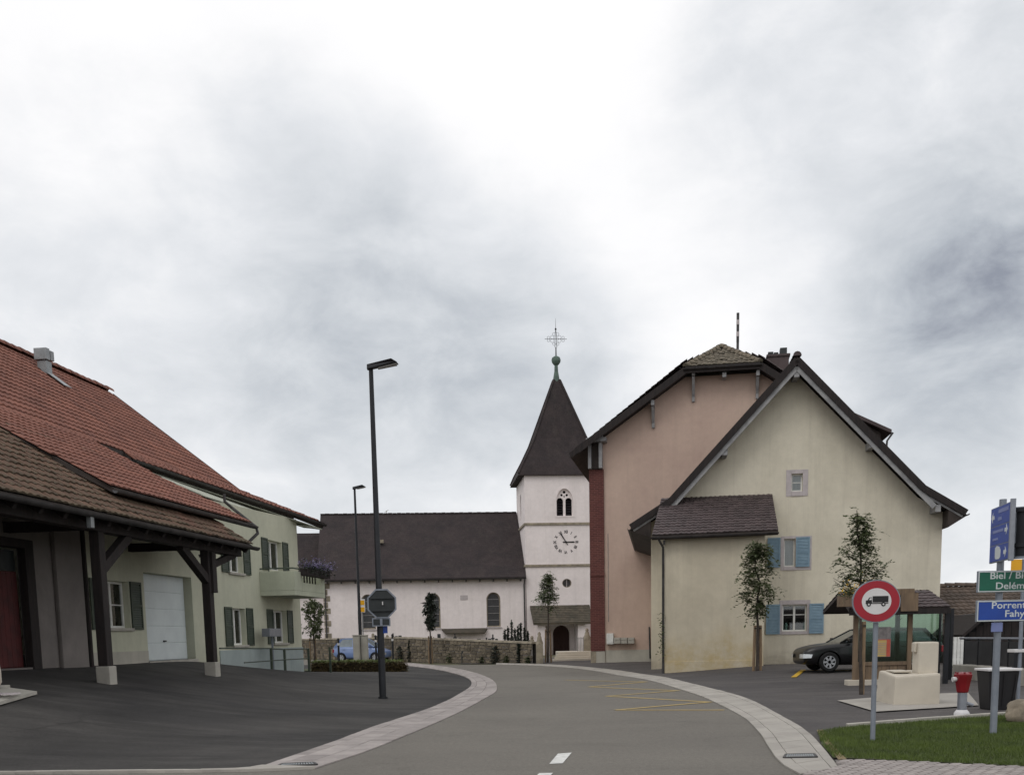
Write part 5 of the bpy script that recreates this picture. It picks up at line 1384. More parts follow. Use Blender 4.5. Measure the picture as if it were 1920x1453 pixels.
# ------------------------------------------------------------------ churchyard wall
wa, wb = Vector((1.35, 56.0, 0)), Vector((-16.5, 81.8, 0))
wd = (wb-wa); wl = wd.length; wdir = wd.normalized()
ang = math.atan2(wdir.y, wdir.x)
CWF = Fr((wa.x, wa.y, 0), ang)             # x along the wall away from the camera, +y towards the churchyard... -y side checked below
cwall = thing('churchyard_wall', 'low old stone wall with flat coping round the churchyard', 'wall', CWF)
side = 1.0 if (CWF.inv @ CPOS).y > 0 else -1.0          # the side that faces the road
wtop = lambda x: 1.08 + .40*min(1, x/14.0)
def wz(x): w = CWF.w((x, 0, 0)); return H(w.x, w.y)
core = MB(); n = 24
for i in range(n):
    x0, x1 = wl*i/n, wl*(i+1)/n
    core.add([(x0, -.17, -.2), (x1, -.17, -.2), (x1, .17, -.2), (x0, .17, -.2), (x0, -.17, wtop(x0)-.06), (x1, -.17, wtop(x1)-.06), (x1, .17, wtop(x1)-.06), (x0, .17, wtop(x0)-.06)], [(0, 1, 5, 4), (2, 3, 7, 6), (4, 5, 6, 7)])
core.build('wall_core', M['joint'], cwall)
stv = [(-.5, 0, -.5), (.5, 0, -.5), (.5, 0, .5), (-.5, 0, .5), (-.46, 1, -.40), (.42, 1, -.45), (.45, 1, .42), (-.43, 1, .45)]
stf = [(4, 5, 6, 7), (0, 1, 5, 4), (1, 2, 6, 5), (2, 3, 7, 6), (3, 0, 4, 7)]
sm = []
rowf = [0, .17, .29, .44, .55, .70, .82, 1.0]
for r in range(7):
    x = random.uniform(0, .3)
    while x < wl-.3:
        l = random.choice((random.uniform(.16, .3), random.uniform(.3, .5), random.uniform(.45, .8))); zt = wtop(x)-.07; zb_ = wz(x)-.05; hgt = (zt-zb_)*(rowf[r+1]-rowf[r]); zc_ = zb_+(zt-zb_)*(rowf[r]+rowf[r+1])/2
        sm.append(Matrix.Translation((x+l/2, .165*side, zc_+random.uniform(-.025, .025))) @ Matrix.Diagonal((l*.95, side*random.uniform(.025, .065), hgt*random.uniform(.76, 1.0), 1)) @ Matrix.Rotation(random.choice((0, math.pi))+random.uniform(-.05, .05), 4, 'Y'))
        x += l
pieces('stone', 'stones', stv, stf, sm, M['stone'], cwall, CWF, 300)
x = 0
while x < wl-.5:
    l = random.uniform(.8, 1.25)
    MB().add([(x, -.24, wtop(x)-.06), (x+l-.015, -.24, wtop(x+l)-.06), (x+l-.015, .24, wtop(x+l)-.06), (x, .24, wtop(x)-.06), (x, -.22, wtop(x)+.04), (x+l-.015, -.22, wtop(x+l)+.04), (x+l-.015, .22, wtop(x+l)+.04), (x, .22, wtop(x)+.04)],
        [(0, 3, 2, 1), (4, 5, 6, 7), (0, 1, 5, 4), (1, 2, 6, 5), (2, 3, 7, 6), (3, 0, 4, 7)]).build('coping_stone', M['sandstone'], cwall)
    x += l
# gate pillars, gates, steps
def pillar(px, py, Y, h, w, label):
    p = P(px, py, Y); fr = Fr((p.x, p.y, H(p.x, p.y)))
    t = thing('gate_pillar', label, 'pillar', fr, 'sandstone gate pillars before the church door')
    MB().box((-w/2, -w/2, -.2), (w/2, w/2, h)).build('shaft', M['sandstone'], t, bevel=.02)
    MB().lathe([(w*.55, h), (w*.5, h+.10), (w*.36, h+.22), (w*.3, h+.36), (w*.2, h+.42), (w*.24, h+.52), (w*.1, h+.62)], (0, 0, 0), 10).build('cap', M['sandstone'], t, smooth=True)
    return p
p1 = pillar(1012, 1244, 55.8, .98, .36, 'sandstone gate pillar at the end of the churchyard wall')
p2 = pillar(1101, 1232, 63.0, 1.15, .42, 'sandstone gate pillar beside the red brick strip')
p3 = pillar(998, 1236, 64.0, .8, .42, 'pale gate pillar half hidden behind the wall end')
sp = P(1075, 1240, 60.0); SPF = Fr((sp.x, sp.y, 0))
stp = thing('church_steps', 'broad pale stone steps leading up to the church door', 'steps', SPF)
for i in range(4): bx('step', M['concrete'], stp, (-1.15+i*.12, -.2+i*.45, -.1), (1.5, .25+i*.45+(3.0 if i == 3 else .0), .12+i*.12), .02)
for k, (xa, xb, Y) in enumerate(((1022, 1031, 62.0), (1083, 1094, 62.0))):
    a, b = P(xa, 1225, Y), P(xb, 1225, Y); fr = Fr((a.x, a.y, .3))
    gt = thing('iron_gate', ['pale iron gate leaf left of the church steps', 'pale iron gate leaf right of the church steps'][k], 'gate', fr, 'iron gate leaves before the church')
    wd_ = b.x-a.x
    for i in range(5): MB().cyl((wd_*i/4, 0, -.2), (wd_*i/4, 0, 1.0), .018, n=6).build('bar', M['iron_grey'], gt)
    for z in (.0, .9): MB().box((0, -.015, z), (wd_, .015, z+.03)).build('rail', M['iron_grey'], gt)

# thuja columns behind the wall
def conifer(px, pyt, pyb, Y, wpx, label, group, n=500, mt='leaf_dark'):
    b = P(px, pyb, Y); t_ = P(px, pyt, Y); s = Y/FOC; h = t_.z-b.z; w = wpx*s/2
    t = thing('conifer', label, 'conifer', Fr((b.x, b.y, b.z)), group)
    def smp():
        z = random.random(); r = w*(1-z**2.2)*(.75+.25*math.sin(z*9)); a = random.uniform(0, 6.28); k = random.random()**.4
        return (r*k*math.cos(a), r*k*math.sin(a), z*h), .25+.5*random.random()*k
    MB().cyl((0, 0, -.5), (0, 0, h*.8), .05, .02, 6).build('trunk', M['bark'], t)
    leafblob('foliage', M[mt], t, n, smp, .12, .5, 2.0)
tx = [(947, 1181), (953, 1176), (960, 1164), (966, 1180), (972, 1175), (977, 1170), (984, 1177), (990, 1185)]
nm = ['leftmost', 'second from left', 'tallest', 'fourth from left', 'fifth from left', 'sixth from left', 'seventh from left', 'rightmost']
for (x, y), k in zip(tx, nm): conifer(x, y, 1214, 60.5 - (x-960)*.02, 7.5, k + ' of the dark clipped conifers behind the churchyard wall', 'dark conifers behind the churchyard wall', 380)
# gravestones showing over the wall
gs = [(699, 1187, 5, 'o'), (705, 1192, 4, 's'), (726, 1190, 5, 'o'), (737, 1187, 4, 'c'), (743, 1192, 5, 's'), (750, 1191, 6, 's'), (813, 1194, 4, 'c'), (823, 1188, 6, 's'), (834, 1195, 5, 's'), (853, 1188, 5, 'c'), (862, 1196, 5, 's'), (898, 1197, 7, 's'), (912, 1195, 6, 'c'), (918, 1197, 6, 's'), (924, 1189, 5, 'c'), (931, 1197, 5, 's')]
gl = ['small round topped gravestone leftmost over the churchyard wall', 'low gravestone right behind the near lamp post', 'round gravestone right of the stop sign', 'thin grave cross right of the stop sign', 'low dark gravestone beside the thin cross', 'squat gravestone left of the small wall tree', 'grave cross just right of the small wall tree', 'tall dark gravestone right of the small wall tree', 'low gravestone below the middle nave window', 'tall grave cross under the nave canopy', 'low gravestone under the nave canopy', 'broad low gravestone under the canopy right end', 'grave cross below the right nave window', 'gravestone below the right nave window', 'tall grave cross left of the conifers', 'low gravestone nearest the conifers']
for (x, y, w, k), l in zip(gs, gl):
    u = (x-CX)/FOC; tpar = (u*wa.y-wa.x)/(wdir.x-u*wdir.y); Y = wa.y+wdir.y*tpar+3.0
    b = P(x, y, Y); s = Y/FOC*w/2; t = thing('gravestone', l, 'gravestone', Fr((b.x, b.y, 0)), 'gravestones behind the churchyard wall')
    if k == 'c': mb = MB(); mb.box((-.04, -.04, 0), (.04, .04, b.z)); mb.box((-s*1.3, -.035, b.z-.28), (s*1.3, .035, b.z-.2)); mb.build('cross', M['iron'], t)
    elif k == 'o': MB().plate(arch(-s, s, 0, b.z, 5), [], lambda a_, c_, d_: (a_, d_, c_), .12).build('slab', M['sandstone'], t)
    else: MB().box((-s, -.07, 0), (s, .07, b.z)).build('slab', M['sign_back'], t, bevel=.02)
    MB().box((-s*1.3, -.14, 0), (s*1.3, .14, .12)).build('base', M['sandstone'], t)
# plants along the foot of the wall
def bush(px, pyt, pyb, Y, wpx, label, mt='leaf', n=500, size=.13, name='shrub', cone=False, group=None):
    b = P(px, pyb, Y); t_ = P(px, pyt, Y); h = t_.z-b.z; w = wpx*Y/FOC/2; z0 = H(b.x, b.y)
    t = thing(name, label, 'shrub', Fr((b.x, b.y, z0)), group)
    def smp():
        z = random.random()
        if cone: r = w*(1-z)**.8
        else: r = w*math.sqrt(max(.05, 1-(2*z-.8)**2*.8))
        a = random.uniform(0, 6.28); k = random.random()**.45
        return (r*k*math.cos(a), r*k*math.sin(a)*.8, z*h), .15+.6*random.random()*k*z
    MB().cyl((0, 0, -.1), (0, 0, h*.6), .03, .015, 5).build('stem', M['bark'], t)
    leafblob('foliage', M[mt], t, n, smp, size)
def wallY(px, off=.5):
    u = (px-CX)/FOC; k = (u*wa.y-wa.x)/(wdir.x-u*wdir.y); return wa.y+wdir.y*k-off
bush(752, 1212, 1240, wallY(752, .8), 24, 'low dark reddish bush at the foot of the wall near the blue car', 'leaf_dark', 420)
bush(769, 1200, 1240, wallY(769, .7), 12, 'slim dark cone shrub against the churchyard wall', 'leaf_dark', 450, .12, cone=True)
bush(845, 1226, 1243, wallY(845, .6), 18, 'small low plant at the wall foot below the nave canopy', 'leaf', 240, .12)
bush(931, 1212, 1245, wallY(931, .6), 26, 'round dark bush at the foot of the churchyard wall', 'leaf_dark', 520)
bush(973, 1210, 1246, wallY(973, .6), 9, 'narrow dark upright shrub near the wall end', 'leaf_dark', 380, .12, cone=True)
bush(905, 1234, 1245, wallY(905, .6), 14, 'small tuft of leaves left of the round wall bush', 'leaf', 200, .12)
bush(950, 1232, 1246, wallY(950, .6), 14, 'small plant between the round bush and the narrow shrub', 'leaf', 200, .12)
bush(990, 1236, 1247, wallY(990, .6), 12, 'small plant at the end of the churchyard wall', 'leaf', 180, .12)
b = P(870, 1244, wallY(870, .5)); t = thing('wall_post', 'short dark stone post standing before the churchyard wall', 'post', Fr((b.x, b.y, H(b.x, b.y))))
h = P(870, 1218, wallY(870, .5)).z; MB().plate(arch(-.14, .14, -.1, h, 5), [], lambda a_, c_, d_: (a_, d_, c_), .2).build('shaft', M['sign_back'], t, bevel=.02)

# ------------------------------------------------------------------ street lamps
def lamp(base_px, top_px, head, Y, label, r0, r1):
    b = P(*base_px, Y); tp = P(*top_px, Y); z0 = H(b.x, b.y); fr = Fr((b.x, b.y, z0))
    t = thing('street_lamp', label, 'street lamp', fr, 'tall dark street lamps'); h = tp.z-z0
    MB().tube([(0, 0, -.1), (0, 0, h*.33), (0, 0, h*.335), (0, 0, h)], [r0, r0*.97, r0*.86, r1], 14).build('pole', M['dark_metal'], t, smooth=True)
    MB().cyl((0, 0, -.02), (0, 0, .03), r0*1.35, n=14).build('collar', M['dark_metal'], t)
    e = P(head[0], head[1], Y-.35) - Vector((b.x, b.y, z0)); s = head[2]
    a = Vector((-.09, 0, h-.02)); d = e-a; sd_ = Vector((0, 1, 0))
    w0, w1 = .08, .15
    pts = [a+Vector((0, -w0, .0)), a+Vector((0, w0, 0)), e+Vector((0, w1, -.0)), e+Vector((-.02, -w1, 0))]
    top = [a+Vector((0, -w0*.7, .12)), a+Vector((0, w0*.7, .12)), e+Vector((-.16, w1*.8, .09)), e+Vector((-.16, -w1*.8, .09))]
    hd = MB().add(pts+top, [(0, 3, 2, 1), (4, 5, 6, 7), (0, 1, 5, 4), (1, 2, 6, 5), (2, 3, 7, 6), (3, 0, 4, 7)]).build('lamp_head', M['dark_metal'], t, bevel=.015)
    q = [a.lerp(e, .35)+Vector((0, -.07, -.012)), a.lerp(e, .35)+Vector((0, .07, -.012)), a.lerp(e, .95)+Vector((0, .11, -.008)), a.lerp(e, .95)+Vector((0, -.11, -.008))]
    MB().prism(q, (0, 0, -.02)).build('diffuser', M['lamp_glass'], hd)
    MB().box((-.05, -r0-.012, 1.0), (.05, -r0+.02, 1.45)).build('service_door', M['dark_metal'], t, bevel=.006)
    return t, fr, h
LY = Gr(718, 1308).y
lp1, LF1, h1 = lamp((718, 1308), (689, 692), (747, 681, 1), LY, 'near tall dark street lamp with the stop sign on its post', .088, .052)
LY2 = 52.0
b2 = P(677.5, 1240, LY2)
lp2, LF2, h2 = lamp((678, 1253), (658, 917), (686, 912.5, 1), LY2, 'far slim street lamp behind the low hedge', .085, .05)
# stop sign seen from behind
def on(px, py, Y, fr): return fr.inv @ P(px, py, Y)
c = on(716, 1131.5, LY-.16, LF1); r = .37
sg = thing('stop_sign', 'octagonal stop sign seen from behind on the near lamp post', 'road sign', Fr(LF1.w(c)))
oct_ = [(r*math.cos(math.pi/8+i*math.pi/4), r*math.sin(math.pi/8+i*math.pi/4)) for i in range(8)]
MB().plate(oct_, [], lambda u, v, d: (u, d, v), .02).build('plate', M['sign_back'], sg, bevel=.004)
oi = [(u*.9, v*.9) for u, v in oct_]
MB().plate(oct_, [oi], lambda u, v, d: (u*1.03, -.016+d, v*1.03), .014).build('rim', M['steel_pole'], sg)
mb = MB(); mb.box((-r*.75, -.045, .12), (r*.75, -.002, .16)); mb.box((-r*.75, -.045, -.18), (r*.75, -.002, -.14)); mb.build('stiffener', M['sign_back'], sg)
mb = MB(); mb.box((.01, -.05, -.03), (.035, -.03, .05)); mb.build('clamp', M['sign_white'], sg)
c = on(715, 1166, LY-.16, LF1)
sp2 = thing('sub_plate', 'small rectangular plate under the back of the stop sign', 'road sign', Fr(LF1.w(c)))
MB().box((-.22, 0, -.10), (.22, .02, .10)).build('plate', M['sign_back'], sp2, bevel=.004)
mb = MB(); ring(mb, lambda u, z, d: (u, -d, z), -.22, .22, -.10, .10, .001, .016, .025); mb.box((-.03, -.03, -.09), (.03, -.001, .09)); mb.build('rim', M['steel_pole'], sp2)
c = on(720, 1180, LY-.02, LF1)
bs = thing('blue_plate', 'small blue plate on the near lamp post below the stop sign', 'road sign', Fr(LF1.w(c)))
MB().box((-.02, -.03, -.09), (.09, -.01, .09)).build('plate', M['sign_blue'], bs, bevel=.003); MB().box((-.04, -.01, -.04), (.03, .03, .04)).build('clamp', M['steel_pole'], bs)
# bus stop sign by the far lamp
b = P(683, 1245, 54.0)
bss = thing('bus_stop_sign', 'yellow bus stop sign on a thin pole beside the far lamp', 'bus stop sign', Fr((b.x, b.y, 0)))
zt = P(682, 1123, 54).z; zb_ = P(682, 1148, 54).z
MB().cyl((0, 0, -.1), (0, 0, zt+.05), .03, n=8).build('pole', M['timber_grey'], bss)
MB().box((-.16, -.06, zb_), (.16, -.032, zt)).build('panel', M['sign_white'], bss, bevel=.01)
MB().box((-.13, -.07, zt-.28), (.13, -.062, zt-.06)).build('panel_field', M['sign_yellow'], bss); MB().box((-.13, -.07, zb_+.03), (.13, -.062, zb_+.26)).build('panel_field', M['sign_yellow'], bss)
# electrical cabinets
for k, (x0, x1, Y) in enumerate(((661, 675, 50.0), (676, 690, 50.3))):
    a, b = P(x0, 1190, Y), P(x1, 1240, Y)
    t = thing('electrical_cabinet', ['pale electrical cabinet left of the far lamp post', 'pale electrical cabinet right of the far lamp post'][k], 'cabinet', Fr(((a.x+b.x)/2, Y, 0)), 'pale electrical cabinets')
    w = (b.x-a.x)/2; MB().box((-w, 0, 0), (w, .35, a.z-.04)).build('case', M['concrete_grey'], t, bevel=.015); MB().box((-w-.02, -.03, a.z-.04), (w+.02, .38, a.z)).build('lid', M['concrete_grey'], t, bevel=.01)
    MB().box((-w+.03, -.012, .1), (w-.03, -.001, a.z-.1)).build('door', M['concrete_grey'], t, bevel=.004)
for k, (x, yt, Y, l) in enumerate(((634, 1196, 48.5, 'thin dark bollard left of the blue car'), (704, 1190, 49, 'thin dark bollard before the blue car, next to the stop post'), (735.5, 1188, 49.5, 'thin dark bollard at the right end of the hedge'))):
    a = P(x, yt, Y); t = thing('bollard', l, 'bollard', Fr((a.x, Y, 0)), 'thin dark bollards by the hedge')
    MB().lathe([(.045, -.1), (.045, a.z-.1), (.055, a.z-.09), (.055, a.z-.04), (.02, a.z)], n=10).build('post', M['dark_metal'], t); MB().lathe([(.048, a.z-.32), (.048, a.z-.22)], n=10).build('band', M['sign_white'], t)

# ------------------------------------------------------------------ low hedge and its verge
ha, hb = Gr(580, 1258.5), Gr(749, 1258.5)
HGF = Fr((ha.x, ha.y, 0), math.atan2(hb.y-ha.y, hb.x-ha.x)); HL = (hb-ha).length; hh = .46
hd = thing('hedge', 'low clipped brown green hedge between forecourt and street', 'hedge', HGF)
def hs():
    f = random.random()
    x = random.uniform(0, HL); y = random.uniform(0, .7); z = random.uniform(0, hh)
    if f < .6: y = abs(random.gauss(0, .05))
    elif f < .75: x = HL-abs(random.gauss(0, .06))
    if x > HL-.25 and z > hh-.18 and random.random() < .5: z -= .15
    return (x, y, z), .2+.5*random.random()
MB().box((.08, .08, 0), (HL-.1, .62, hh-.06)).build('twigs', M['bark'], hd)
leafblob('foliage', M['hedge'], hd, 5200, hs, .085)
leafblob('top_foliage', M['hedge_top'], hd, 3600, lambda: ((random.uniform(0, HL-.15), random.uniform(0, .7), hh+random.gauss(.0, .03)), random.random()), .085)
vg = [Vector((ha.x-1, ha.y+.8)), Vector((hb.x+.2, hb.y+.7)), Vector((hb.x+.3, hb.y+2.4)), Vector((ha.x-4, ha.y+7))]
drape('verge', vg, .03, M['turf'], .75)

# ------------------------------------------------------------------ young trees
def tree(px, pyb, py_crown0, py_top, Y, wpx, label, nleaf, lm='leaf', lsize=.16, stakes=(), stake_top=None, shape='cone', trunk_r=.045, lean=0.0, group='young street trees'):
    b = P(px, pyb, Y); z0 = H(b.x, b.y); fr = Fr((b.x, b.y, z0)); s = Y/FOC
    tp = fr.inv @ P(px, py_top, Y); c0 = (fr.inv @ P(px, py_crown0, Y)).z; h = tp.z; W_ = wpx*s/2
    t = thing('young_tree', label, 'tree', fr, group)
    R2 = random.Random(int(px*7))
    n = 9; pts = []; rs_ = []
    for i in range(n+1):
        k = i/n; pts.append(Vector((tp.x*k+R2.gauss(0, .03)*(.3+k), R2.gauss(0, .03), h*k*.99 if i else -.1))); rs_.append(trunk_r*(1-k)**.8+.008)
    tr = MB().tube(pts, rs_, 8)
    limbs = []
    nb = 26
    for i in range(nb):
        k = (i+.5)/nb; z = c0+(h-c0)*k*.96; base = Vector((tp.x*z/h, 0, z-.1))
        if shape == 'cone': rr = W_*max(.12, (1-k)**.9)*1.2 if k > .1 else W_*(.7+k*4)
        else: rr = W_*math.sqrt(max(.03, 1-(2*k-.9)**2))
        a = i*2.4+R2.uniform(-.5, .5); l = rr*R2.uniform(.7, 1.12)
        e = base+Vector((math.cos(a)*l, math.sin(a)*l, l*R2.uniform(.35, .8))); m = base.lerp(e, .5)+Vector((0, 0, -.04))
        tr.tube([base, m, e], [.014, .009, .004], 5); limbs.append((base, m, e))
        for q in range(2):
            st_ = base.lerp(e, R2.uniform(.35, .8)); e2 = st_+Vector((R2.gauss(0, .5), R2.gauss(0, .5), R2.uniform(.1, .6)))*l*.4; tr.tube([st_, e2], [.006, .003], 4); limbs.append((st_, st_.lerp(e2, .5), e2))
    tr.build('trunk', M['bark'], t)
    def smp():
        lb_ = random.choice(limbs); k = random.random()**.6
        p = lb_[0].lerp(lb_[2], k)+Vector((random.gauss(0, .06), random.gauss(0, .06), random.gauss(0, .06)))*(W_/.6)
        return p, .2+.55*random.random()
    leafspray('crown', M[lm], t, int(nleaf*.42), smp, lsize) if shape == 'cone' or px == 1420 else leafblob('crown', M[lm], t, nleaf, smp, lsize, .5, .8)
    for sx_ in stakes:
        zt_ = (fr.inv @ P(px, stake_top, Y)).z; x = sx_*s
        MB().tube([(x*1.35, .06, -.1), (x, .03, zt_)], .05 if Y < 45 else .04, 8).build('support_stake', M['stake'], t)
    if stakes: MB().box((min(stakes)*s-.03, -.04, zt_-.12), (max(stakes)*s+.03, .05, zt_-.07)).build('tie', M['bark'], t)
    return t
tree(1420, 1271, 1152, 1008, 36.2, 74, 'young tree with two stakes before the stained annex', 1050, 'leaf', .17, (-5, 5), 1172, 'round', .05)
tree(1614, 1310, 1125, 952, 24.6, 106, 'tallest young tree behind the truck ban sign', 1050, 'leaf', .115, (3,), 1165, 'cone', .04)
tree(1027, 1243, 1140, 1070, 57.0, 46, 'young pale leaved tree before the church porch', 800, 'leaf_pale', .17, (-3, 5), 1180, 'cone', .05)
tree(807, 1241, 1178, 1108, 62.5, 27, 'small dense round tree before the middle nave window', 1000, 'leaf_dark', .2, (-2, 3), 1192, 'round', .05)
tree(588, 1226, 1192, 1122, 52.0, 46, 'small bushy tree between the farmhouse and the church', 900, 'leaf', .2, (-6, 3), 1196, 'round', .05)

# ------------------------------------------------------------------ truck ban sign on the lawn
b = Gr(1636, 1389); SY = b.y; SF = Fr((b.x, b.y, b.z))
c = SF.inv @ P(1642.5, 1127, SY-.05); top = SF.inv @ P(1640, 1150, SY)
ban = thing('truck_ban_sign', 'round red and white no trucks sign on a steel post in the lawn', 'road sign', SF)
MB().tube([(0, 0, -.2), (0, 0, c.z+.1)], .034, 12).build('post', M['steel_pole'], ban, smooth=True)
rx, rzv = 44.5*SY/FOC, 38.8*SY/FOC
ell = lambda k, n=40: [(c.x+rx*k*math.cos(2*math.pi*i/n), c.z+rzv*k*math.sin(2*math.pi*i/n)) for i in range(n)]
MB().plate(ell(1.0), [], lambda u, v, d: (u, -.07+d, v), .03).build('plate', M['steel_pole'], ban)
MB().plate(ell(.955), [ell(.615)], lambda u, v, d: (u, -.074+d, v), .0035).build('red_ring', M['sign_red'], ban)
MB().plate(ell(.612), [], lambda u, v, d: (u, -.074+d, v), .0035).build('white_field', M['sign_white'], ban)
k = SY/FOC
def tq(pts): return [(c.x+(x-1642.5)*k, c.z-(y-1127)*k) for x, y in pts]
mb = MB()
for pts in ([(1635, 1117.5), (1664, 1117.5), (1664, 1129), (1635, 1129)], [(1633.5, 1119.5), (1628.5, 1120), (1626, 1124.5), (1622.5, 1125.5), (1622.5, 1131.5), (1664, 1131.5), (1664, 1130), (1634, 1130)]):
    mb.plate(tq(pts), [], lambda u, v, d: (u, -.0775+d, v), .003)
for x in (1628, 1655): mb.plate(tq([(x+4*math.cos(a), 1132.5+3.8*math.sin(a)) for a in [2*math.pi*i/16 for i in range(16)]]), [], lambda u, v, d: (u, -.0795+d, v), .0045)
tk = mb.build('truck_symbol', M['sign_black'], ban)
mb = MB()
for x in (1628, 1655): mb.plate(tq([(x+1.7*math.cos(a), 1132.5+1.6*math.sin(a)) for a in [2*math.pi*i/10 for i in range(10)]]), [], lambda u, v, d: (u, -.081+d, v), .001)
mb.plate(tq([(1630, 1121.3), (1633, 1121), (1633, 1124.5), (1628.6, 1124.5)]), [], lambda u, v, d: (u, -.079+d, v), .001)
mb.build('truck_cutout', M['sign_white'], ban)
MB().box((-.05, -.04, c.z-.2), (.05, .04, c.z-.14)).build('clamp', M['steel'], ban)

# ------------------------------------------------------------------ direction signs on one post
b = Gr(1862, 1376); DY = b.y; DF = Fr((b.x, b.y, b.z))
post = thing('sign_post', 'grey steel post carrying the green and blue direction signs', 'post', DF)
dp = lambda x, y, Y=None: DF.inv @ P(x, y, DY if Y is None else Y)
zt = dp(1880, 936).z
MB().tube([(0, 0, -.2), (0, 0, zt)], .048, 14).build('pole', M['steel_pole'], post, smooth=True)
a, b_ = dp(1855, 1167), dp(1875, 1184)
MB().box((a.x, -.075, b_.z), (b_.x, -.055, a.z)).build('small_plate', M['sign_ghost'], post, bevel=.003)
def letters(txt, size, mt, parent, x, y, z, sx):
    for i, ch in enumerate(txt):
        if ch == ' ': continue
        me = text_mesh(txt[:i+1], size); mc = text_mesh(ch, size)
        dx = max(v.co.x for v in me.vertices)-max(v.co.x for v in mc.vertices); bpy.data.meshes.remove(me)
        for v in mc.vertices: v.co.x = (v.co.x+dx)*sx
        mc.name = 'letter'; mc.materials.clear(); mc.materials.append(mt)
        o = bpy.data.objects.new('letter', mc); COL.objects.link(o); o.parent = parent; o.location = (x, y, z); o.rotation_euler = (rad(90), 0, 0)
def board(x0, y0, y1, width, mt, lines, label, size):
    a, b_ = dp(x0, y0), dp(x0, y1); h = a.z-b_.z; fr = Fr(DF.w((a.x, -.09, b_.z)))
    t = thing('direction_sign', label, 'direction sign', fr, 'direction boards on the steel post')
    MB().box((0, 0, 0), (width, .035, h)).build('plate', M['steel_pole'], t, bevel=.008)
    MB().box((.03, -.004, .025), (width-.03, -.0005, h-.025)).build('field', M[mt], t)
    mb = MB(); ring(mb, lambda u, z, d: (u, -d, z), .012, width-.012, .008, h-.008, .001, .008, .012); mb.build('border', M['sign_text'], t)
    for txt, tx_, ty_ in lines:
        letters(txt, size, M['sign_text'], t, tx_, -.0055, ty_, 1.16)
    return t
k = DY/FOC
board(1828, 1071, 1111.5, 1.40, 'sign_green', [('Biel / Bienne', (1850-1828)*k, (1111.5-1087)*k), ('Delémont', (1861-1828)*k, (1111.5-1105.5)*k)], 'green direction sign reading Biel / Bienne and Delémont', .128)
board(1826, 1126, 1166, 1.42, 'sign_blue', [('Porrentruy', (1853-1826)*k, (1166-1142)*k), ('Fahy', (1878-1826)*k, (1166-1157.5)*k)], 'blue direction sign reading Porrentruy and Fahy', .128)
# oblique blue board above
A1 = P(1856.5, 955, DY+.35); A0 = P(1854.5, 1057, DY+.35); B1 = P(1893.5, 941, DY-.60)
dvec = Vector((B1.x-A1.x, B1.y-A1.y, 0)); bl = dvec.length
OF = Fr((A0.x, A0.y, A0.z), math.atan2(dvec.y, dvec.x)); oh = A1.z-A0.z
ob = thing('direction_board', 'tall blue direction panel of three fields turned edge-on above the green sign', 'direction sign', OF)
MB().box((0, 0, 0), (bl, .03, oh)).build('plate', M['steel_pole'], ob, bevel=.004)
for i, (z0_, z1_) in enumerate(((.02, .30), (.318, .645), (.662, .985))):
    MB().box((.02, -.004, oh*z0_), (bl-.02, -.0005, oh*z1_)).build('field', M['sign_blue2'], ob)
def arrow(cx_, cz2, s, dr_):
    MB().plate([(cx_+s*dr_, cz2), (cx_, cz2+s), (cx_, cz2+s*.35), (cx_-s*dr_, cz2+s*.35), (cx_-s*dr_, cz2-s*.35), (cx_, cz2-s*.35), (cx_, cz2-s)], [], lambda u, v, d: (u, -.008+d, v), .0035).build('arrow', M['sign_text'], ob)
arrow(bl*.14, oh*.82, .07, -1); arrow(bl*.84, oh*.54, .07, 1); arrow(bl*.82, oh*.15, .07, 1)
for x0_, x1_, z0_, z1_ in ((.42, .92, .87, .94), (.40, .60, .74, .80), (.16, .70, .53, .58), (.16, .45, .40, .44)): MB().box((bl*x0_, -.0075, oh*z0_), (bl*x1_, -.0045, oh*z1_)).build('worn_lettering', M['sign_ghost'], ob)
MB().plate([(bl*.32, oh*.08), (bl*.32, oh*.26), (bl*.4, oh*.29), (bl*.52, oh*.27), (bl*.6, oh*.2), (bl*.6, oh*.08), (bl*.54, oh*.05), (bl*.38, oh*.05)], [], lambda u, v, d: (u, -.008+d, v), .0035).build('symbol', M['sign_text'], ob)
MB().box((bl, -.012, -.02), (bl+.05, .05, oh+.03)).build('side_frame', M['steel'], ob, bevel=.004)
# dark back of a second panel turned the other way
C1 = P(1900, 951, DY-.55); C0 = P(1897, 1048, DY-.55)
d2 = Vector((.62, -.62, 0)); SFr = Fr((C1.x+.02, C1.y, C0.z), math.atan2(d2.y, d2.x))
sbk = thing('direction_board', 'dark back of a second panel beside the tall blue direction panel', 'direction sign', SFr)
MB().box((0, 0, 0), (1.0, .03, C1.z-C0.z)).build('plate', M['dark_metal'], sbk, bevel=.004)
for z in (.15, .6): MB().box((.02, -.03, z), (.98, -.002, z+.05)).build('stiffener', M['dark_metal'], sbk)
mb = MB(); ring(mb, lambda u, z, d: (u, -d, z), 0, 1.0, 0, C1.z-C0.z, .002, .02, .03); mb.build('rim', M['steel_pole'], sbk)
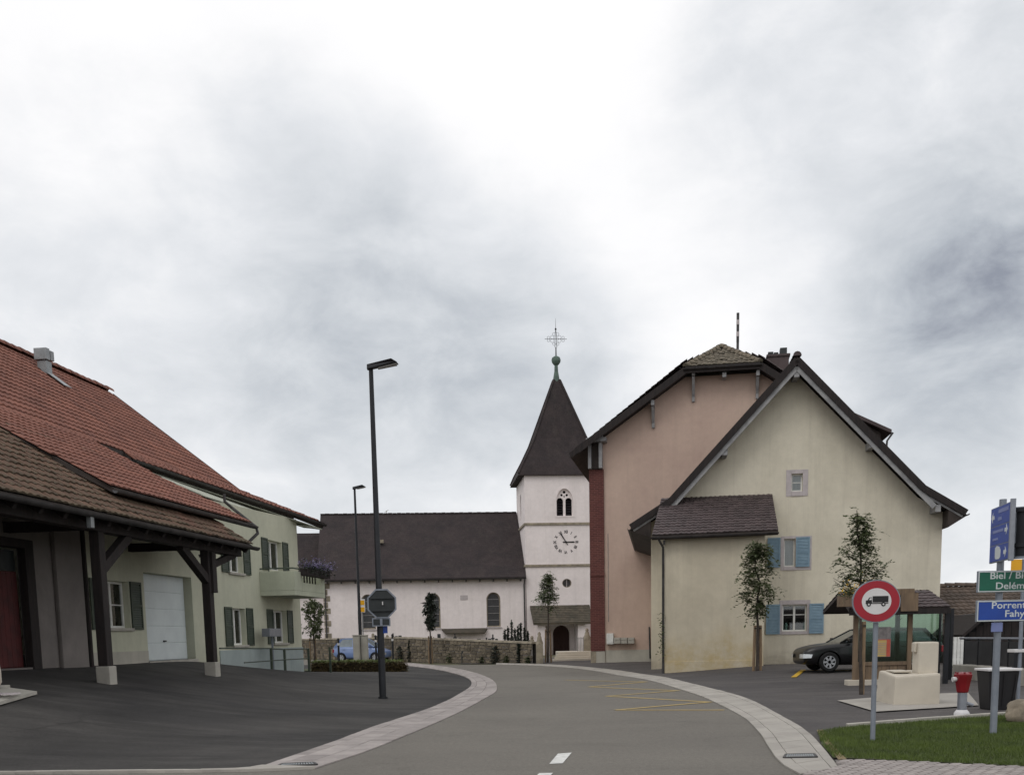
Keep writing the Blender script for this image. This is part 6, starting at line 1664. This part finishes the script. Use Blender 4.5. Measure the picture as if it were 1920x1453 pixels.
# second post further back with its yellow plate
b = P(1908, 1320, 20.5); t2 = thing('bus_stop_pole', 'slim grey pole with a yellow plate behind the direction signs', 'bus stop sign', Fr((b.x, b.y, 0)))
q = lambda x, y: Vector((P(x, y, 20.5).x-b.x, 0, P(x, y, 20.5).z))
MB().tube([(0, 0, 0), (0, 0, q(1908, 1048).z)], .036, 10).build('pole', M['steel_pole'], t2, smooth=True)
a_, c_ = q(1894, 1049), q(1913, 1070); MB().box((a_.x, -.06, c_.z-.1), (c_.x, -.04, a_.z)).build('plate', M['sign_yellow'], t2, bevel=.004)
a_, c_ = q(1900, 1217), q(1935, 1222); MB().box((a_.x, -.05, c_.z), (c_.x, .25, a_.z)).build('shelf', M['sign_white'], t2, bevel=.006)
MB().box((q(1900, 1222).x+.02, .0, 0), (q(1906, 1222).x+.02, .06, q(1908, 1225).z)).build('leg', M['dark_metal'], t2)

# ------------------------------------------------------------------ cars
def car(fr, label, paint, L, hw, hood, roof_h, wr, wheels, st, gh, group=None, estate=True, glass='car_glass_opaque'):
    """st: stations (x, z_bottom, z_shoulder, half width); gh: greenhouse outline (base rear, base front, roof rear, roof front)"""
    t = thing('parked_car', label, 'car', fr, group)
    sec = lambda x, zb, zt, w: [(x, 0, zb), (x, w*.80, zb), (x, w*.955, zb+.07), (x, w, zb+(zt-zb)*.42), (x, w*.985, zb+(zt-zb)*.70), (x, w*.955, zt-.035), (x, w*.86, zt), (x, w*.45, zt+.018), (x, 0, zt+.022)]
    rows = []
    for s in st:
        h = sec(*s); rows.append(h + [(x, -y, z) for x, y, z in h[-2:0:-1]])
    n = len(rows[0]); vs = [p for r in rows for p in r]; fs = []
    for j in range(len(rows)-1):
        for i in range(n): fs.append((j*n+i, j*n+(i+1) % n, (j+1)*n+(i+1) % n, (j+1)*n+i))
    fs += [tuple(range(n)), tuple(range((len(rows)-1)*n, len(rows)*n))]
    bm = bmesh.new(); bv = [bm.verts.new(v) for v in vs]
    for f in fs: bm.faces.new([bv[i] for i in f])
    bmesh.ops.recalc_face_normals(bm, faces=bm.faces)
    me = bpy.data.meshes.new('body'); bm.to_mesh(me); bm.free(); me.materials.append(M[paint])
    body = bpy.data.objects.new('body', me); COL.objects.link(body); body.parent = t
    cut = MB()
    for x in wheels:
        for s in (1, -1): cut.cyl((x, s*(hw-.26), wr), (x, s*(hw+.2), wr), wr*1.17, n=28)
    cme = cut.mesh('arch_cutter', None); co = bpy.data.objects.new('arch_cutter', cme); COL.objects.link(co); co.matrix_world = t.matrix_basis
    sub = body.modifiers.new('s', 'SUBSURF'); sub.levels = 2; sub.render_levels = 2
    co.parent = t; co.matrix_world = Matrix.Identity(4); co.matrix_basis = Matrix.Identity(4)
    bo = body.modifiers.new('b', 'BOOLEAN'); bo.object = co; bo.operation = 'DIFFERENCE'; bo.solver = 'EXACT'
    dg = bpy.context.evaluated_depsgraph_get(); dg.update()
    nm = bpy.data.meshes.new_from_object(body.evaluated_get(dg)); body.modifiers.clear(); body.data = nm; nm.name = 'body'
    nm.materials.clear(); nm.materials.append(M[paint])
    nm.polygons.foreach_set('use_smooth', [True]*len(nm.polygons))
    try: nm.set_sharp_from_angle(angle=rad(40))
    except Exception: pass
    bpy.data.objects.remove(co)
    # greenhouse: glass block, roof skin, pillars
    (br, bf, rr, rf), zb, zt = gh
    wb, wt_ = hw*.86, hw*.66
    k = .06
    side = [(br, zb), (bf, zb), (rf, zt), (rf-.15, zt+.035), ((rr+rf)/2, zt+.055), (rr+.2, zt+.03), (rr, zt)]
    def yy(z): return wb+(wt_-wb)*min(1, (z-zb)/(zt-zb))
    g = [(x, yy(z)-.012, z) for x, z in side]; g2 = [(x, -y, z) for x, y, z in g]; m_ = len(side)
    MB().add(g+g2, [tuple(range(m_)), tuple(range(m_, 2*m_))[::-1]] + [(i, (i+1) % m_, (i+1) % m_+m_, i+m_) for i in range(m_)]).build('windows', M[glass], t)
    rv = []
    nx, ny = 9, 8
    for i in range(nx+1):
        x = rr+(rf-rr)*i/nx
        for j in range(ny+1):
            v = -1+2*j/ny; z = zt+.07*(1-v**4)*(1-(2*i/nx-1)**2*.5)+.005
            rv.append((x, v*(wt_+.012), z))
    MB().add(rv + [(x, y, z-.05) for x, y, z in rv], [(i*(ny+1)+j, i*(ny+1)+j+1, (i+1)*(ny+1)+j+1, (i+1)*(ny+1)+j) for i in range(nx) for j in range(ny)] + [((ny+1)*(nx+1)+i*(ny+1), i*(ny+1), (i+1)*(ny+1), (ny+1)*(nx+1)+(i+1)*(ny+1)) for i in range(nx)] + [((ny+1)*(nx+1)+i*(ny+1)+ny, i*(ny+1)+ny, (i+1)*(ny+1)+ny, (ny+1)*(nx+1)+(i+1)*(ny+1)+ny) for i in range(nx)]).build('roof', M[paint], t, smooth=True)
    pl = MB()
    for s in (1, -1):
        A = lambda x, z: Vector((x, s*(yy(z)+.004), z))
        pl.beam(A(bf-.02, zb), A(rf-.02, zt), .05, .06); pl.beam(A(br+.06, zb), A(rr+.06, zt), .05, .13)
        mx_ = bf-(bf-rf)*.5-.95; pl.beam(A(mx_, zb), A(mx_-.05, zt), .05, .07)
        if estate: pl.beam(A(mx_-.98, zb), A(mx_-.92, zt), .05, .07)
        pl.beam(A(br, zb), A(bf, zb), .05, .04); pl.beam(A(rr, zt), A(rf, zt), .05, .04)
    pl.build('pillars', M[paint], t)
    for x in wheels:
        for s in (1, -1):
            y0 = s*(hw-.20); y1 = s*(hw-.015)
            w = MB(); pr_ = [(wr*.62, 0), (wr*.9, 0), (wr, .18), (wr, .82), (wr*.9, 1.0), (wr*.64, 1.0), (wr*.62, .8)]
            vs = []; n = 28
            for r, q in pr_: vs += [(x+r*math.cos(2*math.pi*i/n), y0+(y1-y0)*q, wr+r*math.sin(2*math.pi*i/n)) for i in range(n)]
            w.add(vs, [(j*n+i, j*n+(i+1) % n, (j+1)*n+(i+1) % n, (j+1)*n+i) for j in range(len(pr_)-1) for i in range(n)])
            wo = w.build('wheel', M['tyre'], t, smooth=True)
            MB().cyl((x, y0, wr), (x, y0+(y1-y0)*.3, wr), wr*.63, n=24).build('brake_disc', M['black'], wo)
            r = MB()
            for i in range(7):
                a = 2*math.pi*i/7; yc = y0+(y1-y0)*.9
                r.beam((x, yc, wr), (x+wr*.62*math.cos(a), yc, wr+wr*.62*math.sin(a)), wr*.2, .03, up=(0, 1, 0))
            r.cyl((x, y0+(y1-y0)*.82, wr), (x, y0+(y1-y0)*.96, wr), wr*.18, n=14)
            nn_ = 28; vs = []
            for rr_, q in ((wr*.66, .98), (wr*.58, .98), (wr*.57, .6), (wr*.66, .6)): vs += [(x+rr_*math.cos(2*math.pi*i/nn_), y0+(y1-y0)*q, wr+rr_*math.sin(2*math.pi*i/nn_)) for i in range(nn_)]
            r.add(vs, [(j*nn_+i, j*nn_+(i+1) % nn_, ((j+1) % 4)*nn_+(i+1) % nn_, ((j+1) % 4)*nn_+i) for j in range(4) for i in range(nn_)])
            r.build('rim', M['rim'], wo)
    f = st[-1]; fx_ = st[-2][0]
    for s in (1, -1):
        z = f[2]-.10
        MB().add([(fx_-.16, s*hw*.935, z-.06), (fx_+.075, s*hw*.80, z-.07), (fx_+.10, s*hw*.46, z-.07), (fx_+.095, s*hw*.46, z+.055), (fx_+.055, s*hw*.80, z+.065), (fx_-.20, s*hw*.935, z+.05)], [(0, 1, 4, 5), (1, 2, 3, 4)]).build('headlight', M['headlamp'], t)
        x = bf-.28; MB().box((x-.06, s*(hw*.93), zb+.02), (x+.08, s*(hw+.16), zb+.15)).build('mirror', M[paint], t, bevel=.03)
        for hx in (bf-.95, bf-1.95): MB().box((hx-.10, s*hw*.975, zb-.14), (hx+.08, s*(hw+.022), zb-.115)).build('door_handle', M[paint], t, bevel=.006)
        rz_ = st[0]; MB().box((rz_[0]-.01, s*hw*.6, rz_[2]-.25), (rz_[0]+.12, s*hw*.88, rz_[2]-.05)).build('tail_light', M['red_paint'], t, bevel=.02)
    return t
wc = P(1557, 1243, 33.4); wr2 = P(1718, 1241, 33.4)
cw = ((wc.x+wr2.x)/2); z0 = H(cw, 33.4)
BCF = Fr((cw, 33.4+.86, z0+.01), math.pi)
bst = [(-2.25, .42, .80, .66), (-2.20, .34, .88, .74), (-1.95, .24, .90, .82), (-1.35, .20, .92, .86), (-.4, .19, .915, .87), (.5, .19, .90, .87), (1.0, .19, .89, .865), (1.5, .20, .84, .85), (1.86, .21, .77, .81), (2.08, .23, .69, .74), (2.14, .27, .60, .66)]
bc = car(BCF, 'black estate car parked before the cream house behind the bus shelter', 'car_black', 4.7, .87, .9, 1.3, .305, (1.36, -1.36), bst, ((-2.02, 1.02, -1.70, .30), .885, 1.27))
MB().tube([(-.9, 0, 1.3), (-1.15, 0, 1.62)], .008, 5).build('aerial', M['black'], bc)
BL = P(680, 1230, 66.5); z0 = H(BL.x, 66.5)
BLF = Fr((P(681, 1230, 66.5).x, 66.5, z0+.02), -rad(16))
sst = [(-1.72, .45, .85, .62), (-1.68, .34, .92, .72), (-1.4, .24, .95, .79), (-.8, .2, .95, .81), (0, .19, .93, .82), (.6, .19, .91, .815), (.95, .2, .88, .81), (1.3, .21, .80, .78), (1.6, .24, .70, .70), (1.70, .3, .60, .60)]
car(BLF, 'small light blue car parked before the churchyard wall', 'car_blue', 3.45, .82, .9, 1.45, .28, (1.12, -1.12), sst, ((-1.62, 1.05, -1.2, .15), .92, 1.42), estate=False, glass='car_glass_pale')

# ------------------------------------------------------------------ bus shelter
SHY = 28.6
b0, b1_ = P(1602, 1287, SHY), P(1705, 1287, SHY)
SHF = Fr((b0.x, SHY, H(b0.x, SHY)), -rad(2))
sh = thing('bus_shelter', 'wooden bus shelter with glazed side and brown tiled roof', 'bus shelter', SHF)
sx_ = lambda x, y, v=0.0: SHF.px(x, y, 1, v)
zp = sx_(1605, 1117).z; wd_ = sx_(1705, 1200).x; wall_w = sx_(1775, 1200).x
for i, x in enumerate((0.0, wd_)):
    p = MB().box((x-.06, -.06, .08 if i == 0 else .0), (x+.06, .06, zp)).build('post', M['timber_new'], sh, bevel=.008)
MB().box((-.22, -.2, -.1), (.75, .2, .12)).build('plinth', M['concrete'], sh, bevel=.02)
zs0, zs1 = sx_(1650, 1247).z, sx_(1650, 1240).z
MB().box((.062, -.05, zs0), (wd_-.062, .05, zs1)).build('sill_beam', M['timber_new'], sh, bevel=.006)
for i in range(6):
    x0 = .07+i*(wd_-.14)/6; MB().box((x0, -.02, .10), (x0+(wd_-.14)/6-.012, .02, zs0-.002)).build('board', M['timber_new'], sh, bevel=.005)
MB().box((.062, -.006, zs1+.002), (wd_-.062, .006, zp-.12)).build('glass_panel', M['shelter_glass'], sh)
MB().box((-.3, -.09, zp), (wall_w*.62, .09, zp+.16)).build('front_beam', M['timber_new'], sh, bevel=.008)
MB().box((wd_-.26, .3, .0), (wd_-.16, .4, zp)).build('inner_post', M['timber_dark'], sh)
rx0, rx1 = sx_(1592, 1130, -.35).x, sx_(1782, 1130, -.35).x
re, rt2 = sx_(1740, 1139, -.35).z, sx_(1740, 1108, 1.0).z
q = [Vector((rx0, -.35, re)), Vector((rx1, -.35, re)), Vector((rx1-.1, 1.0, rt2)), Vector((rx0+.1, 1.0, rt2))]
q2 = [q[3], q[2], Vector((rx1, 2.3, re)), Vector((rx0, 2.3, re))]
MB().prism(q, (0, 0, -.08)).build('roof', M['under'], sh); MB().prism(q2, (0, 0, -.08)).build('roof', M['under'], sh)
pieces('roof_tile', 'roof_tiles', fv, ff, tile_grid(*q, .19, .26, off=.008), M['tile_dark'], sh, SHF, 260)
bulk('back_tiles', fv, ff, tile_grid(q2[2], q2[3], q2[0], q2[1], .19, .26, off=.008), M['tile_dark'], sh)
MB().box((rx0, -.40, re-.16), (rx1, -.37, re-.02)).build('fascia', M['timber_dark'], sh)
MB().box((sx_(1690, 1118, -.43).x, -.44, re-.08), (sx_(1722, 1118, -.43).x, -.402, sx_(1700, 1112, -.43).z)).build('fascia_board', M['timber_new'], sh)
for x0, x1, v in ((1767, 1776, -.2), (1757, 1760, 1.7), (1777, 1783, 1.5)):
    a = sx_(x0, 1290, v); b = sx_(x1, 1290, v); MB().box((a.x, v-.04, -.1), (b.x, v+.04, re)).build('steel_column', M['dark_metal'], sh, bevel=.006)
MB().box((sx_(1768, 1165, 2.0).x-.9, 2.02, .5), (sx_(1768, 1165, 2.0).x, 2.03, re-.1)).build('glass_panel', M['shelter_glass'], sh)
ttb = thing('timetable_case', 'bus timetable case with grey, yellow and orange sheets on the shelter glass', 'notice board', Fr(SHF.w((sx_(1657, 1200, -.1).x, -.1, sx_(1657, 1231, -.1).z)), SHF.a))
hw_ = .185; hz_ = sx_(1657, 1175, -.1).z-sx_(1657, 1231, -.1).z
MB().box((-hw_, 0, 0), (hw_, .05, hz_)).build('case', M['timber_grey'], ttb, bevel=.005)
MB().box((-hw_+.01, -.006, hz_*.58), (hw_-.01, -.001, hz_-.01)).build('sheet', M['poster_grey'], ttb); MB().box((-hw_+.01, -.006, .01), (hw_*.38, -.001, hz_*.56)).build('sheet', M['poster_yellow'], ttb); MB().box((hw_*.42, -.006, .01), (hw_-.01, -.001, hz_*.56)).build('sheet', M['poster_orange'], ttb)
for k in range(7): MB().box((-hw_+.03, -.009, hz_*(.08+.06*k)), (hw_*.30, -.0065, hz_*(.095+.06*k))).build('print_line', M['timber_grey'], ttb)
MB().box((-hw_, -.008, hz_*.56), (hw_, -.0065, hz_*.585)).build('divider', M['poster_orange'], ttb)
MB().box((-hw_+.02, .05, -.3), (-hw_+.06, .09, hz_)).build('bracket', M['timber_dark'], ttb)
a = sx_(1572, 1117, -.55); b = sx_(1600, 1137, -.55)
fbx = thing('flower_box', 'brown flower box with yellow flowers at the left end of the shelter roof', 'flower box', Fr(SHF.w((a.x, -.55, b.z)), SHF.a))
MB().box((0, -.1, 0), (b.x-a.x, .14, a.z-b.z)).build('box', M['timber_new'], fbx, bevel=.01)
fw_ = b.x-a.x+.55
leafblob('foliage', M['leaf'], fbx, 160, lambda: ((random.uniform(0, fw_), random.gauss(.02, .08), a.z-b.z+abs(random.gauss(.05, .1))), random.random()), .10)
leafblob('blossom', M['flower_y'], fbx, 170, lambda: ((random.uniform(.05, fw_), random.gauss(-.03, .08), a.z-b.z+abs(random.gauss(.16, .16))), random.random()), .085)

# ------------------------------------------------------------------ fountain, hydrant, bin, boulder
FA, FB = Gr(1652, 1318), Gr(1762, 1318)
FNY = Gr(1675, 1321).y
FNF = Fr((P(1675, 1321, FNY).x, FNY, H(FA.x, FNY)), -rad(6))
fn = thing('fountain', 'pale concrete fountain block with an upright slab at its end', 'fountain', FNF)
fp_ = lambda x, y, v=0.0: FNF.px(x, y, 1, v)
fw = fp_(1763, 1300).x; fz = fp_(1685, 1268).z; fz2 = fp_(1740, 1262).z
fd = 1.35
# trough body with a sloped, rounded shoulder
o_ = [(-.03, -.04, 0), (fw+.01, -.04, 0), (fw, fd, 0), (-.08, fd, 0)]
bm_ = MB(); bm_.add([(0, 0, -.06), (fw, 0, -.06), (fw, fd, -.06), (-.05, fd, -.06), (0.02, .0, fz), (fw, 0, fz2), (fw, fd, fz2+.02), (.02, fd, fz2+.02)], [(0, 3, 2, 1), (4, 5, 6, 7), (0, 1, 5, 4), (1, 2, 6, 5), (2, 3, 7, 6), (3, 0, 4, 7)])
bm_.build('basin', M['concrete'], fn, bevel=.04)
MB().box((.12, .5, fz2+.0), (fw*.52, fd-.14, fz2+.035)).build('water_trough', M['concrete'], fn, bevel=.02)
u0_, u1_ = fp_(1721, 1230, .35).x, fp_(1759, 1230, .35).x; uz = fp_(1740, 1203, .35).z
MB().box((u0_, .3, fz2-.03), (u1_, .78, uz)).build('upright_slab', M['concrete'], fn, bevel=.035)
MB().box((u0_-.05, .42, uz-.2), (u0_-.002, .66, uz-.01)).build('spout_block', M['concrete'], fn, bevel=.02)
b = Gr(1803, 1341); HY = Fr((b.x, b.y, b.z)); k = b.y/FOC
hyd = thing('fire_hydrant', 'red topped steel fire hydrant beside the fountain', 'hydrant', HY)
zz = lambda y: (1341-y)*k
MB().lathe([(14*k, -.05), (14*k, zz(1336)), (12*k, zz(1333)), (9.5*k, zz(1330))], n=18).build('flange', M['sign_white'], hyd, smooth=True)
MB().lathe([(8.6*k, zz(1333)), (8.6*k, zz(1296))], n=18).build('barrel', M['steel'], hyd, smooth=True)
hd_ = MB().lathe([(9.5*k, zz(1298)), (11*k, zz(1296)), (14*k, zz(1280)), (17*k, zz(1267)), (17.5*k, zz(1264)), (14*k, zz(1261.5)), (6*k, zz(1260)), (2*k, zz(1259.5))], n=8).build('head', M['red_paint'], hyd, bevel=.004)
for i in range(6):
    a = i*math.pi/3+.3; MB().cyl((13.5*k*math.cos(a), 13.5*k*math.sin(a), zz(1264)), (13.5*k*math.cos(a), 13.5*k*math.sin(a), zz(1259.5)), 2*k, n=6).build('bolt', M['red_paint'], hd_)
MB().cyl((-12*k, -.02, zz(1272)), (-21*k, -.03, zz(1273)), 4*k, 4.6*k, 12).build('outlet_cap', M['sign_white'], hyd); MB().cyl((9*k, 0, zz(1318)), (20*k, -.02, zz(1322)), 3.4*k, 3*k, 10).build('outlet_cap', M['steel'], hyd)
b = Gr(1868, 1327); BF = Fr((b.x, b.y, b.z)); k = b.y/FOC
bn = thing('litter_bin', 'dark tapered litter bin with a pale rim behind the sign post', 'litter bin', BF)
q = lambda x, y: ((x-1868)*k, (1327-y)*k)
w0, w1_, hb_ = 22*k, 28*k, 70*k
MB().add([(-w0, -w0, -.02), (w0, -w0, -.02), (w0, w0, -.02), (-w0, w0, -.02), (-w1_, -w1_, hb_), (w1_, -w1_, hb_), (w1_, w1_, hb_), (-w1_, w1_, hb_)], [(0, 3, 2, 1), (4, 5, 6, 7), (0, 1, 5, 4), (1, 2, 6, 5), (2, 3, 7, 6), (3, 0, 4, 7)]).build('body', M['bin'], bn, bevel=.02)
MB().box((-w1_-.03, -w1_-.03, hb_+.001), (w1_+.03, w1_+.03, hb_+.045)).build('rim', M['sign_white'], bn, bevel=.012)
for sx2 in (-.5, 0, .5): MB().beam((w0*2*sx2*.8, -w0-.012, .04), (w1_*2*sx2*.8, -w1_-.012, hb_-.05), .02, .02).build('rib', M['bin'], bn)
def boulder(px, py, w, h, label, seed, mt='boulder', flat=1.0):
    b = Gr(px, py); t = thing('boulder', label, 'boulder', Fr((b.x, b.y, b.z)))
    bm = bmesh.new(); bmesh.ops.create_icosphere(bm, subdivisions=4, radius=1)
    for v in bm.verts:
        d = 1+.28*mnoise.noise(v.co*1.1+Vector((seed, 0, 0)))+.12*mnoise.noise(v.co*2.7+Vector((seed, 4, 0)))+.04*mnoise.noise(v.co*8)
        v.co *= d; v.co.x *= w; v.co.y *= w*.8; v.co.z = max(-.15, v.co.z*h+h*.55)
    me = bpy.data.meshes.new('rock'); bm.to_mesh(me); bm.free(); me.materials.append(M[mt]); me.polygons.foreach_set('use_smooth', [True]*len(me.polygons))
    o = bpy.data.objects.new('rock', me); COL.objects.link(o); o.parent = t
boulder(1925, 1353, .36, .24, 'big pale boulder at the right edge beyond the lawn', 2.3)

# ------------------------------------------------------------------ fence, ramp and house at the far right
fa_, fb_ = P(1808, 1250, 31.0), P(1990, 1275, 25.5)
FNC = Fr((fa_.x, fa_.y, 0), math.atan2(fb_.y-fa_.y, fb_.x-fa_.x)); fl = Vector((fb_.x-fa_.x, fb_.y-fa_.y, 0)).length
fen = thing('panel_fence', 'dark panel fence with a pale top rail behind the litter bin', 'fence', FNC)
zt = (FNC.px(1806, 1197, 1, 0)).z; zb_ = FNC.px(1808, 1243, 1, 0).z; zt2 = FNC.px(1918, 1206, 1, 0).z
for i in range(6):
    x0, x1 = fl*i/6, fl*(i+1)/6; MB().box((x0+.02, -.02, zb_-.02), (x1-.02, .02, zt-.07)).build('panel', M['render_dark'], fen, bevel=.004)
    MB().box((x0-.02, -.035, zb_-.3), (x0+.02, .035, zt)).build('post', M['dark_metal'], fen)
MB().tube([(-.35, 0, zt+.01), (fl, 0, zt+.01)], .032, 8).build('top_rail', M['steel'], fen)
MB().box((-.1, -.3, -.3), (fl, .3, zb_-.03)).build('plinth', M['concrete_grey'], fen, bevel=.02)
# white slatted fence
a, b = P(1773, 1246, 36.0), P(1806, 1246, 36.0)
WF = Fr((a.x, 36.0, H(a.x, 36)), 0); k = 36.0/FOC
wfen = thing('slat_fence', 'short white slatted fence beyond the bus shelter', 'fence', WF)
zt = P(1790, 1194, 36).z-WF.o.z; wdt = b.x-a.x
for i in range(5): MB().box((wdt*i/5+.008, -.015, .02), (wdt*(i+1)/5-.008, .015, zt)).build('slat', M['white_paint'], wfen, bevel=.004)
for z in (.2, zt-.2): MB().box((-.04, .016, z), (wdt+.04, .05, z+.08)).build('rail', M['white_paint'], wfen)
# low kerb block by the slatted fence
# brown roofed house
BH = P(1765, 1184, 44.0); BHF = Fr((BH.x, 44.0, 0), -rad(3))
bh = thing('brown_roof_house', 'low house with a broad brown tiled roof beyond the slatted fence', 'house', BHF)
hp = lambda x, y, v=0.0: BHF.px(x, y, 1, v)
ez_ = hp(1800, 1185, -.4).z; rz_ = hp(1800, 1100, 3.6).z; hx = hp(2010, 1150).x; x0 = hp(1742, 1150).x; xv_ = hp(1812, 1183, -.4).x; xr = hp(1838, 1140, 1.5).x
MB().box((x0+.3, 0, -.2), (xv_, .4, ez_-.05)).build('wall', M['cream'], bh)
rq_ = [Vector((x0, -.4, ez_)), Vector((xv_, -.4, ez_)), Vector((hx, 3.0, rz_-.35)), Vector((hx, 3.6, rz_)), Vector((x0+.2, 3.6, rz_))]
MB().prism([rq_[0], rq_[1], Vector((hx+2, -.4, ez_)), Vector((hx+2, 3.6, rz_)), Vector((x0+.1, 3.6, rz_))], (0, 0, -.12)).build('roof', M['under'], bh)
bulk('roof_tiles', bv_, bf_, tile_grid(Vector((x0, -.4, ez_)), Vector((hx+2, -.4, ez_)), Vector((hx+2, 3.6, rz_)), Vector((x0+.1, 3.6, rz_)), .24, .33, off=.01), M['tile_brown'], bh)
MB().prism([(x0, 3.6, rz_), (hx+2, 3.6, rz_), (hx+2, 8, ez_), (x0, 8, ez_)], (0, 0, -.12)).build('roof', M['tile_brown'], bh)
ridge_caps('ridge_tile', (x0+.1, 3.6, rz_+.03), (hx+1.8, 3.6, rz_+.03), M['tile_brown'], bh)
MB().box((x0+.3, .402, -.2), (hx+1.6, 7.6, ez_-.1)).build('back_wall', M['cream'], bh)
# dark timber shed whose gable stands before that roof
sa = P(1806, 1190, 38.0); SDF = Fr((sa.x, 38.0, 0), -rad(5))
shd = thing('dark_shed', 'dark boarded shed with a sloping roof behind the panel fence', 'shed', SDF)
sp_ = lambda x, y, v=0.0: SDF.px(x, y, 1, v)
g = [sp_(1812, 1240), sp_(2000, 1240), sp_(2000, 1140), sp_(1845, 1158), sp_(1812, 1186)]
MB().prism([Vector((p.x, 0, p.z if i > 1 else -.2)) for i, p in enumerate(g)], (0, 3.5, 0)).build('wall', M['black'], shd)
for i in range(16):
    xx = g[0].x+.05+i*.24; zt_ = min(g[4].z+(xx-g[4].x)*(g[3].z-g[4].z)/(g[3].x-g[4].x), g[3].z+.02)-.05
    MB().box((xx, -.02, -.1), (xx+.225, -.002, zt_)).build('board', M['timber_dark'], shd, bevel=.004)
rr_ = MB(); rr_.beam(Vector((g[4].x-.2, 1.6, g[4].z-.1)), Vector((g[3].x, 1.6, g[3].z+.08)), 3.8, .09, up=(0, 0, 1)); rr_.beam(Vector((g[3].x, 1.6, g[3].z+.08)), Vector((g[2].x, 1.6, g[2].z+.08)), 3.8, .09); rr_.build('roof', M['timber_dark'], shd)
